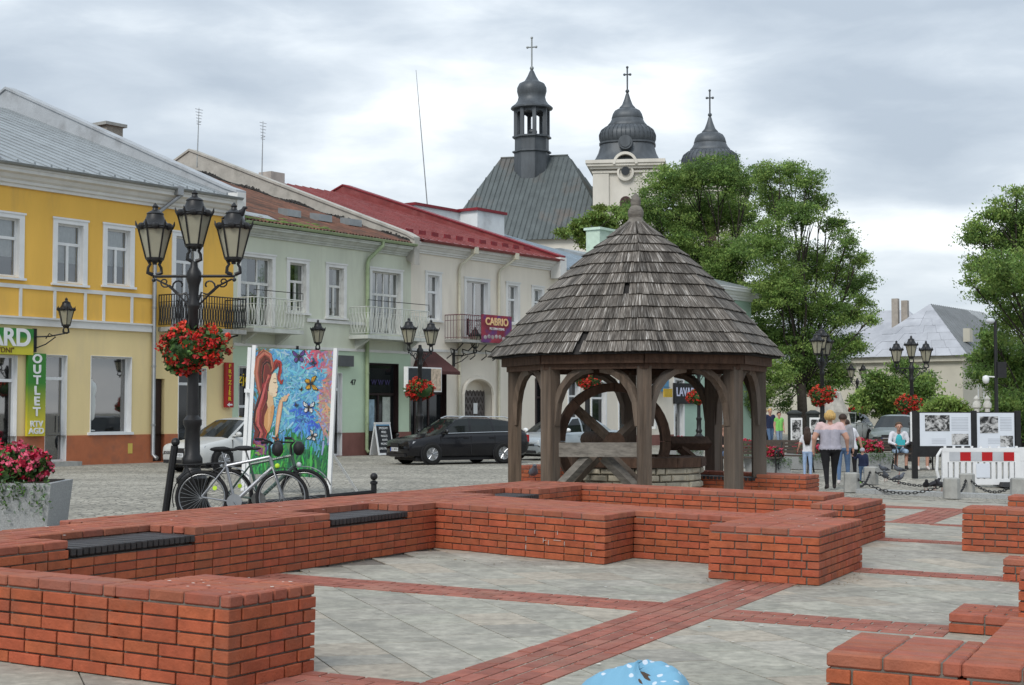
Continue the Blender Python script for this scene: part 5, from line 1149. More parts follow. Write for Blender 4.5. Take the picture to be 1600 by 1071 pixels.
# ================================================================== street lamps, hanging geraniums
FROST = M('frosted_lamp_glass', (.42, .40, .30), .35, .1, 3, spec=.4); b = FROST.node_tree.nodes['Principled BSDF']; b.inputs['Transmission Weight'].default_value = .35
def lantern_meshes():
    n = 6; mb = MB(); gb = MB(); rt, rb, h = .222, .115, .41
    ring = lambda r_, z: [(r_*math.cos(2*PI*j/n), r_*math.sin(2*PI*j/n), z) for j in range(n)]
    lo, hi = ring(rb, .22), ring(rt, .22+h)
    gb.add(ring(rb*.97, .22)+ring(rt*.97, .22+h), [(j, (j+1) % n, n+(j+1) % n, n+j) for j in range(n)])
    for j in range(n):
        mb.tube([lo[j], hi[j]], .013, 5); mb.tube([lo[j], lo[(j+1) % n]], .015, 5); mb.tube([hi[j], hi[(j+1) % n]], .02, 5)
        a = 2*PI*j/n; mb.tube([(rt*math.cos(a)*1.0, rt*math.sin(a), .22+h), (rt*math.cos(a)*1.12, rt*math.sin(a)*1.12, .22+h+.05), (rt*math.cos(a)*1.16, rt*math.sin(a)*1.16, .22+h+.1)], [.02, .017, .006], 5)
        a += PI/n; mb.ball((rt*.93*math.cos(a), rt*.93*math.sin(a), .22+h+.02), .055, 7, 5, (1, 1, .9))
    mb.lathe([(rt, .22+h), (rt*1.03, .22+h+.03), (rt*.8, .22+h+.06), (.13, .22+h+.13), (.11, .22+h+.19), (.12, .22+h+.2), (.1, .22+h+.22), (.045, .22+h+.25), (.035, .22+h+.28), (.045, .22+h+.3), (.005, .22+h+.35)], 12)
    mb.lathe([(.02, .16), (rb*1.05, .2), (rb*1.08, .23), (.02, .23)], 12)
    for s_ in (-1, 1): mb.tube([(s_*.02, 0, 0), (s_*.09, 0, .03), (s_*.085, 0, .1), (s_*.06, 0, .14), (s_*.085, 0, .2)], [.03, .03, .022, .022, .026], 6)
    mb.tube([(0, 0, .14), (0, 0, .22)], .03, 8)
    return mb.mesh('lantern', BLACK, smooth=40), gb.mesh('lamp_glass', FROST)
LM, LGM = lantern_meshes()
def lantern(t, loc, s_=1., rz=0.):
    o = obj('lantern', LM, t); o.location = loc; o.scale = (s_,)*3; o.rotation_euler = (0, 0, rz); obj('lamp_glass', LGM, o); return o
def pole_mesh(h):
    return MB().lathe([(.24, 0), (.24, .1), (.2, .13), (.19, .5), (.21, .53), (.21, .58), (.13, .66), (.11, .72), (.14, .78), (.14, .84), (.105, .9), (.1, 1.25), (.125, 1.3), (.125, 1.36), (.08, 1.42), (.075, 1.9), (.065, h-.45), (.085, h-.42), (.085, h-.38), (.06, h-.3), (.075, h-.12), (.1, h-.05), (.1, h+.05), (.055, h+.12), (.045, h+.2)], 16).mesh('pole', BLACK, smooth=35)
HP = 3.3; PMESH = pole_mesh(HP)
def scrolls(mb, sx, h):
    mb.tube([(0, 0, h), (sx*.56, 0, h)], .022, 6)
    def sp(cx, cz, r_, a0, tn, dr): return [(sx*(cx+(r_-dr*k)*math.cos(a0+tn*k)), 0, cz+(r_-dr*k)*math.sin(a0+tn*k)) for k in range(12)]
    mb.tube([(sx*.06, 0, h-.36)]+sp(.2, h-.13, .13, -2.4, .55, .009), .013, 5); mb.tube([(sx*.2, 0, h-.24)]+sp(.4, h-.08, .075, -2.6, .6, .005), .011, 5)
    mb.tube([(sx*.06, 0, h-.4), (sx*.2, 0, h-.26), (sx*.36, 0, h-.12), (sx*.52, 0, h-.04)], .014, 5); mb.ball((sx*.55, 0, h-.05), .03, 6, 4)
def street_lamp(p, label, rot=0., kind=3, s_=1.):
    t = thing('street_lamp', label, 'street lamp', p, rot, 'ornate black street lamps'); t.scale = (s_,)*3
    obj('pole', PMESH, t); mb = MB(); scrolls(mb, 1, HP); scrolls(mb, -1, HP); mb.build('arm', BLACK, t, smooth=40)
    lantern(t, (-.54, 0, HP+.02), 1, .3); lantern(t, (.54, 0, HP+.02), 1, .1)
    if kind == 3: lantern(t, (0, 0, HP+.2), 1, .2)
    return t
def flowers(rng, npts, rx, rz, nb, nl, colr, leaf, bloom=.055, lsize=.045, lumps=None):
    lumps = lumps or [((0, 0, 0), 1., 1.)]; k = len(lumps)
    def shell(n, lo, hi):
        d_ = rdir(n); w_ = RNG.integers(0, k, n); c = np.array([l[0] for l in lumps])[w_]; s_ = np.array([[l[1], l[1], l[2]] for l in lumps])[w_]
        return c+d_*s_*np.array([rx, rx, rz])*RNG.uniform(lo, hi, (n, 1))
    C = shell(nb, .78, 1.12); npet = 15; sz = np.repeat(RNG.uniform(.5, 1.25, (nb, 1)), npet, 0)
    P = np.repeat(C, npet, 0)+rdir(nb*npet)*bloom*sz*RNG.uniform(.4, 1., (nb*npet, 1)); u = rdir(nb*npet); v = np.cross(u, rdir(nb*npet)); v /= np.linalg.norm(v, axis=1)[:, None]
    fm = cards('blooms', P, u*.029, v*.034, colr, np.repeat(RNG.integers(0, len(colr), nb), npet))
    Pl = shell(nl, .35, 1.08); u = rdir(nl); v = np.cross(u, rdir(nl)); v /= np.linalg.norm(v, axis=1)[:, None]; q = RNG.uniform(.6, 1.4, (nl, 1))
    lm = cards('foliage', Pl, u*lsize*q, v*lsize*1.2*q, leaf, RNG.integers(0, len(leaf), nl))
    return fm, lm
REDF = [M('scarlet_petal', (.55, .02, .014), .5, .2, 5, rnd=.2), M('orange_red_petal', (.66, .06, .03), .5, .2, 5, rnd=.2), M('faded_petal', (.42, .03, .03), .6, .2, 5, rnd=.2)]
PNKF = [M('crimson_petal', (.5, .02, .06), .5, .25, 5, rnd=.2), M('pink_petal', (.62, .10, .17), .5, .25, 5, rnd=.2)]
GLF = [M('geranium_leaf', (.06, .12, .025), .6, .25, 4, rnd=.3), M('geranium_leaf_dark', (.03, .07, .018), .6, .25, 4, rnd=.3)]
BLM, BLL = flowers(RNG, 0, .5, .3, 340, 3000, REDF, GLF, .068, .045, [((0, 0, 0), .72, .9), ((-.2, 0, -.04), .6, .85), ((.24, .05, .0), .56, .8), ((.08, -.15, -.1), .6, .8), ((-.06, -.1, .1), .5, .6), ((.33, 0, -.08), .35, .6), ((-.36, .05, -.1), .33, .65), ((-.1, -.1, -.24), .4, .5)])
DRM = MB().lathe([(.05, -.3), (.3, -.24), (.38, -.05), (.3, .12), (.05, .14)], 16).mesh('basket', MATS['geranium_leaf_dark'], smooth=True)
def flower_ball(p, label, s_=1., rot=0):
    t = thing('flower_basket', label, 'flower basket', p, rot, 'hanging geranium baskets'); t.scale = (s_,)*3
    a = obj('blooms', BLM, t, kind='stuff'); b_ = obj('foliage', BLL, t, kind='stuff'); obj('basket', DRM, t)
def lamp_at(px, Y, label, rot, kind, flab, s_=1., fh=None, fdx=0.):
    p = at(px, 645, Y); p.z = zg(p.x, p.y); street_lamp(p, label, rot, kind, s_)
    if flab: flower_ball(p+Vector((fdx, 0, fh or 2.33*s_)), flab, s_, rot*1.7+px)
lamp_at(301, 20.47, 'large three-lantern street lamp in front of the yellow house', R(-3), 3, 'big scarlet geranium ball on the nearest street lamp', 1., 2.36)
p_ = at(656, 645, 46.5); lamp_at(656, 50.5, 'two-lantern street lamp before the brown awning', R(55), 2, 'red geranium ball on the lamp before the brown awning', 1.1, 2.42)
lamp_at(1285, 50.5, 'three-lantern street lamp before the dark tree, lanterns bunched together', R(62), 3, 'red geranium ball above the walking woman', 1.0, 2.2)
lamp_at(1425, 50.5, 'three-lantern street lamp with lanterns spread wide in front of the pale house', R(4), 3, 'red geranium ball left above the exhibition boards', .93, 1.92, -.12)
lamp_at(1340, 84, 'smaller distant street lamp between the tree and the shrubbery', R(40), 2, 'small distant red geranium ball over the parked cars', 1., 1.75)
lamp_at(1449, 96, 'faint far street lamp beside the small bush', R(60), 2, None, 1.)
lamp_at(918, 45, 'street lamp hidden behind the shelter roof, its flower basket in the arch', R(30), 2, 'red geranium ball seen through the left shelter arch', 1.0, 2.62)
lamp_at(1092, 66, 'green-black lamp column seen through the right shelter arch', R(50), 2, 'dark red geranium ball below the LAVARD fascia', 1.0, 2.35)
lamp_at(1562, 70, 'far street lamp behind the right exhibition board', R(15), 2, 'far red geranium ball behind the right exhibition board', 1.0, 1.95)
def wall_lamp(px, py, label, dr, s_=1.):
    s0, z0 = fac(px, py); t = thing('wall_lantern', label, 'wall lantern', FP0+FD*s0+Vector((0, 0, z0)), FROT, 'black wall lanterns')
    mb = MB(); mb.box(-.06, .06, -.06, 0, -.35, .35); mb.tube([(0, -.04, .1), (dr*.3, -.35, .12), (dr*.62, -.7, .22)], .025, 6); mb.tube([(0, -.04, -.25), (dr*.2, -.3, -.12), (dr*.4, -.5, .1), (dr*.25, -.4, .2), (dr*.2, -.3, .05)], .02, 6); mb.build('bracket', BLACK, t, smooth=40)
    lantern(t, (dr*.62, -.7, .22), 1.1*s_)
wall_lamp(53, 532, 'black wall lantern right of the green shop sign', 1); wall_lamp(463, 556, 'black wall lantern under the green balcony, above the painted panel', .6, 1.0); wall_lamp(708, 560, 'black wall lantern between awning and arched gate', .9)
# ================================================================== planters
PLM, PLL = flowers(RNG, 0, .6, .24, 260, 2000, PNKF, GLF, .06, .045, [((0, 0, 0), .8, 1), ((-.25, -.2, 0), .55, 1.1), ((.28, -.15, -.02), .5, 1), ((.0, .2, .06), .6, .9)])
def trail(n, L_, mats):
    P = []; 
    for k in range(n):
        a = RNG.uniform(-.62, .62); y = -.6+RNG.normal()*.03; ln = RNG.uniform(.1, L_)
        for j in range(14): P.append((a+RNG.normal()*.04, y+RNG.normal()*.03, .62-ln*j/14+RNG.normal()*.02))
    P = np.array(P); m_ = len(P); u = rdir(m_)*.03; v = rdir(m_)*.03; return cards('trailing_plant', P, u, v, mats, RNG.integers(0, len(mats), m_))
SILV = [M('silver_green_leaf', (.2, .26, .19), .7, .2, 5, rnd=.25), GLF[0]]
TRM = trail(60, .45, SILV)
TROUGH = MB().hexa([(-.62, -.55, 0), (.62, -.55, 0), (.62, .55, 0), (-.62, .55, 0)], [(-.68, -.61, .62), (.68, -.61, .62), (.68, .61, .62), (-.68, .61, .62)]).mesh('trough', GRAN)
def planter(p, label, s_=1., rot=0., tr=True):
    t = thing('flower_planter', label, 'planter', p, rot, 'granite flower troughs'); t.scale = (s_,)*3
    obj('trough', TROUGH, t); o = obj('blooms', PLM, t, kind='stuff'); o.location = (0, 0, .82); o2 = obj('foliage', PLL, t, kind='stuff'); o2.location = (0, 0, .8)
    MB().box(-.6, .6, -.5, .5, .5, .63).build('soil', M('soil', (.03, .022, .016), .95), t)
    if tr: obj('trailing_plant', TRM, t, kind='stuff')
p = gnd(8, 832); planter(p, 'large granite trough of crimson begonias at the left edge', 1.0, R(4))
for px, py, s_, lb in ((1352, 737, .82, 'granite trough of crimson flowers left of the seated man'), (1258, 733, .7, 'trough with pink flowers behind the long-haired girl'), (1168, 730, .75, 'trough of pink flowers behind the right shelter post'), (1200, 742, .7, 'trough with red flowers beside the cast-iron bench'), (1068, 722, .75, 'trough of pink flowers seen low through the right arch')):
    p = gnd(px, py); planter(p, lb, s_, R(20), True)
# ================================================================== cars
TYRE = M('tyre', (.012, .012, .012), .85, .2, 10); RIM = M('alloy', (.42, .43, .44), .35, .1, 5, metal=.8); LENS = M('headlamp', (.55, .57, .6), .12, .2, 8, spec=.6); REDL = M('tail_lamp', (.3, .01, .012), .2); CHROME = M('chrome', (.6, .6, .6), .15, .05, 2, metal=1.); PLATE = M('number_plate', (.6, .62, .64), .5, .1); CARGL = M('car_glass', (.012, .015, .015), .05, .3, 2, spec=.4); BLUEP = M('plate_blue', (.02, .06, .3), .5)
def loft(rings, closed=False):
    mb = MB(); n = len(rings[0])
    for r_ in rings: mb.v += [tuple(p) for p in r_]
    for i in range(len(rings)-1):
        for j in range(n-1): mb.f.append((i*n+j, i*n+j+1, (i+1)*n+j+1, (i+1)*n+j))
    return mb
def interp(tab, x):
    for i in range(len(tab)-1):
        if x <= tab[i+1][0]:
            a, b = tab[i], tab[i+1]; f = (x-a[0])/(b[0]-a[0]) if b[0] > a[0] else 0; f = clamp(f, 0, 1); return [p+(q-p)*f for p, q in zip(a, b)]
    return list(tab[-1])
def car(label, p, rot, paint, L=4.6, W=1.78, Ht=1.43, kind='estate', rails=False, plate='LC 2841', rimstyle=5, dx=None):
    """front at x=0, rear at x=L, origin under the middle; the car points along local -X"""
    t = thing('parked_car', label, 'car', p, rot, 'cars parked round the square'); k = L/4.6; hw = W/2; S = Ht/1.43
    body = [(0, .36, .60, .70), (.02, .27, .64, .80), (.08, .23, .70, .89), (.2, .2, .74, .945), (.5, .18, .80, .985), (.95, .18, .87, 1.0), (1.2, .18, .92, 1.0), (2.3, .18, .945, 1.0), (3.4, .18, .965, 1.0), (4.05, .2, .985, .985), (4.4, .24, .98, .95), (4.54, .3, .93, .90), (4.6, .4, .80, .85)]
    rings = []
    N_ = 46
    for i in range(N_+1):
        x = 4.6*(i/N_); _, lo, hi, w_ = interp(body, x); w_ *= hw
        half = [(0, lo), (w_*.8, lo), (w_*.95, lo+.07), (w_*.985, lo+.2), (w_, lo+(hi-lo)*.55), (w_*.985, hi-.13), (w_*.955, hi-.05), (w_*.90, hi-.008), (w_*.6, hi+.022), (0, hi+.034)]
        rings.append([((x-2.3)*k, -y, z*S) for y, z in half]+[((x-2.3)*k, y, z*S) for y, z in half[::-1][1:]])
    mb = loft(rings); n = len(rings[0]); mb.f.append(tuple(range(n-1, -1, -1))); mb.f.append(tuple(N_*n+j for j in range(n))); mb.f = [tuple(reversed(f)) for f in mb.f]
    bd = mb.build('body', paint, t, smooth=32)
    # greenhouse columns: (x at belt, x at roof edge, roof edge z)
    if kind == 'estate': cols = [(1.12, 1.92, 1.36), (1.28, 2.02, 1.375), (2.28, 2.33, 1.40), (2.36, 2.41, 1.40), (3.18, 3.12, 1.375), (3.26, 3.2, 1.37), (4.1, 3.68, 1.325), (4.5, 3.98, 1.29)]; glz = (1, 3, 5)
    elif kind == 'hatch': cols = [(1.1, 1.88, 1.36), (1.26, 1.98, 1.375), (2.5, 2.5, 1.40), (2.6, 2.6, 1.40), (3.5, 3.35, 1.37), (3.6, 3.45, 1.36), (3.95, 3.7, 1.34), (4.4, 3.95, 1.31)]; glz = (1, 3)
    else: cols = [(1.12, 1.9, 1.36), (1.28, 2.0, 1.375), (2.3, 2.32, 1.40), (2.38, 2.4, 1.40), (3.1, 2.98, 1.38), (3.18, 3.04, 1.37), (3.6, 3.22, 1.35), (3.95, 3.35, 1.33)]; glz = (1, 3)
    def belt(x): _, lo, hi, w_ = interp(body, x); return hi-.01, w_*hw*.905
    def col(c, s_): zb, wb = belt(c[0]); return Vector(((c[0]-2.3)*k, s_*wb, zb*S)), Vector(((c[1]-2.3)*k, s_*hw*.70, c[2]*S))
    pil = MB()
    for s_ in (-1, 1):
        for i in range(len(cols)-1):
            a, b = col(cols[i], s_); c, d_ = col(cols[i+1], s_); o = Vector((0, s_*.004, 0))
            m0, m1 = a.lerp(b, .5)+Vector((0, s_*.02, .012)), c.lerp(d_, .5)+Vector((0, s_*.02, .012))
            q = [(a, c, m1, m0), (m0, m1, d_, b)]
            tg = MB() if i in glz else pil
            for f in q: tg.quad(*(f if s_ < 0 else f[::-1]))
            if i in glz: tg.build('side_window', CARGL, t, smooth=True)
    pil.build('pillar', paint if kind != 'hatch' else paint, t)
    for nm, c, rr in (('windscreen', cols[0], 1), ('rear_window', cols[-1], -1)):
        (al, bl), (ar, br) = col(c, -1), col(c, 1); mb = MB(); n = 6; bow = -.09*rr*k
        for i in range(n):
            P = lambda u, top: (bl.lerp(br, u) if top else al.lerp(ar, u))+Vector((bow*(1-(2*u-1)**2)*(1 if not top else .7), 0, .02*(1-(2*u-1)**2) if top else 0))
            f = (P(i/n, 0), P((i+1)/n, 0), P((i+1)/n, 1), P(i/n, 1)); mb.quad(*(f[::-1] if rr > 0 else f))
        mb.build(nm, CARGL, t, smooth=True)
    rf = []; 
    for c in cols:
        a, b = col(c, -1)[1], col(c, 1)[1]; n = 8; e_ = (-.063 if c is cols[0] else (.063 if c is cols[-1] else 0))*k
        rf.append([a.lerp(b, u/n)+Vector((e_*(1-(2*u/n-1)**2), 0, (.05 if c not in (cols[0], cols[-1]) else .025)*(1-(2*u/n-1)**4))) for u in range(n+1)])
    mb = loft(rf); mb.f = [tuple(reversed(f)) for f in mb.f]; mb.f = [tuple(reversed(f)) for f in mb.f] if False else mb.f
    mb.build('roof', paint, t, smooth=True)
    wr = .315*S; wx = ((.86-2.3)*k, (3.52-2.3)*k)
    tm = MB(); tm.lathe([(wr*.62, -.1), (wr*.9, -.105), (wr, -.08), (wr, .08), (wr*.9, .105), (wr*.62, .1), (wr*.62, -.1)], 24, ax='y', cap=False); tmm = tm.mesh('tyre', TYRE, smooth=40)
    rm = MB(); rm.lathe([(wr*.64, -.09), (wr*.66, -.1), (wr*.6, -.1), (wr*.58, -.06), (.02, -.055), (.02, -.03), (wr*.6, -.03)], 20, ax='y', cap=False)
    for j in range(rimstyle*2 if rimstyle > 3 else 6):
        a = 2*PI*j/(rimstyle*2 if rimstyle > 3 else 6)+(.12 if j % 2 else -.12)*(rimstyle > 3); rm.tube([(0.03*math.cos(a), -.07, .03*math.sin(a)), (wr*.6*math.cos(a), -.085, wr*.6*math.sin(a))], .018, 4)
    rmm = rm.mesh('rim', RIM, smooth=40)
    for x in wx:
        for s_ in (-1, 1):
            MB().lathe([(wr*1.16, -.012), (wr*1.16, .012), (.05, .013), (.05, -.013)], 26, (x, s_*(hw-.008), wr*1.02), 0, 'y').build('wheel_arch', DGREY, t)
            w_ = obj('wheel', tmm, t); w_.location = (x, s_*(hw-.03), wr); w_.rotation_euler = (0, .3*x, 0 if s_ < 0 else PI); obj('rim', rmm, w_)
    X0 = -2.3*k
    def hl(y0, y1, z0, z1, x): 
        mb = MB(); return mb.hexa([(X0+x+.02, y0, z0*S), (X0+x+.2, y1, z0*S+.02), (X0+x+.4, y1*.98, z0*S+.03), (X0+x+.25, y0, z0*S)], [(X0+x+.05, y0, z1*S-.02), (X0+x+.24, y1, z1*S), (X0+x+.5, y1*.97, z1*S+.02), (X0+x+.3, y0, z1*S)])
    for s_ in (-1, 1):
        mb = hl(s_*hw*.52, s_*hw*.93, .58, .70, .0)
        if s_ > 0: mb.f = [tuple(reversed(f)) for f in mb.f]
        mb.build('headlight', LENS, t)
        MB().box(2.3*k-.16, 2.3*k-.015, min(s_*hw*.62, s_*hw*.9), max(s_*hw*.62, s_*hw*.9), .66*S, .88*S).build('tail_light', REDL, t)
        m_ = MB(); m_.ball((X0+1.36*k, s_*(hw+.09), 1.0*S), .1, 10, 6, (.7, 1.1, .7)); m_.box(X0+1.3*k, X0+1.4*k, min(s_*hw*.88, s_*(hw+.05)), max(s_*hw*.88, s_*(hw+.05)), .94*S, .98*S); m_.build('mirror', paint if kind != 'sedan' else WHITE, t, smooth=40)
        for xd in (2.05, 3.0) if kind != 'hatch' else (2.3,): MB().box(X0+xd*k, X0+xd*k+.18, min(s_*hw*.985, s_*(hw*.99+.02)), max(s_*hw*.985, s_*(hw*.99+.02)), .78*S, .81*S).build('door_handle', paint, t)
        for xd in (1.2, 2.32, 3.22) if kind != 'hatch' else (1.22, 2.55): MB().box(X0+xd*k, X0+xd*k+.012, min(s_*hw*.9, s_*hw*1.003), max(s_*hw*.9, s_*hw*1.003), .3*S, .86*S).build('door_gap', DGREY, t)
        if rails:
            MB().tube([(X0+2.0*k, s_*hw*.69, 1.40*S), (X0+2.2*k, s_*hw*.7, 1.46*S), (X0+3.7*k, s_*hw*.7, 1.44*S), (X0+3.95*k, s_*hw*.69, 1.37*S)], .02, 6).build('roof_rail', CHROME, t)
            MB().tube([(X0+1.3*k, s_*hw*.925, .935*S), (X0+2.8*k, s_*hw*.925, .965*S), (X0+4.1*k, s_*hw*.92, .985*S)], .012, 5).build('window_trim', CHROME, t)
    MB().box(X0-.018, X0+.16, -hw*.3, hw*.3, .42*S, .64*S).build('grille', DGREY, t); MB().box(X0+.0, X0+.2, -hw*.72, hw*.72, .24*S, .33*S).build('lower_grille', DGREY, t)
    pl = MB().box(X0-.035, X0-.015, -.26, .26, .4*S, .51*S).build('plate', PLATE, t); text('lettering', plate, .095, BLACK, pl, (X0-.037, -.03, .455*S), (PI/2, 0, -PI/2), .001); MB().box(X0-.037, X0-.03, .2, .26, .4*S, .51*S).build('plate_band', BLUEP, pl)
    MB().box(X0+.35, 2.3*k-.3, -hw*.85, hw*.85, .12, .3).build('underbody', DGREY, t)
    return t
WP = M('car_white_paint', (.5, .51, .5), .3, .03, 1, spec=.5, coat=.5); KP = M('car_black_paint', (.008, .008, .01), .2, .2, 1, spec=.3, coat=.25); SP = M('car_silver_paint', (.36, .40, .42), .3, .05, 1, metal=.4, coat=.4); GP = M('car_grey_green_paint', (.2, .23, .22), .3, .05, 1, metal=.4, coat=.4)
def car_by_wheel(px, py, rot, L, W, *a, **kw):      # px, py: where the near front wheel touches the ground
    p = gnd(px, py); k = L/4.6; v = Matrix.Rotation(rot, 3, 'Z') @ Vector(((.86-2.3)*k, -(W/2-.05), 0)); q = p-v; q.z = zg(q.x, q.y); return q
q = car_by_wheel(673, 726, R(30), 4.4, 1.77); car('black estate car with chrome roof rails parked before the arched gate', q, R(30), KP, 4.4, 1.77, 1.45, 'estate', True, 'LC 3847N')
q = car_by_wheel(346, 738, R(49), 4.25, 1.78); car('white three-door car parked before the yellow house', q, R(49), WP, 4.25, 1.78, 1.45, 'hatch', False, 'LC 91055')
q = car_by_wheel(868, 719, R(48), 4.6, 1.75); car('silver saloon parked behind the well shelter', q, R(48), SP, 4.6, 1.75, 1.43, 'sedan', False, 'LC 20 KA', 3)
q = gnd(1380, 703); car('grey-green estate car parked by the far shrubbery', Vector((q.x+.6, q.y, 0)), R(66), GP, 4.4, 1.72, 1.5, 'estate', False, 'LCH 5T4', 3)
q = at(1322, 645, 80); car('pale van-like car half hidden behind the walking group', Vector((q.x, q.y, 0)), R(60), M('car_cream_paint', (.42, .44, .43), .3, .05), 4.3, 1.75, 1.62, 'estate', False, 'LC 118', 3)
# ================================================================== bicycles and their rail
ALU = M('silver_frame', (.27, .28, .3), .35, .1, 6, metal=.5, coat=.3); GRB = M('dark_green_frame', (.05, .09, .075), .35, .1, 6, coat=.3); LIME = M('lime_reflector', (.5, .75, .05), .4); RUB = M('bike_rubber', (.014, .014, .015), .8, .2, 10); STEEL = M('bright_steel', (.28, .285, .29), .3, .1, 8, metal=.9); WHB = M('white_frame', (.6, .62, .62), .4)
def bike(label, p, rot, frame, seatm, wr=.35, wb=1.05, dark=False):
    t = thing('bicycle', label, 'bicycle', p, rot, 'bicycles leaning at the rail'); rx, fx = 0, wb
    tm = MB(); n = 36
    def ring(mb, R_, r_, k=8):
        o = len(mb.v)
        for i in range(n):
            a = 2*PI*i/n
            for j in range(k): b = 2*PI*j/k; mb.v.append(((R_+r_*math.cos(b))*math.cos(a), r_*math.sin(b), (R_+r_*math.cos(b))*math.sin(a)))
        for i in range(n):
            for j in range(k): mb.f.append((o+i*k+j, o+((i+1) % n)*k+j, o+((i+1) % n)*k+(j+1) % k, o+i*k+(j+1) % k))
    ring(tm, wr-.02, .022); tmm = tm.mesh('tyre', RUB, smooth=True); rm = MB(); ring(rm, wr-.05, .012, 6); rmm = rm.mesh('rim', STEEL, smooth=True)
    sp = MB()
    for j in range(28): a = 2*PI*j/28; sp.tube([(.02*math.cos(a+.6), .02*(1 if j % 2 else -1), .02*math.sin(a+.6)), ((wr-.05)*math.cos(a), 0, (wr-.05)*math.sin(a))], .0022, 3, False)
    sp.lathe([(.025, -.04), (.025, .04)], 8, ax='y'); spm = sp.mesh('spokes', STEEL)
    for x in (rx, fx):
        w_ = obj('wheel', tmm, t); w_.location = (x, 0, wr); obj('rim', rmm, w_); obj('spokes', spm, w_)
    BB = (.43, 0, .29); SC_ = (.30, 0, .80); ST = (.25, 0, .95); HT = (.88, 0, .88); HB = (.92, 0, .74)
    mb = MB(); mb.tube([BB, SC_], .02, 8); mb.tube([(SC_[0]+.01, 0, .76), HT], .02, 8); mb.tube([BB, HB], .026, 8); mb.tube([HT, HB], .024, 8)
    for s_ in (-.05, .05): mb.tube([(rx, s_, wr), (BB[0]-.03, s_*.6, BB[2])], .011, 6); mb.tube([(rx, s_, wr), (SC_[0], s_*.4, .74)], .010, 6)
    mb.build('frame', frame, t, smooth=40)
    mb = MB()
    for s_ in (-.055, .055): mb.tube([(HB[0], s_*.6, HB[2]), (HB[0]+.05, s_, .6), (fx, s_, wr)], .014, 6)
    mb.build('fork', STEEL if not dark else DGREY, t)
    mb = MB(); mb.tube([SC_, ST], .013, 6); mb.build('seat_post', STEEL, t)
    mb = MB(); mb.ball((ST[0]-.02, 0, ST[2]+.03), .12, 10, 6, (1.2, .62, .3)); mb.ball((ST[0]+.12, 0, ST[2]+.025), .06, 8, 5, (1.6, .5, .35)); mb.build('saddle', seatm, t, smooth=True)
    mb = MB(); mb.tube([HT, (.87, 0, 1.02), (.9, 0, 1.06)], .015, 6); mb.tube([(.82, -.3, 1.09), (.9, -.12, 1.07), (.91, 0, 1.06), (.9, .12, 1.07), (.82, .3, 1.09)], .013, 6); mb.build('handlebar', DGREY, t)
    for s_ in (-1, 1): MB().tube([(.82, s_*.3, 1.09), (.72, s_*.31, 1.09)], .019, 8).build('grip', RUB, t)
    def guard(cx, a0, a1):
        g_ = MB(); m_ = 14; R1 = wr+.03
        for i in range(m_):
            b0, b1 = a0+(a1-a0)*i/m_, a0+(a1-a0)*(i+1)/m_
            g_.hexa([(cx+R1*math.cos(b0), -.025, wr+R1*math.sin(b0)), (cx+R1*math.cos(b1), -.025, wr+R1*math.sin(b1)), (cx+R1*math.cos(b1), .025, wr+R1*math.sin(b1)), (cx+R1*math.cos(b0), .025, wr+R1*math.sin(b0))], [(cx+(R1+.006)*math.cos(b0), -.025, wr+(R1+.006)*math.sin(b0)), (cx+(R1+.006)*math.cos(b1), -.025, wr+(R1+.006)*math.sin(b1)), (cx+(R1+.006)*math.cos(b1), .025, wr+(R1+.006)*math.sin(b1)), (cx+(R1+.006)*math.cos(b0), .025, wr+(R1+.006)*math.sin(b0))])
        g_.build('mudguard', DGREY if not dark else STEEL, t)
    guard(rx, R(40), R(200)); guard(fx, R(20), R(150))
    mb = MB(); mb.tube([(-.3, -.06, .77), (.24, -.05, .79)], .008, 5); mb.tube([(-.3, .06, .77), (.24, .05, .79)], .008, 5); mb.tube([(-.22, .05, .77), (rx, .06, wr)], .007, 5); mb.tube([(-.22, -.05, .77), (rx, -.06, wr)], .007, 5)
    for k in range(5): mb.tube([(-.3+.11*k, -.06, .77), (-.3+.11*k, .06, .77)], .007, 4)
    mb.build('carrier', DGREY, t)
    mb = MB(); mb.lathe([(.1, -.045), (.1, -.035)], 20, (BB[0], 0, BB[2]), 0, 'y'); mb.tube([(BB[0], -.06, BB[2]), (BB[0]+.1, -.07, BB[2]-.14)], .011, 5); mb.tube([(BB[0], .06, BB[2]), (BB[0]-.1, .07, BB[2]+.14)], .011, 5); mb.box(BB[0]+.06, BB[0]+.15, -.16, -.07, BB[2]-.16, BB[2]-.13); mb.build('crank', STEEL, t)
    MB().lathe([(.03, -.008), (.03, .008)], 10, (.17, -.02, wr+.12), 0, 'y').build('reflector', LIME, t); MB().ball((HB[0]+.06, 0, HB[2]+.02), .035, 8, 5).build('front_lamp', LENS if dark else LIME, t)
    mb = MB(); mb.ball((.98, 0, .98), .1, 10, 6, (.8, .9, 1)); mb.build('handlebar_bag', DGREY, t, smooth=True)
    return t
bp = at(316, 645, 20.0); bp.z = zg(bp.x, bp.y); o = bike('silver bicycle with lime reflectors at the rail, nearer of the two', bp, R(2), ALU, RUB); o.rotation_euler = (R(-5), 0, R(2))
bp = at(358, 645, 20.75); bp.z = zg(bp.x, bp.y); o = bike('dark green and white bicycle behind the silver one', bp, R(-4), GRB, DGREY, dark=True); o.rotation_euler = (R(4), 0, R(-4))
t = thing('hitching_rail', 'low black rail between a leaning post and a ball-topped post', 'railing', at(258, 645, 20.6)*1.0, 0); t.location.z = .13; T = Vector(t.location)
pL, pLt = at(257, 812, 20.4)-T, at(273, 697, 20.4)-T; pR, pRt = gnd(584, 793)-T, None; pR.z = zg(*(gnd(584, 793).xy))-T.z
MB().tube([pL, pLt], .05, 8).build('post', BLACK, t); MB().ball(pLt+Vector((.01, 0, .05)), .06, 10, 6).build('ball', BLACK, t)
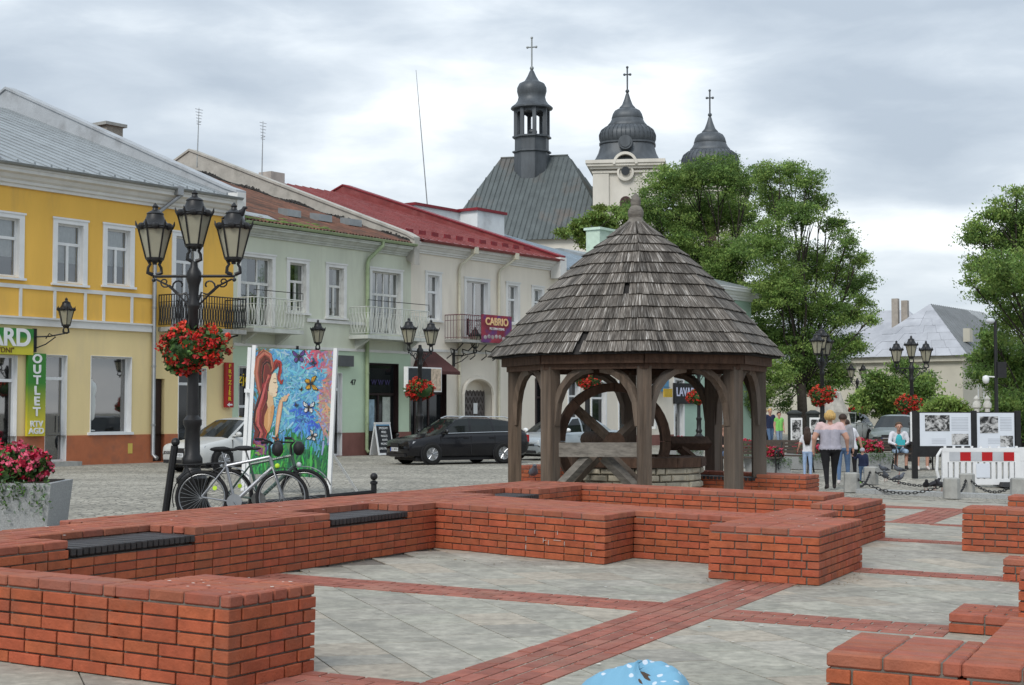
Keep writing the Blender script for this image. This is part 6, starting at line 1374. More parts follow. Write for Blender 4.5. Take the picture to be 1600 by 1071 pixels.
zb = pR+Vector((0, 0, .48)); MB().lathe([(.06, 0), (.045, .04), (.045, .36), (.06, .37), (.06, .4), (.03, .42)], 12, tuple(pR)).build('post', BLACK, t, smooth=40); MB().ball(tuple(zb), .06, 10, 7).build('ball', BLACK, t, smooth=True)
for f in (.22,): 
    a = at(352, 797, 20.9)-T; b = pR+Vector((0, 0, .24)); a.z += .06; MB().tube([a, b], .035, 6).build('rail', BLACK, t)
    mb = MB()
    for k in range(7): c = a.lerp(b, .1+.13*k); mb.tube([c+Vector((0, 0, -.03)), c+Vector((.06, 0, -.1)), c+Vector((.12, 0, -.04))], .012, 5)
    mb.build('ornament', BLACK, t)
# ================================================================== painted panel on a white stand
pr = gnd(511, 772); pt = thing('painted_panel', 'large colourful painting of a red-haired woman and butterflies on a white stand', 'painting', pr, R(-14)); PW, PB, PT = 1.5, .28, 2.56
pt.rotation_euler = (0, R(2.6), R(-14)+0)
# panel local: x from -PW (left) to 0 (right), z up, faces -y
def pu(x, y):                # crop coordinates of the picture -> panel plane
    u = (x-(55-35*(y-50)/770))/588.; v = (y-50-45*u)/905.; return (-PW+PW*u, PT-(PT-PB)*v)
def vcol_mat():
    m_ = bpy.data.materials.new('oil_paint'); m_.use_nodes = True; nd = m_.node_tree.nodes; L = m_.node_tree.links.new; a = nd.new('ShaderNodeVertexColor'); a.layer_name = 'Col'; b = nd['Principled BSDF']; L(a.outputs[0], b.inputs['Base Color']); b.inputs['Roughness'].default_value = .45; return m_
OIL = vcol_mat()
class Paint:
    def __init__(s): s.v = []; s.f = []; s.c = []; s.k = 0
    def poly(s, pts, col, dy=None):
        s.k += 1; y = -.012-s.k*3e-6; o = len(s.v); s.v += [(p[0], y, p[1]) for p in pts]; s.f.append(tuple(range(o, o+len(pts)))); s.c.append(col)
    def stroke(s, pts, w, col):
        pts = [Vector(p) for p in pts]; n = len(pts); s.k += 1; y = -.012-s.k*3e-6
        for i in range(n-1):
            d_ = (pts[i+1]-pts[i]).normalized(); nn = Vector((-d_.y, d_.x)); w0 = w*(.35+.65*math.sin(PI*clamp((i+.3)/n, 0, 1))); w1 = w*(.35+.65*math.sin(PI*clamp((i+1.3)/n, 0, 1)))
            o = len(s.v); q = [pts[i]-nn*w0, pts[i+1]-nn*w1, pts[i+1]+nn*w1, pts[i]+nn*w0]; s.v += [(p.x, y, p.y) for p in q]; s.f.append((o, o+1, o+2, o+3)); s.c.append(col)
    def build(s, name, parent):
        me = bpy.data.meshes.new(name); me.from_pydata(s.v, [], s.f); me.materials.append(OIL); ca = me.color_attributes.new('Col', 'FLOAT_COLOR', 'CORNER'); buf = []
        for f, c in zip(s.f, s.c): buf += [(*c, 1)]*len(f)
        ca.data.foreach_set('color', np.array(buf, 'f').ravel()); return obj(name, me, parent)
rs = random.Random(21); J = lambda c, a=.25: tuple(clamp(x*(1+rs.uniform(-a, a)), 0, 1) for x in c)
bgp = Paint(); bgp.poly([(-PW, PB), (0, PB), (0, PT), (-PW, PT)], (.06, .2, .3))
def bgcol(u, v):
    r = rs.random()
    if v > .74+.06*math.sin(u*9): return J((.02, .16, .05) if r < .6 else ((.05, .3, .06) if r < .85 else (.01, .07, .04)), .4)
    if v > .64 and r < .5: return J((.03, .16, .12), .3)
    if u > .86+.05*math.sin(v*11): return J((.42, .2, .2) if v < .35 else (.42, .26, .2), .35) if r < .8 else J((.25, .3, .45), .3)
    if u > .62 and v < .14 and r < .6: return J((.45, .1, .16), .3)
    if u < .2 and r < .7: return J((.12, .12, .1), .5)
    if v > .42 and u > .5 and r < .8: return J((.04, .12, .42) if r < .4 else (.1, .3, .55), .3)
    if v < .3 and u > .35: return J((.16, .4, .52) if r < .5 else ((.08, .28, .46) if r < .88 else (.3, .48, .56)), .15)
    return J((.16, .42, .54) if r < .5 else ((.28, .5, .58) if r < .64 else (.08, .28, .48)), .15)
for k in range(4200):
    u, v = rs.random(), rs.random(); x, z = -PW+u*PW, PT-(PT-PB)*v; l_ = rs.uniform(.04, .1); a = rs.gauss(1.5, .35) if v > .6 else rs.uniform(0, PI)
    d_ = (math.cos(a)*l_, math.sin(a)*l_*(1.5 if v > .7 else 1)); p0 = (clamp(x-d_[0], -PW, 0), clamp(z-d_[1], PB, PT)); p1 = (clamp(x+d_[0], -PW, 0), clamp(z+d_[1], PB, PT))
    if math.hypot(p1[0]-p0[0], p1[1]-p0[1]) > .01: bgp.stroke([p0, ((p0[0]+p1[0])/2+.004, (p0[1]+p1[1])/2), p1], rs.uniform(.009, .024), bgcol(u, v))
MB().box(-PW, 0, -.01, .02, PB, PT).build('board', WHITE, pt); bgp.build('painted_ground', pt)
fg = Paint(); fg.k = 7600
# back, neck, face
fg.poly([pu(*p) for p in ((150, 470), (185, 455), (200, 470), (196, 520), (185, 580), (165, 650), (130, 690), (115, 640), (120, 540))], (.5, .26, .1)); fg.poly([pu(*p) for p in ((152, 470), (170, 465), (178, 520), (168, 590), (150, 640))], (.62, .36, .17))
fg.poly([pu(*p) for p in ((150, 360), (185, 380), (195, 460), (150, 490), (130, 430))], (.55, .36, .2))
fg.poly([pu(*p) for p in ((160, 300), (172, 250), (195, 230), (212, 235), (216, 275), (218, 305), (228, 335), (220, 345), (222, 362), (216, 372), (220, 388), (210, 404), (190, 405), (165, 390), (155, 350))], (.66, .52, .36))
fg.stroke([pu(190, 298), pu(203, 306), pu(214, 300)], .008, (.03, .02, .02)); fg.stroke([pu(190, 278), pu(203, 272), pu(214, 280)], .005, (.1, .05, .04)); fg.stroke([pu(209, 372), pu(219, 375)], .011, (.4, .06, .06)); fg.stroke([pu(205, 340), pu(214, 345)], .004, (.4, .25, .16))
# arm and hand
for (w_, c) in ((.045, (.5, .26, .13)), (.025, (.66, .42, .26))): fg.stroke([pu(215, 700), pu(225, 600), pu(235, 530), pu(245, 470), pu(252, 430)], w_, c)
for p in ((248, 440, 300, 400), (252, 432, 312, 388), (258, 425, 300, 410), (262, 430, 292, 425), (250, 415, 285, 400)): fg.stroke([pu(p[0], p[1]), pu((p[0]+p[2])/2, (p[1]+p[3])/2+8), pu(p[2], p[3])], .022, J((.62, .4, .24), .12))
# hair: sweeping locks
def lock(pts, w_, c):
    P = [pu(*p) for p in pts]; fine = []
    for i in range(len(P)-1):
        for f in (0, .33, .66): fine.append((P[i][0]*(1-f)+P[i+1][0]*f, P[i][1]*(1-f)+P[i+1][1]*f))
    fine.append(P[-1]); fg.stroke(fine, w_, c)
fg.poly([pu(*p) for p in ((170, 255), (185, 215), (215, 200), (240, 165), (215, 130), (190, 160), (170, 100), (120, 62), (75, 75), (58, 140), (55, 260), (90, 350), (60, 450), (38, 560), (50, 650), (35, 740), (90, 760), (130, 700), (118, 640), (125, 540), (150, 480), (135, 420), (150, 350))], (.13, .025, .02))
HC = ((.1, .02, .015), (.36, .045, .03), (.03, .012, .012), (.45, .13, .08), (.14, .05, .03), (.25, .03, .03))
for k in range(175):
    o = rs.uniform(0, 1); j = lambda s_=10: rs.uniform(-s_, s_)
    c = J(rs.choice(HC), .3); w_ = rs.uniform(.008, .026)
    if k < 90:
        A_ = ((195, 205), (165, 95), (110, 65), (66, 110), (54, 230), (70, 340), (100, 430)); B_ = ((176, 232), (165, 180), (140, 150), (118, 175), (108, 250), (118, 330), (138, 410)); lock([(a[0]*(1-o)+b[0]*o+j(5), a[1]*(1-o)+b[1]*o+j(5)) for a, b in zip(A_, B_)], w_, c)
    elif k < 152: lock([(150+20*o+j(), 250+j()), (120+20*o+j(), 320+j()), (95+40*o+j(), 420+j()), (60+50*o+j(), 500+j()), (50+50*o+j(), 590+j()), (90+50*o+j(), 660+j()), (60+60*o+j(), 730+j())], w_, c)
    else: lock([(185+j(), 215+j()), (200+20*o+j(), 150+j()), (235+10*o+j(), 160+j()), (245+j(6), 215+j()), (228+j(6), 270+j(6)), (250+j(5), 310+j(5)), (262+j(4), 285+j(4))], w_*.8, c)
for k in range(16): lock([(40+rs.uniform(0, 110), 690+rs.uniform(0, 60)), (60+rs.uniform(0, 90), 740+rs.uniform(0, 70)), (35+rs.uniform(0, 110), 800+rs.uniform(0, 30))], .02, J(rs.choice(((.25, .06, .12), (.12, .05, .2), (.4, .2, .05), (.2, .3, .06))), .2))
fg.build('painted_woman', pt)
def butterfly(c, s_, col, ang, name):
    b_ = Paint(); b_.k = 8200+int(c[0]); cx, cz = pu(*c); ca, sa = math.cos(ang), math.sin(ang)
    def P(x, z): return (cx+(x*ca-z*sa)*s_, cz+(x*sa+z*ca)*s_)
    for m_ in (-1, 1):
        for W_, k in (([(0, 0), (m_*.25, .5), (m_*.85, .95), (m_*1.0, .7), (m_*.8, .2), (m_*.1, -.05)], 1.), ([(0, -.05), (m_*.6, -.1), (m_*.75, -.5), (m_*.5, -.85), (m_*.2, -.7)], 1.)):
            b_.poly([P(*p) for p in (W_ if m_ > 0 else W_[::-1])], (.015, .012, .012)); mx_, mz_ = sum(p[0] for p in W_)/len(W_), sum(p[1] for p in W_)/len(W_)
            b_.poly([P(mx_+(p[0]-mx_)*.78, mz_+(p[1]-mz_)*.78) for p in (W_ if m_ > 0 else W_[::-1])], col)
            for p in W_[1:-1]: b_.stroke([P(mx_*.2, mz_*.2), P(p[0]*.9, p[1]*.9)], .004, (.02, .015, .015))
    b_.stroke([P(0, .4), P(0, 0), P(0, -.6)], .011, (.02, .015, .015)); b_.build(name, pt)
butterfly((475, 320), .14, (.62, .33, .02), R(-80), 'painted_butterfly'); butterfly((459, 490), .12, (.72, .74, .76), R(0), 'painted_butterfly'); butterfly((490, 695), .1, (.7, .68, .66), R(70), 'painted_butterfly'); butterfly((382, 122), .13, (.12, .05, .25), R(5), 'painted_butterfly'); butterfly((403, 357), .04, (.5, .3, .1), R(40), 'painted_butterfly'); butterfly((365, 470), .04, (.1, .2, .4), R(-30), 'painted_butterfly'); butterfly((492, 170), .07, (.03, .12, .35), R(50), 'painted_butterfly'); butterfly((215, 705), .07, (.5, .15, .03), R(30), 'painted_butterfly')
for x, nm in ((.035, 'right'), (-PW-.04, 'left')):
    MB().box(x-.035, x+.035, -.03, .04, -.1, PT+.06).build('stand_post', WHITE, pt)
MB().tube([(.035, .04, .75), (.3, .75, .02)], .028, 4).build('stay', WHITE, pt); MB().tube([(-PW-.04, .04, .75), (-PW-.2, .75, .02)], .028, 4).build('stay', WHITE, pt); MB().box(-PW-.22, -PW-.15, .1, .16, -.05, PT+.02).build('stand_post', WHITE, pt); MB().box(-PW-.2, -PW-.04, .0, .1, 1.75, 1.82).build('brace', WHITE, pt)
# ================================================================== people
def capsule(mb, a, ra, b, rb, n=12):
    a, b = Vector(a), Vector(b); d_ = (b-a); L = d_.length
    if L < 1e-5: mb.ball(tuple(a), ra, n, 8); return
    t = d_/L; pts, rs_ = [], []
    for k in range(5): f = math.cos(PI/2*k/4.0*.98); pts.append(a-t*ra*f); rs_.append(max(.002, ra*math.sqrt(max(0, 1-f*f))))
    for k in range(5): f = math.sin(PI/2*k/4.0*.98); pts.append(b+t*rb*f); rs_.append(max(.002, rb*math.sqrt(max(0, 1-f*f))))
    mb.tube(pts, rs_, n)
def person(label, p, rot, h, cl, J=None, wide=1., hair=None, vox=.016, group='people in the square', female=False, long_top=.86, sleeves=.5, legs='long', face=False, hands=True):
    """faces local -Y; joints given for a 1.7 m figure, scaled to h. cl: dict of materials top, bottom, skin, shoe"""
    t = thing('person', label, 'person', p, rot, group); k = h/1.7
    D = dict(pel=(0, 0, .93), ch=(0, .01, 1.27), nk=(0, .0, 1.45), hd=(0, -.01, 1.585), shL=(-.175, 0, 1.395), shR=(.175, 0, 1.395), elL=(-.23, .02, 1.12), elR=(.23, .02, 1.12), wrL=(-.235, -.05, .88), wrR=(.235, -.05, .88), hpL=(-.09, 0, .9), hpR=(.09, 0, .9), knL=(-.1, -.01, .49), knR=(.1, -.01, .49), anL=(-.1, .03, .085), anR=(.1, .03, .085), toL=(-.12, -.12, .035), toR=(.12, -.12, .035))
    D.update(J or {}); V_ = {q: Vector((v[0]*(wide if q[:2] in ('sh', 'hp', 'el', 'wr') else 1), v[1], v[2]))*k for q, v in D.items()}; w = wide; segs = []
    def sg(a, ra, b, rb, tag): segs.append((V_[a] if isinstance(a, str) else Vector(a), ra*k, V_[b] if isinstance(b, str) else Vector(b), rb*k, tag))
    up = (V_['ch']-V_['pel']); 
    for s_, S in ((-1, 'L'), (1, 'R')):
        sg(V_['pel']+Vector((s_*.065*w*k, 0, 0)), .105*w, V_['ch']+Vector((s_*.07*w*k, 0, 0)), .105*w, 'top')
        sg(V_['ch']+Vector((s_*.06*w*k, 0, .03*k)), .1*w, V_['sh'+S]*.8+V_['nk']*.2, .075, 'top')
        sg('sh'+S, .062*w, 'el'+S, .048*w, 'arm'); sg('el'+S, .045*w, 'wr'+S, .032, 'fore')
        sg(V_['pel']+Vector((s_*.06*w*k, 0, -.03*k)), .115*w, 'hp'+S, .105*w, 'bottom'); sg('hp'+S, .095*w, 'kn'+S, .064*w**.5, 'thigh'); sg('kn'+S, .06*w**.5, 'an'+S, .042, 'calf')
        sg('an'+S, .045, 'to'+S, .035, 'shoe'); sg('an'+S, .046, V_['an'+S]+Vector((0, .03*k, -.04*k)), .04, 'shoe')
        hand = V_['wr'+S]+(V_['wr'+S]-V_['el'+S]).normalized()*.06*k; sg('wr'+S, .03, hand, .034, 'hand')
    sg('nk', .055, 'hd', .06, 'skin'); hd = V_['hd']; hs = 1.0+(.0 if h > 1.4 else .25*(1.4-h)/.7)
    sg(hd+Vector((0, .012*k, .035*k)), .088*hs, hd+Vector((0, -.02*k, .03*k)), .084*hs, 'skin'); sg(hd+Vector((0, -.03*k, -.03*k)), .062*hs, hd+Vector((0, -.045*k, -.055*k)), .045*hs, 'skin')
    if face: sg(hd+Vector((0, -.098*k, .02*k)), .012, hd+Vector((0, -.112*k, -.012*k)), .016, 'skin')
    mb = MB()
    for a, ra, b, rb, tag in segs: capsule(mb, a, ra, b, rb)
    me = mb.mesh('body', [cl['top'], cl['bottom'], cl.get('skin', SKIN), cl['shoe']]); tmp = bpy.data.objects.new('tmp', me); COL.objects.link(tmp)
    md = tmp.modifiers.new('r', 'REMESH'); md.mode = 'VOXEL'; md.voxel_size = vox; sm_ = tmp.modifiers.new('s', 'SMOOTH'); sm_.factor = .5; sm_.iterations = 4
    bm_ = bpy.data.meshes.new_from_object(tmp.evaluated_get(bpy.context.evaluated_depsgraph_get())); bpy.data.objects.remove(tmp); bm_.name = 'body'
    bm_.materials.clear()
    for q in ('top', 'bottom', 'skin', 'shoe'): bm_.materials.append(cl.get(q, SKIN))
    nf = len(bm_.polygons); ce = np.zeros(nf*3, 'f'); bm_.polygons.foreach_get('center', ce); ce = ce.reshape(-1, 3); best = np.full(nf, 9e9); idx = np.zeros(nf, 'i')
    fr = np.zeros(nf)
    for i, (a, ra, b, rb, tag) in enumerate(segs):
        a_, b_ = np.array(a), np.array(b); d_ = b_-a_; l2 = max(1e-9, float(d_ @ d_)); s_ = np.clip(((ce-a_) @ d_)/l2, 0, 1); dist = np.linalg.norm(ce-(a_+s_[:, None]*d_), axis=1)-(ra+(rb-ra)*s_)
        m_ = dist < best; best[m_] = dist[m_]; idx[m_] = i; fr[m_] = s_[m_]
    mi = np.zeros(nf, 'i')
    for i, sg_ in enumerate(segs):
        m_ = idx == i; tag = sg_[4]
        if tag == 'top': mi[m_] = np.where(ce[m_][:, 2] < long_top*k-.0, 1, 0)
        elif tag == 'arm': mi[m_] = np.where(fr[m_] < sleeves*2, 0, 2)
        elif tag == 'fore': mi[m_] = np.where(1+fr[m_] < sleeves*2, 0, 2)
        elif tag == 'bottom': mi[m_] = np.where(ce[m_][:, 2] > long_top*k, 0, 1)
        elif tag == 'thigh': mi[m_] = np.where(ce[m_][:, 2] > long_top*k, 0, 1) if legs != 'seat' else 1
        elif tag == 'calf': mi[m_] = 1 if legs == 'long' else (np.where(fr[m_] < .15, 1, 2) if legs in ('short', 'seat') else 1)
        elif tag in ('skin', 'hand'): mi[m_] = 2
        else: mi[m_] = 3
    if 'yoke' in cl: bm_.materials.append(cl['yoke']); mi[(mi == 0) & (ce[:, 2] > 1.31*k)] = 4
    bm_.polygons.foreach_set('material_index', mi); bm_.polygons.foreach_set('use_smooth', [True]*nf)
    if hands:                             # five separate bent fingers on each hand
        bb = bmesh.new(); bb.from_mesh(bm_)
        for S, s_ in (('L', -1), ('R', 1)):
            d_ = (V_['wr'+S]-V_['el'+S]).normalized(); o = V_['wr'+S]+d_*.08*k; sd_ = Vector((0, 1, 0)); sd_ = (sd_-d_*sd_.dot(d_)).normalized(); nn = d_.cross(sd_)*s_
            for j in range(5):
                m2 = MB(); L_ = (.06, .075, .08, .073, .055)[j]*k
                b0 = o+sd_*((j-2)*.017*k if j else -.036*k)-(d_*.045*k if j == 0 else Vector())
                dd = (d_+(-sd_*.8 if j == 0 else Vector())).normalized(); m2.tube([b0, b0+dd*L_*.5, b0+dd*L_*.85-nn*L_*.35], [.0085*k, .008*k, .006*k], 6)
                vs = [bb.verts.new(v) for v in m2.v]
                for f in m2.f:
                    q = bb.faces.new([vs[i] for i in f]); q.material_index = 2; q.smooth = True
        bb.to_mesh(bm_); bb.free()
    obj('body', bm_, t)
    if hair:
        style, hm = hair; mb = MB(); c = hd+Vector((0, .012*k, .05*k)); r_ = .104*hs*k
        o = len(mb.v); n, kk = 18, 10
        for i in range(kk+1):                # cap: covers top and back, open at the face
            for j in range(n):
                a = 2*PI*j/n; fr_ = (-math.sin(a)+1)/2      # 1 at the front (-y)
                lim = PI*(.62 if style != 'short_front' else .62)-fr_**1.5*PI*.28
                th = lim*i/kk; mb.v.append((c.x+r_*math.sin(th)*math.cos(a), c.y+r_*1.06*math.sin(th)*math.sin(a), c.z+r_*1.04*math.cos(th)))
        for i in range(kk):
            for j in range(n): mb.f.append((o+i*n+j, o+(i+1)*n+j, o+(i+1)*n+(j+1) % n, o+i*n+(j+1) % n))
        if style == 'long':
            for dx_ in (-.05, -.02, .02, .05): mb.tube([c+Vector((dx_*k, .06*k, .02*k)), c+Vector((dx_*1.5*k, .1*k, -.13*k)), c+Vector((dx_*1.5*k, .12*k, -.3*k)), c+Vector((dx_*1.1*k, .13*k, -.5*k))], [.05*k, .055*k, .05*k, .02*k], 8)
        elif style == 'bob':
            for j in range(9): a = PI*(j-.5)/8*1.1; mb.tube([c+Vector((math.cos(a)*.085*k, math.sin(a)*.085*k, .03*k)), c+Vector((math.cos(a)*.097*k, math.sin(a)*.1*k, -.05*k)), c+Vector((math.cos(a)*.08*k, math.sin(a)*.085*k, -.115*k))], [.035*k, .036*k, .02*k], 7)
        mb.build('hair', hm, t, smooth=True)
    if face:
        for s_ in (-1, 1): MB().ball(hd+Vector((s_*.034*k, -.098*k*1.0, .03*k)), .011*k, 7, 5).build('eye', DGREY, t)
        MB().ball(hd+Vector((0, -.092*k, -.045*k)), .016*k, 7, 5, (1.5, .5, .4)).build('mouth', M('lips', (.35, .12, .1), .5), t)
        for s_ in (-1, 1): MB().ball(hd+Vector((s_*.093*hs*k, .01*k, .015*k)), .024*k, 7, 5, (.5, 1, 1.4)).build('ear', SKIN, t)
    return t
def cloth(n, c, **kw): return M(n, c, .9, .12, 14, bump=.15, bsc=40, **kw)
BLK = cloth('black_cloth', (.012, .012, .014)); JEAN = cloth('blue_denim', (.09, .15, .26)); JEANL = cloth('pale_denim', (.28, .38, .55)); NAVY = cloth('navy_cloth', (.018, .025, .06)); WHT = cloth('white_cloth', (.62, .62, .66)); GRY = cloth('grey_cloth', (.27, .27, .29)); TURQ = cloth('turquoise_cloth', (.05, .38, .42)); SHOE = cloth('dark_shoe', (.03, .025, .025)); GSHO = cloth('green_shoe', (.3, .6, .1)); WSHO = cloth('pale_shoe', (.55, .5, .48)); LILAC = cloth('lilac_grey_blouse', (.37, .36, .42)); PINKY = cloth('pink_lace', (.58, .42, .42)); HIVIS = cloth('hi_vis_vest', (.2, .5, .12)); PURP = cloth('violet_cloth', (.25, .12, .3))
BLOND = M('blonde_hair', (.5, .33, .12), .6, .25, 30, bump=.3); DKHAIR = M('dark_brown_hair', (.035, .018, .012), .55, .3, 30, bump=.3); BRHAIR = M('brown_hair', (.08, .045, .025), .6, .3, 30, bump=.3)
def foot(px, py): return gnd(px, py)
walk = dict(knL=(-.1, -.12, .5), anL=(-.1, -.16, .085), toL=(-.12, -.31, .04), knR=(.1, .03, .48), anR=(.1, .17, .1), toR=(.11, .03, .035))
w1 = person('blonde woman in a lilac-grey blouse and black trousers walking away', foot(1298, 765), R(176), 1.66, dict(top=LILAC, bottom=BLK, shoe=SHOE, yoke=PINKY), dict(walk, elL=(-.27, .05, 1.12), wrL=(-.29, -.03, .9), elR=(.27, .05, 1.12), wrR=(.28, -.02, .88)), 1.3, ('bob', BLOND), sleeves=.3, long_top=.87)
person('long-haired girl in a white shirt and pale jeans beside the blonde woman', foot(1262, 748), R(168), 1.24, dict(top=WHT, bottom=JEANL, shoe=WSHO), dict(wrR=(.33, -.1, 1.0), elR=(.28, 0, 1.15)), .92, ('long', DKHAIR), sleeves=.35, long_top=.9)
person('person in a grey hooded top and blue jeans behind the bollard', foot(1318, 758), R(165), 1.58, dict(top=GRY, bottom=JEAN, shoe=WSHO), walk, 1.0, ('short', DKHAIR), sleeves=.95, long_top=.9)
person('stooping person in a white blouse and black trousers holding a toddler by the hand', foot(1330, 752), R(185), 1.5, dict(top=WHT, bottom=BLK, shoe=SHOE), dict(ch=(.04, -.06, 1.25), nk=(.06, -.12, 1.4), hd=(.08, -.17, 1.52), shL=(-.12, -.05, 1.36), shR=(.22, -.05, 1.34), elL=(-.28, -.1, 1.1), wrL=(-.36, -.14, .85)), 1.0, ('short', DKHAIR), sleeves=.3)
person('toddler in a navy jacket, jeans and bright green shoes', foot(1348, 756), R(150), .8, dict(top=NAVY, bottom=JEAN, shoe=GSHO), dict(elR=(.3, 0, 1.2), wrR=(.42, -.05, 1.32)), 1.15, ('short', M('grey_hood', (.35, .36, .4), .9)), sleeves=1., vox=.012)
sit = dict(pel=(0, .08, .52), ch=(0, .04, .86), nk=(0, -.02, 1.04), hd=(0, -.06, 1.17), shL=(-.175, 0, .98), shR=(.175, 0, .98), elL=(-.24, -.08, .75), elR=(.24, -.08, .75), wrL=(-.1, -.3, .68), wrR=(.1, -.3, .68), hpL=(-.09, .03, .5), hpR=(.09, .03, .5), knL=(-.14, -.4, .5), knR=(.14, -.4, .5), anL=(-.15, -.42, .085), anR=(.13, -.38, .085), toL=(-.17, -.58, .035), toR=(.14, -.54, .035))
sp_ = gnd(1411, 734)
s1 = person('seated man in a white jacket, turquoise shirt and pale blue shorts reading', sp_+Vector((0, .45, 0)), R(-4), 1.72, dict(top=WHT, bottom=cloth('pale_blue_cloth', (.3, .4, .52)), shoe=SHOE), sit, 1.1, ('short', BRHAIR), sleeves=.95, legs='seat', face=True, long_top=.3)
mb = MB(); mb.ball((0, -.06, .78), .11, 12, 8, (.95, .75, 1.9)); mb.build('shirt_front', TURQ, s1, smooth=True); MB().box(-.11, .11, -.4, -.385, .68, .84).build('booklet', TURQ, s1)
sq = gnd(1443, 735); person('seated person in dark top and blue jeans half hidden by the exhibition board', sq+Vector((0, .5, 0)), R(2), 1.65, dict(top=BLK, bottom=cloth('mid_blue_denim', (.05, .08, .22)), shoe=WSHO), sit, 1.05, ('bob', DKHAIR), sleeves=.9, legs='seat', face=True, long_top=.3)
sq = gnd(1462, 733); person('seated person in violet next to the one in blue jeans', sq+Vector((0, .5, 0)), R(-8), 1.55, dict(top=PURP, bottom=GRY, shoe=SHOE), sit, .95, ('bob', BRHAIR), sleeves=.5, legs='seat', face=True, long_top=.3)
q = at(1203, 645, 68); q.z = 0; person('distant person in a navy top and jeans right of the shelter', q, R(20), 1.75, dict(top=NAVY, bottom=JEAN, shoe=SHOE), walk, 1.1, ('short', BLOND), sleeves=.9, face=True, vox=.022)
q = at(1195, 645, 70); q.z = 0; person('distant grey-clad person partly hidden by the navy one', q, R(10), 1.75, dict(top=GRY, bottom=BLK, shoe=SHOE), None, 1.05, ('short', BLOND), sleeves=.9, face=True, vox=.022)
q = at(1217, 645, 66); q.z = 0; person('distant person in a bright green vest and jeans', q, R(15), 1.6, dict(top=HIVIS, bottom=cloth('grey_denim', (.2, .26, .34)), shoe=SHOE), walk, 1.0, ('short', DKHAIR), sleeves=.2, face=True, vox=.022)
q = gnd(1128, 738); person('seated person behind the right shelter posts in dark clothes', q+Vector((.1, .4, 0)), R(30), 1.65, dict(top=BLK, bottom=JEAN, shoe=WSHO), sit, 1.0, ('short', BRHAIR), sleeves=.5, legs='seat', face=True, long_top=.3, vox=.022)
# child in front of the camera: only the sun hat reaches into the picture
q = at(996, 645, 3.15); q.z = zg(q.x, q.y); kid_h = 1.03
kd = person('child at the bottom edge, only the head in view', q, R(165), kid_h, dict(top=cloth('child_shirt', (.5, .52, .55)), bottom=JEAN, shoe=WSHO), None, 1.1, ('bob', BRHAIR), vox=.01, sleeves=.35)
def dot_mat():
    m_ = bpy.data.materials.new('blue_dotted_cotton'); m_.use_nodes = True; nd = m_.node_tree.nodes; L = m_.node_tree.links.new; b = nd['Principled BSDF']; tc_ = nd.new('ShaderNodeTexCoord'); vo = nd.new('ShaderNodeTexVoronoi'); vo.inputs['Scale'].default_value = 38; vo.inputs['Randomness'].default_value = .6; L(tc_.outputs['Object'], vo.inputs['Vector'])
    r_ = nd.new('ShaderNodeMapRange'); r_.inputs[1].default_value = .2; r_.inputs[2].default_value = .25; L(vo.outputs[0], r_.inputs[0]); x = nd.new('ShaderNodeMix'); x.data_type = 'RGBA'; L(r_.outputs[0], x.inputs[0]); x.inputs[6].default_value = (.55, .62, .7, 1); x.inputs[7].default_value = (.17, .37, .52, 1); L(x.outputs[2], b.inputs['Base Color']); b.inputs['Roughness'].default_value = .9; return m_
ht = thing('sun_hat', 'light blue sun hat with white polka dots at the bottom edge', 'hat', q+Vector((0, 0, .946)), R(8)); ht.scale = (1.05, 1.0, 1.0); mb = MB(); n = 40; kk = 16
def hatp(i, j):
    a = 2*PI*j/n; f = i/kk; th = f*PI*.52; r_ = .112*math.sin(th)*(1+.05*math.sin(5*a+1)+.035*math.sin(9*a)*f); z = .1*math.cos(th)**.8 if f < .96 else .0
    z += .014*math.sin(2*a+5*f)+.011*abs(math.sin(3.5*a+7*f))*f+.008*abs(math.sin(6*a-9*f));  side = max(0, -math.cos(a)); z -= .03*side*f
    return (r_*1.02*math.cos(a)*(1+.28*side*f), r_*math.sin(a), z+.02)
for i in range(kk+1):
    for j in range(n): mb.v.append(hatp(i, j))
for i in range(kk):
    for j in range(n): mb.f.append((i*n+j, (i+1)*n+j, (i+1)*n+(j+1) % n, i*n+(j+1) % n))
DOT = dot_mat(); mb.build('crown', DOT, ht, smooth=True)
mb = MB(); mb.tube([Vector(hatp(kk, j))*1.02+Vector((0, 0, -.012)) for j in range(n)]+[Vector(hatp(kk, 0))*1.02+Vector((0, 0, -.012))], .02, 8, flat=.7); mb.build('rolled_brim', DOT, ht, smooth=True)
mb = MB(); mb.tube([(-.1, -.03, .02), (-.15, -.02, .01), (-.2, -.02, -.03)], [.03, .035, .02], 8); mb.tube([(-.1, -.06, .03), (-.05, -.09, .05), (.03, -.085, .06)], [.015, .02, .012], 8); mb.build('knot', DOT, ht, smooth=True)
